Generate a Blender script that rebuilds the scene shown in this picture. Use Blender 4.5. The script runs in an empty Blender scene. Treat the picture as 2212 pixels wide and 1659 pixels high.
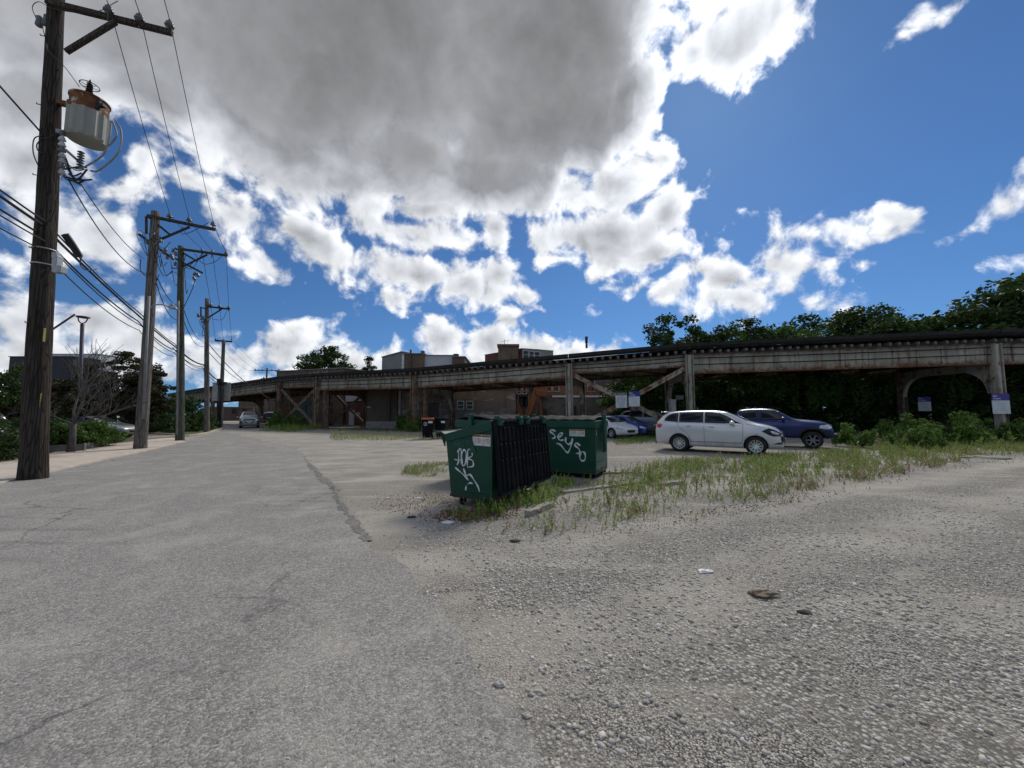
import bpy, bmesh, math, random
import numpy as np
from mathutils import Vector, Matrix, Euler
R = math.radians
random.seed(7)
rng = np.random.default_rng(11)
scene = bpy.context.scene
COL = scene.collection

# ------------------------------------------------------------------ camera
PITCH = R(4.4)
cam_data = bpy.data.cameras.new("camera")
cam_data.sensor_width = 36.0
cam_data.lens = 13.5
cam_data.clip_start = 0.05
cam_data.clip_end = 5000
cam = bpy.data.objects.new("camera", cam_data)
cam.location = (0, 0, 1.6)
cam.rotation_euler = (R(90) + PITCH, 0, 0)
COL.objects.link(cam)
scene.camera = cam
CT, ST = math.cos(PITCH), math.sin(PITCH)

def pdir(px, py):
    """direction of a point of the survey sketch (2212 wide) seen from the survey position"""
    u = (px - 1106) / 829.5
    v = (829.5 - py) / 829.5
    return Vector((u, CT - v * ST, ST + v * CT))
def W(px, py, Y):
    d = pdir(px, py)
    return Vector((d.x / d.y * Y, Y, 1.6 + d.z / d.y * Y))
def G(px, py, z=0.0):
    d = pdir(px, py)
    t = (z - 1.6) / d.z
    return Vector((d.x * t, d.y * t, z))

# ------------------------------------------------------------------ world
SUN_AZ, SUN_EL = R(27), R(43)
world = bpy.data.worlds.new("World")
scene.world = world
world.use_nodes = True
world.cycles.sampling_method = 'NONE'
wt = world.node_tree
wt.nodes.clear()

class NT:
    """tiny node-tree writer"""
    def __init__(self, t): self.t = t
    def n(self, typ, **kw):
        nd = self.t.nodes.new(typ)
        for k, v in kw.items(): setattr(nd, k, v)
        return nd
    def link(self, a, b): self.t.links.new(a, b)
    def put(self, sock, v):
        if v is None: return
        if isinstance(v, bpy.types.NodeSocket): self.link(v, sock)
        else: sock.default_value = v
    def m(self, op, a, b=None, c=None, clamp=False):
        nd = self.n('ShaderNodeMath', operation=op, use_clamp=clamp)
        self.put(nd.inputs[0], a); self.put(nd.inputs[1], b); self.put(nd.inputs[2], c)
        return nd.outputs[0]
    def vm(self, op, a, b=None, scale=None):
        nd = self.n('ShaderNodeVectorMath', operation=op)
        self.put(nd.inputs[0], a)
        if b is not None: self.put(nd.inputs[1], b)
        if scale is not None: self.put(nd.inputs['Scale'], scale)
        return nd.outputs['Value'] if op in ('LENGTH', 'DOT_PRODUCT', 'DISTANCE') else nd.outputs[0]
    def noise(self, vec, scale, detail=4, rough=0.5, dist=0.0, color=False):
        nd = self.n('ShaderNodeTexNoise')
        self.put(nd.inputs['Vector'], vec)
        nd.inputs['Scale'].default_value = scale
        nd.inputs['Detail'].default_value = detail
        nd.inputs['Roughness'].default_value = rough
        nd.inputs['Distortion'].default_value = dist
        return nd.outputs['Color' if color else 'Fac']
    def voro(self, vec, scale, feature='F1', out='Distance', rnd=1.0):
        nd = self.n('ShaderNodeTexVoronoi', feature=feature)
        self.put(nd.inputs['Vector'], vec)
        nd.inputs['Scale'].default_value = scale
        nd.inputs['Randomness'].default_value = rnd
        return nd.outputs[out]
    def mr(self, v, a, b, c=0.0, d=1.0, smooth=False):
        nd = self.n('ShaderNodeMapRange')
        if smooth: nd.interpolation_type = 'SMOOTHSTEP'
        self.put(nd.inputs[0], v)
        for i, x in enumerate((a, b, c, d)): self.put(nd.inputs[i + 1], x)
        return nd.outputs[0]
    def ramp(self, v, stops):
        nd = self.n('ShaderNodeValToRGB')
        self.put(nd.inputs[0], v)
        e = nd.color_ramp.elements
        while len(e) < len(stops): e.new(0.5)
        for el, (p, c) in zip(e, stops):
            el.position = p
            el.color = (c, c, c, 1) if isinstance(c, (int, float)) else (*c, 1)
        return nd.outputs[0]
    def mix(self, f, a, b, blend='MIX'):
        nd = self.n('ShaderNodeMix', data_type='RGBA', blend_type=blend)
        self.put(nd.inputs[0], f)
        for s, v in ((nd.inputs[6], a), (nd.inputs[7], b)):
            if isinstance(v, (tuple, list)) and len(v) == 3: v = (*v, 1)
            if isinstance(v, (int, float)): v = (v, v, v, 1)
            self.put(s, v)
        return nd.outputs[2]

w = NT(wt)
tc = w.n('ShaderNodeTexCoord')
dirv = w.vm('NORMALIZE', tc.outputs['Generated'])
sep = w.n('ShaderNodeSeparateXYZ'); w.link(dirv, sep.inputs[0])
az = w.m('ARCTAN2', sep.outputs[0], sep.outputs[1])
el = w.m('ARCSINE', sep.outputs[2])
comb = w.n('ShaderNodeCombineXYZ'); w.link(az, comb.inputs[0]); w.link(el, comb.inputs[1])
# gentle domain warp so that no cloud keeps a plain oval outline
warp = w.noise(dirv, 5.0, 3, 0.5, color=True)
wv = w.vm('SUBTRACT', warp, (0.5, 0.5, 0.5))
wv = w.vm('MULTIPLY', wv, (0.11, 0.11, 0.0))
pos = w.vm('ADD', comb.outputs[0], wv)

def azel(px, py):
    d = pdir(px, py).normalized()
    return math.atan2(d.x, d.y), math.asin(d.z)
# cumulus field: centre, radii and tilt of each heap of cloud
NBIG = 13
CLOUDS = [
 # the great grey mass overhead
 (800,60,640,350,-8),(620,140,440,250,-20),(900,330,330,130,-4),(1130,190,280,270,0),(1250,60,200,250,0),(260,20,560,230,0),(1060,370,270,120,-4),(620,330,250,110,-18),
 (60,190,260,150,0),(60,330,170,110,0),(1345,190,80,190,-16),(860,-260,900,300,0),(350,210,200,110,-12),
 # bright sunlit edge
 (1590,40,190,115,28),(1490,95,90,75,30),(1690,0,80,50,40),
 (900,445,150,55,0),(1245,405,80,70,0),
 (1340,385,105,75,0),(1425,360,50,55,0),(1300,515,195,80,6),(1440,465,80,70,0),(1400,545,90,45,0),
 # row of cumulus under it
 (1075,505,60,55,0),(985,520,60,35,0),(870,500,160,50,-6),(680,515,85,48,-14),(780,565,120,32,-10),
 (900,600,190,40,-4),(1015,630,95,42,0),(850,655,60,25,-20),(1075,600,45,40,0),
 (525,480,70,52,-20),(560,565,70,38,-38),(480,440,50,20,-30),
 (225,505,115,75,-20),(110,470,120,110,0),(310,345,60,40,-20),(265,570,90,35,-20),(250,415,100,22,-8),(335,320,60,28,-35),(420,410,45,20,-20),
 # low banks to the left
 (25,565,60,30,0),(60,690,140,75,0),(215,690,150,55,-10),(330,735,150,45,-5),(90,780,260,60,0),(250,790,300,48,0),(520,765,230,50,0),(600,735,110,28,0),
 (740,785,180,40,0),(360,800,300,40,0),(850,775,55,38,0),(690,745,60,18,0),
 (960,735,75,42,-12),(1060,745,80,48,0),(1150,745,110,38,0),(1240,752,75,22,0),(1110,700,50,20,-10),
 (622,702,32,8,0),(738,673,34,9,0),(1135,655,32,22,-40),(1165,680,30,9,-30),(600,655,18,5,0),
 # right of the tracks
 (1350,628,36,14,5),(1440,632,55,26,10),(1510,585,75,26,10),(1570,600,95,45,0),(1690,570,140,48,0),(1735,510,62,38,-25),(1600,660,120,42,0),
 (1740,655,90,22,-4),(1650,625,110,40,0),(1800,565,60,18,10),
 (1850,490,55,22,-14),(1935,462,60,30,-8),(1925,508,70,14,12),(1990,500,25,12,0),
 (2185,445,75,48,20),(2110,500,60,14,24),(2240,400,40,40,0),
 (1517,430,14,34,12),(1548,465,42,14,-40),(1568,448,25,9,0),(1572,528,24,9,0),
 (2010,8,46,26,30),(2085,10,36,12,40),(1880,577,20,7,10),(2185,562,28,8,0),
]
field = None; bigf = None
psep = w.n('ShaderNodeSeparateXYZ'); w.link(pos, psep.inputs[0])
for ic, (cx, cy, rx, ry, rot) in enumerate(CLOUDS):
    a0 = azel(cx, cy)
    c_, s_ = math.cos(R(rot)), math.sin(R(rot))
    e1 = azel(cx + c_ * rx * .3, cy - s_ * rx * .3)
    e2 = azel(cx + s_ * ry * .3, cy + c_ * ry * .3)
    r1 = math.hypot(e1[0] - a0[0], e1[1] - a0[1]) / .3
    r2 = math.hypot(e2[0] - a0[0], e2[1] - a0[1]) / .3
    ang = math.atan2(e1[1] - a0[1], e1[0] - a0[0])
    mp = w.n('ShaderNodeMapping', vector_type='TEXTURE')
    mp.inputs['Location'].default_value = (a0[0], a0[1], 0)
    mp.inputs['Rotation'].default_value = (0, 0, ang)
    mp.inputs['Scale'].default_value = (r1, r2, 1e6)
    cb = w.n('ShaderNodeCombineXYZ')          # z carries the running value only to keep the nodes in sequence
    w.link(psep.outputs[0], cb.inputs[0]); w.link(psep.outputs[1], cb.inputs[1])
    if field is not None: w.link(field, cb.inputs[2])
    w.link(cb.outputs[0], mp.inputs['Vector'])
    ln = w.vm('LENGTH', mp.outputs[0])
    k = min(r1, r2)
    k = k ** 0.9 * 0.85
    v = w.m('MULTIPLY_ADD', ln, -k, k)
    field = v if field is None else w.m('SMOOTH_MAX', field, v, 0.012)
    if ic == NBIG - 1: bigf = field
# the rest of the sky (behind and beside the viewer): broken cumulus
other = w.noise(dirv, 2.3, 4, 0.5)
other = w.mr(other, 0.50, 0.75, 0.0, 0.16)
behind = w.mr(w.m('ABSOLUTE', az), R(60), R(75), -0.3, 0.0)
other = w.m('ADD', w.m('SUBTRACT', other, 0.02), behind)
field = w.m('ADD', w.m('MAXIMUM', field, other), 0.006)

n1 = w.noise(dirv, 11.0, 9, 0.56, 0.25)
sunv = (math.sin(SUN_AZ) * math.cos(SUN_EL), math.cos(SUN_AZ) * math.cos(SUN_EL), math.sin(SUN_EL))
tow = w.vm('SUBTRACT', sunv, dirv)
tow = w.vm('SCALE', w.vm('NORMALIZE', tow), scale=0.022)
n2 = w.noise(w.vm('ADD', dirv, tow), 11.0, 5, 0.5, 0.25)
n3 = w.noise(dirv, 4.2, 7, 0.55, 0.1)
amp = 0.24
d = w.m('MULTIPLY_ADD', w.m('SUBTRACT', n1, 0.5), amp, field)
alpha = w.mr(d, -0.004, 0.036, 0.0, 1.0, smooth=True)
bigf = w.m('MULTIPLY_ADD', w.m('SUBTRACT', n1, 0.5), 0.15, w.m('ADD', bigf, 0.004))
smallt = w.m('MULTIPLY_ADD', w.m('SUBTRACT', n1, 0.5), 0.10, w.m('MULTIPLY', w.m('MINIMUM', field, 0.075), 0.78))
thick = w.m('MAXIMUM', bigf, smallt)
lit = w.m('MULTIPLY', w.m('SUBTRACT', n1, n2), 2.3)
sh = w.ramp(thick, [(0.0, (0.95,0.96,0.98)), (0.018, (0.84,0.86,0.89)), (0.045, (0.55,0.57,0.61)), (0.075, (0.31,0.32,0.345)), (0.13, (0.25,0.255,0.265)), (0.6, (0.205,0.21,0.218))])
lit2 = w.m('MULTIPLY', lit, w.mr(thick, 0.04, 0.12, 1.0, 0.25))
cl = w.vm('SCALE', sh, scale=w.m('ADD', w.m('MAXIMUM', lit2, -0.38), 1.0))
broad = w.m('MULTIPLY', w.mr(n3, 0.36, 0.66, 0.82, 1.28), w.mr(az, -1.1, -0.75, 1.5, 1.0))
broad = w.m('ADD', w.m('MULTIPLY', w.m('SUBTRACT', broad, 1.0), w.mr(thick, 0.02, 0.10)), 1.0)
cl = w.vm('SCALE', cl, scale=broad)
# glow of cloud edges near the hidden sun
sd = w.vm('DOT_PRODUCT', dirv, sunv)
glow = w.m('POWER', w.m('MAXIMUM', sd, 0.0), 22.0)
edge = w.mr(thick, 0.0, 0.10, 1.0, 0.0)
cl = w.vm('SCALE', cl, scale=w.m('ADD', 1.0, w.m('MULTIPLY', w.m('MULTIPLY', glow, edge), 0.9)))

sky = w.n('ShaderNodeTexSky', sky_type='NISHITA')
sky.sun_disc = False
sv = w.vm('MULTIPLY_ADD', dirv, (1, 1, 1)); sv.node.inputs[2].default_value = (0, 0, 0.07)
w.link(w.vm('NORMALIZE', sv), sky.inputs[0])
sky.sun_elevation = SUN_EL
sky.sun_rotation = SUN_AZ
sky.air_density = 1.0; sky.dust_density = 0.15; sky.ozone_density = 4.0
skyc = w.mix(1.0, sky.outputs[0], (0.50, 0.76, 1.0), 'MULTIPLY')
bg1 = w.n('ShaderNodeBackground'); w.link(skyc, bg1.inputs[0]); bg1.inputs[1].default_value = 0.078
bg2 = w.n('ShaderNodeBackground'); w.link(cl, bg2.inputs[0]); bg2.inputs[1].default_value = 1.0
mixs = w.n('ShaderNodeMixShader'); w.link(alpha, mixs.inputs[0]); w.link(bg1.outputs[0], mixs.inputs[1]); w.link(bg2.outputs[0], mixs.inputs[2])
wo = w.n('ShaderNodeOutputWorld'); w.link(mixs.outputs[0], wo.inputs[0])

# ------------------------------------------------------------------ sun (behind the edge of the big cloud)
sl = bpy.data.lights.new("sun", 'SUN')
sl.energy = 2.5
sl.angle = R(16)
sl.color = (1.0, 0.95, 0.88)
sun = bpy.data.objects.new("sun", sl)
sun.rotation_euler = Vector(sunv).to_track_quat('Z', 'Y').to_euler()
sun.location = (20, 40, 60)
COL.objects.link(sun)
scene.view_settings.view_transform = 'Standard'
scene.view_settings.look = 'None'
scene.view_settings.exposure = 0.1
scene.view_settings.gamma = 1.0
scene.render.use_persistent_data = False
scene.cycles.max_bounces = 6
scene.cycles.transparent_max_bounces = 6

# ------------------------------------------------------------------ materials
MATS = {}
def newmat(name):
    m = bpy.data.materials.new(name); m.use_nodes = True
    t = NT(m.node_tree); m.node_tree.nodes.clear()
    p = t.n('ShaderNodeBsdfPrincipled'); o = t.n('ShaderNodeOutputMaterial')
    t.link(p.outputs[0], o.inputs[0])
    tc = t.n('ShaderNodeTexCoord')
    MATS[name] = m
    return m, t, p, tc.outputs['Object']
def bump(t, p, h, strength=0.3, dist=0.02):
    b = t.n('ShaderNodeBump'); b.inputs['Strength'].default_value = strength; b.inputs['Distance'].default_value = dist
    t.put(b.inputs['Height'], h); t.link(b.outputs[0], p.inputs['Normal'])
def pm(name, col, rough=0.7, metal=0.0, var=0.25, scale=3.0, bmp=0.0, bscale=30.0, spec=0.4, coat=0.0, stretch=None, dirt=None, dirt_amt=0.5, dscale=1.5, dlo=0.5, dhi=0.65):
    """general painted / weathered surface: colour with noise variation, optional dirt colour and bump"""
    m, t, p, co = newmat(name)
    v = co
    if stretch: v = t.vm('MULTIPLY', co, stretch)
    n = t.noise(v, scale, 5, 0.6)
    f = t.mr(n, 0.3, 0.7, 1 - var, 1 + var)
    c = t.vm('SCALE', (*col,), scale=f)
    if dirt:
        dn = t.noise(v, dscale, 7, 0.65)
        c = t.mix(t.m('MULTIPLY', t.mr(dn, dlo, dhi), dirt_amt), c, dirt)
    t.link(c, p.inputs['Base Color'])
    p.inputs['Roughness'].default_value = rough
    p.inputs['Metallic'].default_value = metal
    p.inputs['Specular IOR Level'].default_value = spec
    if coat:
        p.inputs['Coat Weight'].default_value = coat; p.inputs['Coat Roughness'].default_value = 0.05
    if bmp: bump(t, p, t.noise(v, bscale, 4, 0.6), bmp, 0.02)
    return m

# ------------------------------------------------------------------ mesh builder
class MB:
    def __init__(self): self.v = []; self.f = []; self.mi = []; self.cur = 0
    def add(self, vs, fs, mi=None):
        o = len(self.v); self.v += [tuple(x) for x in vs]
        for f in fs: self.f.append(tuple(i + o for i in f)); self.mi.append(self.cur if mi is None else mi)
        return self
    def box(self, c, s, rz=0.0, M=None, mi=None):
        hx, hy, hz = s[0] / 2, s[1] / 2, s[2] / 2
        vs = [Vector((x, y, z)) for x in (-hx, hx) for y in (-hy, hy) for z in (-hz, hz)]
        T = Matrix.Translation(Vector(c)) @ (M if M is not None else Matrix.Rotation(rz, 4, 'Z'))
        vs = [T @ a for a in vs]
        return self.add(vs, [(0,1,3,2),(4,6,7,5),(0,4,5,1),(2,3,7,6),(0,2,6,4),(1,5,7,3)], mi)
    def beam(self, a, b, w, h, up=(0, 0, 1), mi=None):
        """rectangular bar from a to b, w across, h along up"""
        a, b = Vector(a), Vector(b); d = (b - a).normalized(); u = Vector(up)
        s = d.cross(u)
        if s.length < 1e-4: s = d.cross(Vector((1, 0, 0)))
        s.normalize(); u = s.cross(d).normalized()
        vs = [q + s * (w / 2 * i) + u * (h / 2 * j) for q in (a, b) for i, j in ((-1,-1),(1,-1),(1,1),(-1,1))]
        return self.add(vs, [(0,3,2,1),(4,5,6,7),(0,1,5,4),(1,2,6,5),(2,3,7,6),(3,0,4,7)], mi)
    def tube(self, pts, r, n=8, cap=True, mi=None):
        pts = [Vector(p) for p in pts]; k = len(pts)
        rs = r if isinstance(r, (list, tuple)) else [r] * k
        vs = []; prev = None
        for i, p in enumerate(pts):
            d = (pts[min(i + 1, k - 1)] - pts[max(i - 1, 0)]).normalized()
            if prev is None:
                s = d.cross(Vector((0, 0, 1)))
                if s.length < 1e-3: s = d.cross(Vector((1, 0, 0)))
            else:
                s = prev - d * prev.dot(d)
                if s.length < 1e-4: s = d.cross(Vector((1, 0, 0)))
            s.normalize(); prev = s; u = d.cross(s)
            for j in range(n):
                a = 2 * math.pi * j / n
                vs.append(p + (s * math.cos(a) + u * math.sin(a)) * rs[i])
        fs = [(i*n+j, i*n+(j+1)%n, (i+1)*n+(j+1)%n, (i+1)*n+j) for i in range(k-1) for j in range(n)]
        if cap: fs += [tuple(range(n))[::-1], tuple(range((k-1)*n, k*n))]
        return self.add(vs, fs, mi)
    def lathe(self, prof, c=(0,0,0), n=16, M=None, mi=None, cap=True):
        """profile of (r, z) turned round the z axis"""
        vs = []; T = Matrix.Translation(Vector(c)) @ (M if M is not None else Matrix.Identity(4))
        for r, z in prof:
            for j in range(n):
                a = 2 * math.pi * j / n; vs.append(T @ Vector((r * math.cos(a), r * math.sin(a), z)))
        k = len(prof)
        fs = [(i*n+j, i*n+(j+1)%n, (i+1)*n+(j+1)%n, (i+1)*n+j) for i in range(k-1) for j in range(n)]
        if cap and prof[0][0] > 1e-4: fs.append(tuple(range(n))[::-1])
        if cap and prof[-1][0] > 1e-4: fs.append(tuple(range((k-1)*n, k*n)))
        return self.add(vs, fs, mi)
    def prism(self, poly, ext, mi=None):
        """planar polygon of 3D points extruded by vector ext"""
        e = Vector(ext); k = len(poly); a = [Vector(p) for p in poly]
        return self.add(a + [p + e for p in a], [tuple(range(k))[::-1], tuple(range(k, 2*k))] + [(i, (i+1)%k, (i+1)%k+k, i+k) for i in range(k)], mi)
    def build(self, name, mats, parent=None, smooth=False, local=False, bevel=0.0):
        me = bpy.data.meshes.new(name)
        vs = self.v
        if parent is not None and not local:
            Mi = ROOTM[parent.name].inverted()
            vs = [tuple(Mi @ Vector(p)) for p in vs]
        me.from_pydata(vs, [], self.f)
        if not isinstance(mats, (list, tuple)): mats = [mats]
        for m in mats: me.materials.append(m)
        if len(mats) > 1: me.polygons.foreach_set('material_index', self.mi)
        if smooth: me.polygons.foreach_set('use_smooth', [True] * len(me.polygons))
        me.validate(); me.update()
        bm = bmesh.new(); bm.from_mesh(me)
        bmesh.ops.recalc_face_normals(bm, faces=bm.faces)
        bm.to_mesh(me); bm.free()
        o = bpy.data.objects.new(name, me); COL.objects.link(o)
        if parent is not None: o.parent = parent
        if bevel:
            b = o.modifiers.new('bevel', 'BEVEL'); b.width = bevel; b.segments = 2; b.limit_method = 'ANGLE'
        return o
ROOTM = {}
def tag(o, label=None, cat=None, group=None, kind=None):
    if label: o['label'] = label
    if cat: o['category'] = cat
    if group: o['group'] = group
    if kind: o['kind'] = kind
    return o
def thing(name, loc=(0,0,0), rz=0.0, label=None, cat=None, group=None):
    o = bpy.data.objects.new(name, None); COL.objects.link(o)
    o.empty_display_size = 0.3
    o.location = loc; o.rotation_euler = (0, 0, rz)
    ROOTM[o.name] = Matrix.Translation(Vector(loc)) @ Matrix.Rotation(rz, 4, 'Z')
    return tag(o, label, cat, group)
def np_mesh(name, V, F, mats, parent=None, mi=None, smooth=False):
    """fast mesh from numpy arrays (F of shape n x k)"""
    me = bpy.data.meshes.new(name)
    nv, nf, k = len(V), len(F), F.shape[1]
    me.vertices.add(nv); me.vertices.foreach_set('co', V.astype(np.float32).ravel())
    me.loops.add(nf * k); me.loops.foreach_set('vertex_index', F.astype(np.int32).ravel())
    me.polygons.add(nf); me.polygons.foreach_set('loop_start', np.arange(0, nf * k, k, dtype=np.int32))
    if not isinstance(mats, (list, tuple)): mats = [mats]
    for m in mats: me.materials.append(m)
    if mi is not None: me.polygons.foreach_set('material_index', mi.astype(np.int32))
    if smooth: me.polygons.foreach_set('use_smooth', np.ones(nf, dtype=bool))
    me.update(calc_edges=True); me.validate()
    o = bpy.data.objects.new(name, me); COL.objects.link(o)
    if parent is not None: o.parent = parent
    return o
def copy_tree(o, parent=None):
    c = o.copy(); COL.objects.link(c); c.parent = parent
    for ch in list(o.children): copy_tree(ch, c)
    return c
def in_poly(x, y, poly):
    """vectorised point-in-polygon"""
    ins = np.zeros(len(x), bool); n = len(poly); j = n - 1
    for i in range(n):
        xi, yi = poly[i][0], poly[i][1]; xj, yj = poly[j][0], poly[j][1]
        c = ((yi > y) != (yj > y)) & (x < (xj - xi) * (y - yi) / (yj - yi + 1e-12) + xi)
        ins ^= c; j = i
    return ins
def text_mesh(body, size, name='lettering', bold=0.0, align='CENTER', spacing=1.0):
    cu = bpy.data.curves.new('t', 'FONT'); cu.body = body; cu.size = size; cu.align_x = align; cu.offset = bold; cu.space_character = spacing
    ob = bpy.data.objects.new('t', cu); COL.objects.link(ob)
    bpy.context.view_layer.update()
    me = bpy.data.meshes.new_from_object(ob.evaluated_get(bpy.context.evaluated_depsgraph_get()))
    bpy.data.objects.remove(ob); bpy.data.curves.remove(cu)
    return me
def put_text(mb, body, size, origin, right, up, bold=0.0, align='CENTER', mi=None, spacing=1.0):
    """flat lettering laid on a plane into mb"""
    me = text_mesh(body, size, bold=bold, align=align, spacing=spacing)
    o, r, u = Vector(origin), Vector(right).normalized(), Vector(up).normalized()
    mb.add([o + r * v.co.x + u * v.co.y for v in me.vertices], [tuple(p.vertices) for p in me.polygons], mi)
    bpy.data.meshes.remove(me)
def smooth_line(pts, n=6):
    """Catmull-Rom through the points"""
    P = [np.array(p, float) for p in pts]; P = [2*P[0]-P[1]] + P + [2*P[-1]-P[-2]]; out = []
    for i in range(1, len(P) - 2):
        for k in range(n):
            t = k / n
            out.append(0.5 * ((2*P[i]) + (-P[i-1]+P[i+1])*t + (2*P[i-1]-5*P[i]+4*P[i+1]-P[i+2])*t*t + (-P[i-1]+3*P[i]-3*P[i+1]+P[i+2])*t**3))
    out.append(P[-2]); return out
def ribbon(mb, pts2, width, origin, right, up, mi=None, n=5, lift=(0,0,0)):
    """painted stroke: smooth 2D line given a width, laid on a plane"""
    L = smooth_line(pts2, n); o, r, u = Vector(origin), Vector(right).normalized(), Vector(up).normalized()
    vs = []; k = len(L)
    for i, p in enumerate(L):
        d = L[min(i+1, k-1)] - L[max(i-1, 0)]; d = d / (np.linalg.norm(d) + 1e-9); nrm = np.array((-d[1], d[0]))
        ww = width * (0.75 + 0.3 * math.sin(i * 0.7)) * (0.6 if i in (0, k-1) else 1)
        for s in (-1, 1):
            q = p + nrm * s * ww / 2; vs.append(o + r * q[0] + u * q[1])
    mb.add(vs, [(2*i, 2*i+1, 2*i+3, 2*i+2) for i in range(k-1)], mi)

# ------------------------------------------------------------------ shared materials
def island(t):
    g = t.n('ShaderNodeNewGeometry'); return g.outputs['Random Per Island']
def leaf_mat(name, c1, c2, c3, trans=0.25, rough=0.55):
    m = bpy.data.materials.new(name); m.use_nodes = True; m.node_tree.nodes.clear(); t = NT(m.node_tree); MATS[name] = m
    tc = t.n('ShaderNodeTexCoord')
    n = t.noise(tc.outputs['Object'], 0.9, 3, 0.6)
    r = island(t)
    f = t.m('ADD', t.m('MULTIPLY', r, 0.6), t.m('MULTIPLY', n, 0.6))
    c = t.ramp(f, [(0.15, c1), (0.5, c2), (0.95, c3)])
    p = t.n('ShaderNodeBsdfPrincipled'); t.link(c, p.inputs['Base Color']); p.inputs['Roughness'].default_value = rough
    p.inputs['Specular IOR Level'].default_value = 0.25
    tr = t.n('ShaderNodeBsdfTranslucent'); t.link(c, tr.inputs[0])
    mx = t.n('ShaderNodeMixShader'); mx.inputs[0].default_value = trans
    t.link(p.outputs[0], mx.inputs[1]); t.link(tr.outputs[0], mx.inputs[2])
    o = t.n('ShaderNodeOutputMaterial'); t.link(mx.outputs[0], o.inputs[0])
    return m
LEAF_DK = leaf_mat('dark leaves', (0.008,0.018,0.005), (0.028,0.058,0.012), (0.07,0.12,0.026))
LEAF_MD = leaf_mat('green leaves', (0.018,0.042,0.008), (0.055,0.115,0.020), (0.13,0.21,0.04))
LEAF_RD = leaf_mat('bronze leaves', (0.016,0.018,0.010), (0.050,0.050,0.024), (0.11,0.09,0.042))
LEAF_OR = leaf_mat('rusty leaves', (0.04,0.02,0.012), (0.085,0.042,0.022), (0.13,0.08,0.04))
WEED = leaf_mat('weed green', (0.10,0.16,0.028), (0.21,0.30,0.06), (0.34,0.43,0.12), 0.3)
WEEDY = leaf_mat('weed straw', (0.15,0.15,0.05), (0.27,0.25,0.11), (0.42,0.39,0.22), 0.3)
WEEDR = leaf_mat('weed russet', (0.10,0.045,0.025), (0.19,0.095,0.05), (0.28,0.16,0.09), 0.2)
BARK = pm('bark', (0.055,0.045,0.036), 0.9, var=0.4, scale=6, bmp=0.6, bscale=25, stretch=(1,1,0.3))
GREYBARK = pm('grey bark', (0.095,0.086,0.078), 0.9, var=0.3, scale=8)
DKMETAL = pm('dark metal', (0.03,0.03,0.032), 0.55, 0.3)
BLACKRUB = pm('black rubber', (0.012,0.012,0.013), 0.75)
CABLE = pm('black cable', (0.012,0.012,0.014), 0.5)

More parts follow.
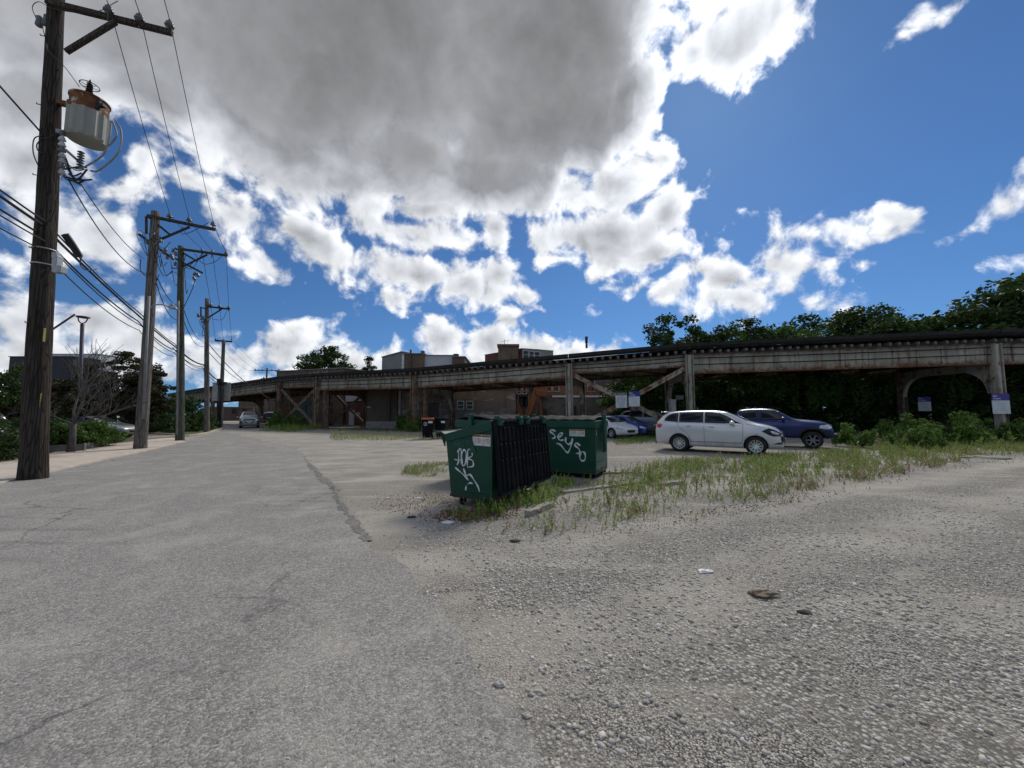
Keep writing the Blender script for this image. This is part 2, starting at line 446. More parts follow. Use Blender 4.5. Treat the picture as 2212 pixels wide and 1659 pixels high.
# ================================================================== THE SETTING: ground
def ground_mat():
    m, t, p, co = newmat('gravel ground')
    big = t.noise(co, 0.16, 5, 0.6, 0.6)
    mid = t.noise(co, 0.9, 6, 0.62, 0.4)
    fine = t.noise(co, 18, 5, 0.7)
    s1 = t.n('ShaderNodeTexVoronoi'); t.link(co, s1.inputs['Vector']); s1.inputs['Scale'].default_value = 42
    s2 = t.n('ShaderNodeTexVoronoi'); t.link(co, s2.inputs['Vector']); s2.inputs['Scale'].default_value = 95
    s3 = t.n('ShaderNodeTexVoronoi'); t.link(co, s3.inputs['Vector']); s3.inputs['Scale'].default_value = 13
    # bare dusty soil
    dust = t.ramp(mid, [(0.3, (0.29,0.265,0.22)), (0.5, (0.40,0.37,0.315)), (0.7, (0.50,0.465,0.40))])
    dust = t.mix(t.mr(fine, 0.38, 0.62), t.mix(0.65, dust, (0.14,0.128,0.11)), dust)
    # loose stones: each cell its own grey
    def cell(s):
        sp = t.n('ShaderNodeSeparateColor'); t.link(s.outputs['Color'], sp.inputs[0])
        return sp.outputs[0]
    st1 = t.ramp(cell(s1), [(0.0, (0.22,0.205,0.18)), (0.35, (0.37,0.345,0.30)), (0.75, (0.48,0.45,0.395)), (1.0, (0.66,0.63,0.57))])
    st1 = t.mix(t.mr(s1.outputs['Distance'], 0.30, 0.62), st1, (0.15,0.14,0.12))
    st2 = t.ramp(cell(s2), [(0.0, (0.20,0.185,0.16)), (0.4, (0.38,0.355,0.31)), (1.0, (0.60,0.565,0.50))])
    st2 = t.mix(t.mr(s2.outputs['Distance'], 0.35, 0.7), st2, (0.06,0.055,0.05))
    stones = t.mix(t.mr(mid, 0.42, 0.56), st2, st1)
    # where the stones lie thick: patches everywhere, thicker on the drive to the right
    sp = t.n('ShaderNodeSeparateXYZ'); t.link(co, sp.inputs[0])
    side = t.mr(sp.outputs[0], -1.5, 2.0, 0.0, 0.42)
    far = t.mr(sp.outputs[1], 9.0, 15.0, 0.0, -0.22)
    side = t.m('ADD', side, far)
    cov = t.m('ADD', t.m('ADD', big, t.m('MULTIPLY', mid, 0.5)), side)
    cov = t.mr(t.m('ADD', cov, t.m('MULTIPLY', t.m('SUBTRACT', fine, 0.5), 0.5)), 0.60, 0.92)
    c = t.mix(cov, dust, stones)
    # dust film patches over the stones, tyre worn pale tracks
    film = t.noise(t.vm('MULTIPLY', co, (0.35, 0.9, 1)), 1.1, 4, 0.55, 1.2)
    c = t.mix(t.mr(film, 0.50, 0.68, 0.0, 0.6), c, (0.47,0.435,0.37))
    darkp = t.noise(t.vm('MULTIPLY', co, (0.5, 1.0, 1)), 0.5, 6, 0.6, 0.8)
    c = t.mix(t.mr(darkp, 0.52, 0.72, 0.0, 0.22), c, (0.22,0.205,0.18))
    # compacted pale wheel tracks of the drive
    q = t.m('ADD', t.m('MULTIPLY_ADD', sp.outputs[0], -0.44, t.m('MULTIPLY', sp.outputs[1], 0.90)), t.m('MULTIPLY', t.m('SUBTRACT', t.noise(co, .35, 3), .5), 1.6))
    tr = None
    for q0, w_ in ((2.5, .42), (4.15, .40), (6.0, .5)):
        k_ = t.mr(t.m('ABSOLUTE', t.m('SUBTRACT', q, q0)), w_*.4, w_*1.5, 1.0, 0.0, smooth=True); tr = k_ if tr is None else t.m('MAXIMUM', tr, k_)
    tr = t.m('MULTIPLY', tr, t.mr(t.m('ADD', fine, mid), .80, 1.15, 0.15, 0.65))
    c = t.mix(tr, c, (0.43,0.40,0.345))
    t.link(c, p.inputs['Base Color'])
    p.inputs['Roughness'].default_value = 0.95; p.inputs['Specular IOR Level'].default_value = 0.15
    h = t.m('ADD', t.m('MULTIPLY', t.mr(s1.outputs['Distance'], 0.0, 0.6, 1, 0), cov), t.m('MULTIPLY', t.mr(s2.outputs['Distance'], 0, 0.6, 0.4, 0), 1.0))
    h = t.m('ADD', h, t.m('MULTIPLY', mid, 0.8))
    bump(t, p, h, 0.5, 0.02)
    return m
def asphalt_mat(name='worn asphalt', dark=1.0, speck=1.0):
    m, t, p, co = newmat(name)
    big = t.noise(co, 0.22, 6, 0.6, 0.5)
    mid = t.noise(co, 1.3, 6, 0.6, 0.3)
    f1 = t.noise(co, 42, 4, 0.75)
    v1 = t.n('ShaderNodeTexVoronoi'); t.link(co, v1.inputs['Vector']); v1.inputs['Scale'].default_value = 85
    sp = t.n('ShaderNodeSeparateColor'); t.link(v1.outputs['Color'], sp.inputs[0])
    agg = t.ramp(sp.outputs[0], [(0.0, (0.06,0.058,0.055)), (0.3, (0.20,0.193,0.18)), (0.7, (0.36,0.345,0.32)), (1.0, (0.60,0.58,0.54))])
    vr = t.n('ShaderNodeVectorRotate', rotation_type='Z_AXIS'); t.link(co, vr.inputs['Vector']); [x for x in vr.inputs if x.type == 'VALUE'][0].default_value = -2.13
    lane = vr.outputs[0]
    big = t.m('ADD', t.m('MULTIPLY', big, .5), t.m('MULTIPLY', t.noise(t.vm('MULTIPLY', lane, (.13, 1.3, 1)), .9, 5, .6, .5), .5))
    base = t.ramp(big, [(0.30, (0.25,0.232,0.205)), (0.5, (0.31,0.288,0.255)), (0.7, (0.37,0.345,0.305))])
    c = t.mix(0.50 * speck, base, agg)
    c = t.mix(t.mr(f1, 0.35, 0.6, 0.45, 0.0), c, (0.08,0.08,0.08))
    # dust drifted on to it
    c = t.mix(t.mr(t.m('ADD', mid, t.m('MULTIPLY', t.m('SUBTRACT', f1, 0.5), 0.3)), 0.48, 0.70, 0.0, 0.5), c, (0.44,0.41,0.355))
    # curved scuffs and tyre sweeps
    wv = t.n('ShaderNodeTexWave', wave_type='RINGS'); t.link(t.vm('ADD', co, (7.0, -4.0, 0.0)), wv.inputs['Vector'])
    wv.inputs['Scale'].default_value = 0.55; wv.inputs['Distortion'].default_value = 4.0; wv.inputs['Detail'].default_value = 4; wv.inputs['Detail Scale'].default_value = 1.2
    msk = t.mr(t.noise(co, 0.35, 3), 0.48, 0.62)
    c = t.mix(t.m('MULTIPLY', t.mr(wv.outputs['Fac'], 0.86, 0.98), t.m('MULTIPLY', msk, 0.30)), c, (0.10,0.10,0.10))
    # cracks
    ck = t.voro(t.vm('ADD', co, t.vm('SCALE', t.noise(co, 1.5, 5, 0.6, color=True), scale=0.9)), 0.45, 'DISTANCE_TO_EDGE')
    c = t.mix(t.m('MULTIPLY', t.mr(ck, 0.0, 0.012, 1.0, 0.0), t.mr(t.noise(co, 0.3, 2), 0.45, 0.6, 0.0, 0.7)), c, (0.05,0.05,0.05))
    c = t.vm('SCALE', c, scale=dark)
    t.link(c, p.inputs['Base Color'])
    p.inputs['Roughness'].default_value = 0.9; p.inputs['Specular IOR Level'].default_value = 0.2
    bump(t, p, t.m('ADD', t.m('MULTIPLY', v1.outputs['Distance'], -0.8), t.m('MULTIPLY', mid, 0.4)), 0.5, 0.012)
    return m
GRAVEL = ground_mat(); ASPH = asphalt_mat()
ASPH2 = asphalt_mat('lot asphalt', 0.62, 0.5)
CONC = pm('pinkish concrete', (0.50,0.43,0.355), 0.9, var=0.15, scale=1.2, bmp=0.3, bscale=60, dirt=(0.22,0.20,0.17), dirt_amt=0.6, dscale=0.7)
CURB = pm('kerb concrete', (0.42,0.38,0.31), 0.9, var=0.2, scale=3, bmp=0.4, bscale=50, dirt=(0.2,0.18,0.15))
MULCH = pm('mulch', (0.085,0.06,0.045), 0.95, var=0.5, scale=25, bmp=0.9, bscale=60)
GRASSM = pm('lawn', (0.075,0.10,0.035), 0.95, var=0.5, scale=12, bmp=0.9, bscale=90, dirt=(0.16,0.14,0.07), dscale=2)
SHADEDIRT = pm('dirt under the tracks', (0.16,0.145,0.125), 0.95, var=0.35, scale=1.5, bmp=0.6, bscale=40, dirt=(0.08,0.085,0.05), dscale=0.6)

def flat_poly(name, pts, z, mat, jitter=0.0, step=0.25, thick=0.0, seed=1, jfreq=1.0):
    """ragged-edged sheet lying on the ground"""
    out = []; n = len(pts); r = random.Random(seed)
    ph = [r.uniform(0, 6) for _ in range(6)]
    s = 0.0
    for i in range(n):
        a, b = Vector(pts[i][:2]), Vector(pts[(i + 1) % n][:2]); L = (b - a).length
        k = max(1, min(160, int(L / step))) if jitter else 1
        nm = Vector((-(b - a).y, (b - a).x)).normalized()
        for j in range(k):
            q = a + (b - a) * (j / k); s += L / k
            if jitter:
                fq = jfreq
                off = jitter * (0.5 * math.sin(s * 0.9 * fq + ph[0]) + 0.35 * math.sin(s * 2.3 * fq + ph[1]) + 0.3 * math.sin(s * 5.1 * fq + ph[2]) + 0.45 * r.uniform(-1, 1))
                q = q + nm * off
            out.append((q.x, q.y))
    bm = bmesh.new(); vs = [bm.verts.new((x, y, z)) for x, y in out]
    es = [bm.edges.new((vs[i], vs[(i + 1) % len(vs)])) for i in range(len(vs))]
    bmesh.ops.triangle_fill(bm, edges=es, use_beauty=True)
    for f in bm.faces:
        if f.normal.z < 0: f.normal_flip()
    if thick:
        low = [bm.verts.new((v.co.x, v.co.y, z - thick)) for v in vs]
        for i in range(len(vs)):
            j = (i + 1) % len(vs); bm.faces.new((vs[i], vs[j], low[j], low[i]))
    me = bpy.data.meshes.new(name); bm.to_mesh(me); bm.free(); me.materials.append(mat)
    o = bpy.data.objects.new(name, me); COL.objects.link(o); o['kind'] = 'structure'
    return o

g = MB(); g.add([(-1500,-300,0),(1500,-300,0),(1500,2500,0),(-1500,2500,0)], [(0,1,2,3)])
tag(g.build('ground', GRAVEL), kind='structure')

ALLEY = Vector((-0.53, 0.85, 0)).normalized(); ALN = Vector((0.85, 0.53, 0)).normalized()
def gp(*l): return [G(a, b) for a, b in l]
edge_r = gp((1120,1659),(1052,1500),(1000,1400),(940,1310),(878,1245),(806,1170),(792,1140),(738,1088),(727,1055),(705,1032),(660,992),(640,968))
edge_r = [Vector((1.1, -8, 0)), Vector((0.6, 0.5, 0))] + edge_r
far_r = [Vector((-25.8, 34.5, 0)), Vector((-28.3, 45.2, 0)), Vector((-28.3, 45.2, 0)) + ALLEY * 150]
left = [far_r[-1] - ALN * 6.5, Vector((-31.2, 41.6, 0)), Vector((-31.2, 41.6, 0))]
side_l = gp((480,931),(446,939.5),(400,955),(300,979),(200,1000),(110,1022),(0,1046))
left_near = [Vector((-10.5, 5.0, 0)), Vector((-6.5, -8, 0))]
road_pts = edge_r + far_r + [left[0], left[1]] + side_l + left_near
flat_poly('road', road_pts, 0.012, ASPH, jitter=0.10, step=0.12, thick=0.014, seed=4)
EDGED = asphalt_mat('broken road edge', 0.68)
for i_, (a_, b_, w0_) in enumerate(((7, 13, .22),)):
    seg = edge_r[a_:b_]; inn = [q + Vector((-w0_*(1 + .5*math.sin(k*2.1 + i_)), .12, 0)) for k, q in enumerate(seg)]
    flat_poly('road_edge', [q + Vector((-.03, 0, 0)) for q in seg] + inn[::-1], 0.0165 + .001*i_, EDGED, jitter=0.06, step=0.05, seed=20 + i_, jfreq=2.6)
def edge_x(Y):
    e = sorted([(q.y, q.x) for q in edge_r]); return np.interp(Y, [a for a, _ in e], [b for _, b in e])
# sidewalk, beds and the neighbouring car park on the left
sw_in = gp((372,946.5),(330,950),(290,955),(190,967),(60,989),(-260,1040))
flat_poly('sidewalk', [q for q in side_l[2:]] + [G(-420, 1120)] + [Vector((-13.5, 4.5, 0))] + sw_in[::-1], 0.05, CONC, jitter=0.02, step=0.5, thick=0.05)
flat_poly('mulch_bed', gp((385,943.5),(290,953.5),(190,965),(60,986),(-400,1060),(-700,1000),(60,958),(200,951),(290,945)), 0.03, MULCH, jitter=0.1, step=0.4, thick=0.03, seed=3)
flat_poly('parking_lot_asphalt', gp((372,943),(290,944.5),(200,950.5),(60,957),(-700,999),(-1400,999),(-900,905),(240,905),(330,912)), 0.016, ASPH2, jitter=0.02, step=1, thick=0.016)
flat_poly('grass_verge', gp((480,922),(440,934),(405,940.5),(376,942.2),(300,934),(250,925),(330,914),(430,911)), 0.035, GRASSM, jitter=0.12, step=0.4, thick=0.035, seed=9)
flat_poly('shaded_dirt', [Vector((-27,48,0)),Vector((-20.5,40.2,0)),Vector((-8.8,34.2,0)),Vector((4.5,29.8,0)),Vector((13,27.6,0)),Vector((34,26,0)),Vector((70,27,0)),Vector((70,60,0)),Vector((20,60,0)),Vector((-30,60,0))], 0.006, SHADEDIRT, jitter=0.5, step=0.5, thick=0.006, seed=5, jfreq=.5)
def kerb(name, pts, w=0.15, h=0.13, mat=CURB):
    mb = MB(); n = len(pts)
    for i in range(n - 1): mb.beam(Vector(pts[i][:2] + (h/2,)) if isinstance(pts[i], tuple) else Vector((pts[i].x, pts[i].y, h/2)), Vector((pts[i+1].x, pts[i+1].y, h/2)), w, h)
    return tag(mb.build(name, mat, bevel=0.015), kind='structure')
kerb('kerb', smooth := [Vector(q) for q in smooth_line(gp((484,925),(450,936),(412,942),(376,944),(330,947.5),(292,950.5)), 5)])
kerb('kerb', gp((376,940.5),(300,936),(215,940),(100,951),(-100,968)))
kerb('kerb', gp((310,925),(250,927),(60,940)))

# ------------------------------------------------------------------ loose stones (uncountable)
def rocks(name, n, xr, yr, size, keep, mat, seed, flat=0.6, z0=0.0):
    r = np.random.default_rng(seed)
    x = r.uniform(*xr, n); y = yr[0] + (yr[1] - yr[0]) * r.random(n) ** 1.35
    k = keep(x, y, r); x, y = x[k], y[k]; n = len(x)
    ico = np.array([(0,0,1),(0.894,0,0.447),(0.276,0.851,0.447),(-0.724,0.526,0.447),(-0.724,-0.526,0.447),(0.276,-0.851,0.447),
                    (0.724,0.526,-0.447),(-0.276,0.851,-0.447),(-0.894,0,-0.447),(-0.276,-0.851,-0.447),(0.724,-0.526,-0.447)])
    F = np.array([(0,1,2),(0,2,3),(0,3,4),(0,4,5),(0,5,1),(1,6,2),(2,7,3),(3,8,4),(4,9,5),(5,10,1),(2,6,7),(3,7,8),(4,8,9),(5,9,10),(1,10,6)])
    s = size[0] + (size[1] - size[0]) * r.random(n) ** 4.5
    V = ico[None] * r.uniform(0.6, 1.3, (n, 11, 1))
    V = V * (s[:, None, None] * np.stack([r.uniform(.7,1.3,n), r.uniform(.6,1.0,n), np.full(n, flat)], 1)[:, None, :])
    a = r.uniform(0, 2*np.pi, n); ca, sa = np.cos(a)[:, None], np.sin(a)[:, None]
    X = V[..., 0] * ca - V[..., 1] * sa + x[:, None]; Y = V[..., 0] * sa + V[..., 1] * ca + y[:, None]
    Z = V[..., 2] + (s * flat * 0.05)[:, None] + z0
    VV = np.stack([X, Y, Z], -1).reshape(-1, 3)
    FF = (F[None] + (np.arange(n) * 11)[:, None, None]).reshape(-1, 3)
    o = np_mesh(name, VV, FF, mat, smooth=False)
    o['kind'] = 'stuff'
    return o
m, t, p, co = newmat('stones')
r_ = island(t)
c = t.ramp(r_, [(0.0, (0.22,0.205,0.18)), (0.3, (0.38,0.355,0.31)), (0.7, (0.50,0.47,0.41)), (0.96, (0.60,0.565,0.50)), (1.0, (0.75,0.73,0.69))])
c = t.mix(t.mr(t.noise(co, 60, 3), 0.4, 0.7, 0, 0.35), c, (0.12,0.11,0.10))
t.link(c, p.inputs['Base Color']); p.inputs['Roughness'].default_value = 0.9
STONE = m
def keep_r(x, y, r):
    d = x - edge_x(y)
    dens = np.clip((d + 0.1) / 1.2, 0, 1) * (0.30 + 0.70 * np.clip(np.sin(x * 1.7 + y) * np.sin(y * 1.3 - x * .6) + .4 * np.sin(x*4.1+1) * np.sin(y*3.7) + .5, 0, 1))
    dens *= np.clip((8.5 - y) / 4, 0.0, 1)
    for q0 in (2.5, 4.15): dens = dens * (1 - .45*np.exp(-((-0.44*x + .9*y - q0)/.38)**2))
    return (r.random(len(x)) < dens) & (np.abs(x) < y * 1.45 + .4)
rocks("gravel_stones", 230000, (-1.4, 11), (1.5, 8.5), (0.005, 0.024), keep_r, STONE, 3, flat=.55)
def keep_l(x, y, r):
    d = edge_x(y) - x
    return (r.random(len(x)) < np.clip(1 - d / 1.6, 0.02, 1) * .8) & (d > -0.3) & (np.abs(x) < y * 1.45 + .4)
rocks('road_grit', 9000, (-9, 1.2), (1.5, 12), (0.004, 0.014), keep_l, STONE, 5, z0=0.012)

# ================================================================== ELEVATED RAILWAY
def steel_mat(name, base, rust_lo=0.52, rust_hi=0.66, useuv=False, dark=1.0):
    m, t, p, co = newmat(name)
    n1 = t.noise(co, 2.2, 8, 0.7, 0.3); n2 = t.noise(t.vm('MULTIPLY', co, (1, 1, 0.12)), 3.0, 6, 0.65)
    n3 = t.noise(co, 0.5, 4, 0.6)
    c = t.mix(t.mr(n3, 0.35, 0.65), (base[0]*.68, base[1]*.68, base[2]*.64), base)
    c = t.mix(t.mr(n2, 0.48, 0.66, 0, 0.65), c, (0.14,0.12,0.10))
    rust = t.mix(t.mr(t.noise(co, 6, 5), 0.35, 0.65), (0.055,0.028,0.016), (0.21,0.085,0.035))
    f = t.mr(t.m('ADD', t.m('MULTIPLY', n1, 0.6), t.m('MULTIPLY', n2, 0.4)), rust_lo, rust_hi)
    if useuv:
        uv = t.n('ShaderNodeUVMap'); s = t.n('ShaderNodeSeparateXYZ'); t.link(uv.outputs[0], s.inputs[0])
        low = t.mr(t.m('ADD', s.outputs[1], t.m('MULTIPLY', t.m('SUBTRACT', n1, 0.5), -0.9)), 0.02, 0.30, 1.0, 0.0)
        top = t.mr(t.m('ADD', s.outputs[1], t.m('MULTIPLY', t.m('SUBTRACT', n1, 0.5), 0.5)), 0.88, 1.02, 0.0, 0.8)
        # runs of rust below the stiffeners
        fr = t.m('FRACT', t.m('DIVIDE', s.outputs[0], 1.45))
        run = t.mr(t.m('ABSOLUTE', t.m('SUBTRACT', fr, 0.5)), 0.43, 0.5, 0.0, 0.65)
        run = t.m('MULTIPLY', run, t.mr(n2, 0.38, 0.55))
        f = t.m('MAXIMUM', t.m('MAXIMUM', f, low), t.m('MAXIMUM', top, run))
    c = t.mix(f, c, rust)
    c = t.vm('SCALE', c, scale=dark)
    t.link(c, p.inputs['Base Color']); p.inputs['Roughness'].default_value = 0.75
    p.inputs['Specular IOR Level'].default_value = 0.25
    bump(t, p, n1, 0.25, 0.02)
    return m
WEBM = steel_mat('peeling white girder paint', (0.47,0.44,0.36), 0.57, 0.67, True)
STEEL = steel_mat('peeling white steel', (0.42,0.395,0.33), 0.52, 0.62)
RUSTY = steel_mat('rusty steel', (0.26,0.235,0.19), 0.44, 0.56)
DARKST = steel_mat('dark steel', (0.06,0.055,0.045), 0.5, 0.6)  # much darker base for the rails and the beams under the deck
TIE = pm('weathered tie', (0.11,0.10,0.09), 0.95, var=0.4, scale=4, bmp=0.4)
TIEEND = pm('lit tie end', (0.13,0.127,0.12), 0.9, var=0.3, scale=4)  # paler than the tie timber: light on the ends put into the colour
GUARD = pm('black timber', (0.022,0.020,0.018), 0.9, var=0.5, scale=2, bmp=0.5, bscale=12)
el = thing('elevated_railway', (4.55, 33, 0), 0, 'long curving elevated railway of rusty white painted steel crossing behind the gravel lot', 'railway viaduct')
def nd(px, Y): 
    v = W(px, 893, Y); return Vector((v.x, Y, 0))
#        column foot (front row), top of timber, band of ties, girder depth, ground height, has bent
NODES = [(Vector((-62,70,0)), 5.2, .55, 1.05, 0), (nd(463,56), 5.55, .6, 1.10, 0), (nd(607,46), 6.0, .6, 1.10, 0), (nd(687,41), 5.85, .62, 1.15, 0), (nd(897,35), 5.7, .62, 1.18, 0),
         (nd(1232,30), 6.2, .68, 1.15, 0), (nd(1490,27.5), 6.6, .78, 1.28, 0), (nd(2152,25.5), 7.16, .9, 1.36, .2), (Vector((52,26.5,0)), 7.6, .95, 1.36, .2)]
WID = 6.2
FR = [n[0] for n in NODES]; NB = len(NODES)
def tang(i):
    a = FR[max(i-1, 0)]; b = FR[min(i+1, NB-1)]; return (b - a).normalized()
NRM = [Vector((-tang(i).y, tang(i).x, 0)) for i in range(NB)]
BK = [FR[i] + NRM[i] * WID for i in range(NB)]
def girder(a, b, za, zb, h0, h1, name='girder', mat=WEBM):
    """riveted plate girder between two points, za/zb top heights, face towards -normal"""
    a, b = Vector(a), Vector(b); L = (b - a).length; d = (b - a) / L; nm = Vector((-d.y, d.x, 0))
    me_v = []; me_f = []; uvs = []
    def quad(vs, uv): 
        o = len(me_v); me_v.extend(vs); me_f.append((o, o+1, o+2, o+3)); uvs.extend(uv)
    N = max(2, int(L / 1.45))
    def pt(s, v, off):
        h = h0 + (h1 - h0) * s / L; zt = za + (zb - za) * s / L
        return a + d * s + nm * off + Vector((0, 0, zt - h * (1 - v)))
    for off in (-0.015, 0.015):
        for k in range(N):
            s0, s1 = L * k / N, L * (k + 1) / N
            quad([pt(s0,0,off), pt(s1,0,off), pt(s1,1,off), pt(s0,1,off)], [(s0,0),(s1,0),(s1,1),(s0,1)])
    def bar(s0, s1, v0, v1, w, off):     # box from s0..s1 (along), v0..v1 (height), thick w to each side
        P = [pt(s, v, o) for s in (s0, s1) for v in (v0, v1) for o in (off - w, off + w)]
        for f in ((0,1,3,2),(4,6,7,5),(0,4,5,1),(2,3,7,6),(0,2,6,4),(1,5,7,3)):
            o = len(me_v); me_v.extend([P[i] for i in f]); me_f.append((o,o+1,o+2,o+3))
            uvs.extend([((s0 if i < 4 else s1), (v1 if i & 2 else v0)) for i in f])
    bar(0.02, L-0.02, -0.035, 0.0, 0.20, 0); bar(0.02, L-0.02, 1.0, 1.03, 0.20, 0)
    bar(0.02, L-0.02, 0.0, 0.10, 0.035, -0.0); bar(0.02, L-0.02, 0.90, 1.0, 0.035, 0)
    for k in range(0, N + 1):
        s = min(max(L * k / N, 0.06), L - 0.06); bar(s - 0.035, s + 0.035, 0.1, 0.9, 0.085, 0)
    me = bpy.data.meshes.new(name); Mi = ROOTM[el.name].inverted()
    me.from_pydata([tuple(Mi @ v) for v in me_v], [], me_f); me.materials.append(mat)
    ul = me.uv_layers.new(name='UVMap'); ul.data.foreach_set('uv', [c for u in uvs for c in u])
    o = bpy.data.objects.new(name, me); COL.objects.link(o); o.parent = el
    return o
ties = []
for i in range(NB - 1):
    za, zb = NODES[i][1], NODES[i+1][1]; ba, bb = NODES[i][2], NODES[i+1][2]
    h0, h1 = NODES[i][3], NODES[i+1][3]
    if i == 6: h0 = h1 = 1.36
    if i in (2,): h0 = h1 = 0.80
    if i in (4,): h0, h1 = 1.18, 1.15
    if i in (5,): h0 = h1 = 0.85
    girder(FR[i], FR[i+1], za - ba, zb - bb, h0, h1)
    girder(BK[i], BK[i+1], za - ba, zb - bb, h0, h1, mat=WEBM)
    # timber above the ties: fascia, walkway boards, guard rail
    d = (FR[i+1] - FR[i]); L = d.length; d /= L; nm = Vector((-d.y, d.x, 0))
    f = MB(); o1 = -0.62
    up = Vector((0, 0, 1))
    f.beam(FR[i] + nm*o1 + up*(za-0.13), FR[i+1] + nm*o1 + up*(zb-0.13), 0.10, 0.24)
    f.beam(FR[i] + nm*(o1+0.16) + up*(za-0.30), FR[i+1] + nm*(o1+0.16) + up*(zb-0.30), 0.20, 0.12)
    f.build('timber_fascia', GUARD, el)
    b = MB()
    P = [FR[i]-nm*0.35, FR[i+1]-nm*0.35, BK[i+1]+nm*0.35, BK[i]+nm*0.35]; Zs = [za-.42, zb-.42, zb-.42, za-.42]
    b.prism([p + up*z for p, z in zip(P, Zs)], (0, 0, 0.05)); b.build('track_deck', GUARD, el)
    rl = MB()
    for o_ in (1.6, 3.0):
        rl.beam(FR[i]+nm*o_+up*(za-.30), FR[i+1]+nm*o_+up*(zb-.30), 0.07, 0.15)
    rl.build('rail', DARKST, el)
    # under-floor: cross beams and lateral bars
    u = MB(); nb = max(2, int(L / 3.2))
    for k in range(nb + 1):
        s = L * k / nb; z = za + (zb - za) * k / nb - (ba + (bb-ba)*k/nb)
        q0 = FR[i] + (FR[i+1]-FR[i]) * (k/nb); q1 = BK[i] + (BK[i+1]-BK[i]) * (k/nb)
        u.beam(q0 + nm*.1 + up*(z - h0*.55), q1 - nm*.1 + up*(z - h0*.55), 0.18, h0*0.7)
        if k < nb:
            q2 = BK[i] + (BK[i+1]-BK[i]) * ((k+1)/nb); z2 = za + (zb-za)*(k+1)/nb - bb
            u.beam(q0 + up*(z - h0 + .06), q2 + up*(z2 - h0 + .06), 0.09, 0.09)
    u.build('floor_beam', DARKST, el)
    # cables clipped along the girder face
    for vv in (0.80, 0.46):
        c = MB(); pts = []
        for k in range(13):
            q = FR[i] + (FR[i+1]-FR[i]) * (k/12); z = (za-ba) + ((zb-bb)-(za-ba))*k/12 - (h0+(h1-h0)*k/12)*(1-vv) - 0.05*math.sin(math.pi*k/12)
            pts.append(q - nm*0.24 + up*z)
        c.tube(pts, 0.04, 6); c.build('cable', CABLE, el)
    nt = int(L / 0.56)
    for k in range(nt):
        s = (k + 0.5) / nt; q = FR[i] + (FR[i+1]-FR[i]) * s; z = za + (zb-za)*s - (ba + (bb-ba)*s) + 0.14
        ties.append((q, math.atan2(d.y, d.x), z, q.length))
# ties (sleepers): nearest hundred as objects, the rest as one
def tie_mb(mb, q, a, z, rr):
    nm = Vector((-math.sin(a), math.cos(a), 0)); e = 0.52 + rr * 0.14
    c = q + nm * (WID/2) + Vector((0, 0, z))
    mb.cur = 0; mb.box(q + nm*(3.1 - e/2 + 0.02) + Vector((0,0,z)), (0.20, WID + e - 0.04, 0.22), a)
    mb.cur = 1; mb.box(q - nm*(e - 0.012) + Vector((0,0,z)), (0.19, 0.022, 0.21), a)
ties.sort(key=lambda t_: t_[3]); rr = random.Random(3)
protos = []
for k in range(3):
    e = 0.50 + k * 0.07
    mb = MB(); mb.cur = 0; mb.box((0, 3.1 - e/2, 0), (0.20, WID + e, 0.22)); mb.cur = 1; mb.box((0, -e - 0.012, 0), (0.14, 0.022, 0.14))
    o = mb.build('tie', [TIE, TIEEND]); protos.append(o.data); bpy.data.objects.remove(o)
Mi = ROOTM[el.name].inverted()
rest = MB()
for k, (q, a, z, _) in enumerate(ties):
    a2 = a + rr.uniform(-.02, .02); dz = rr.uniform(-.015, .015)
    if k < 100:
        o = bpy.data.objects.new('tie', protos[rr.randrange(3)]); COL.objects.link(o); o.parent = el
        o.location = Mi @ (q + Vector((0, 0, z + dz))); o.rotation_euler = (0, 0, a2)
    else:
        tie_mb(rest, q, a2, z + dz, rr.random())
tag(rest.build('ties', [TIE, TIEEND], el), kind='stuff')

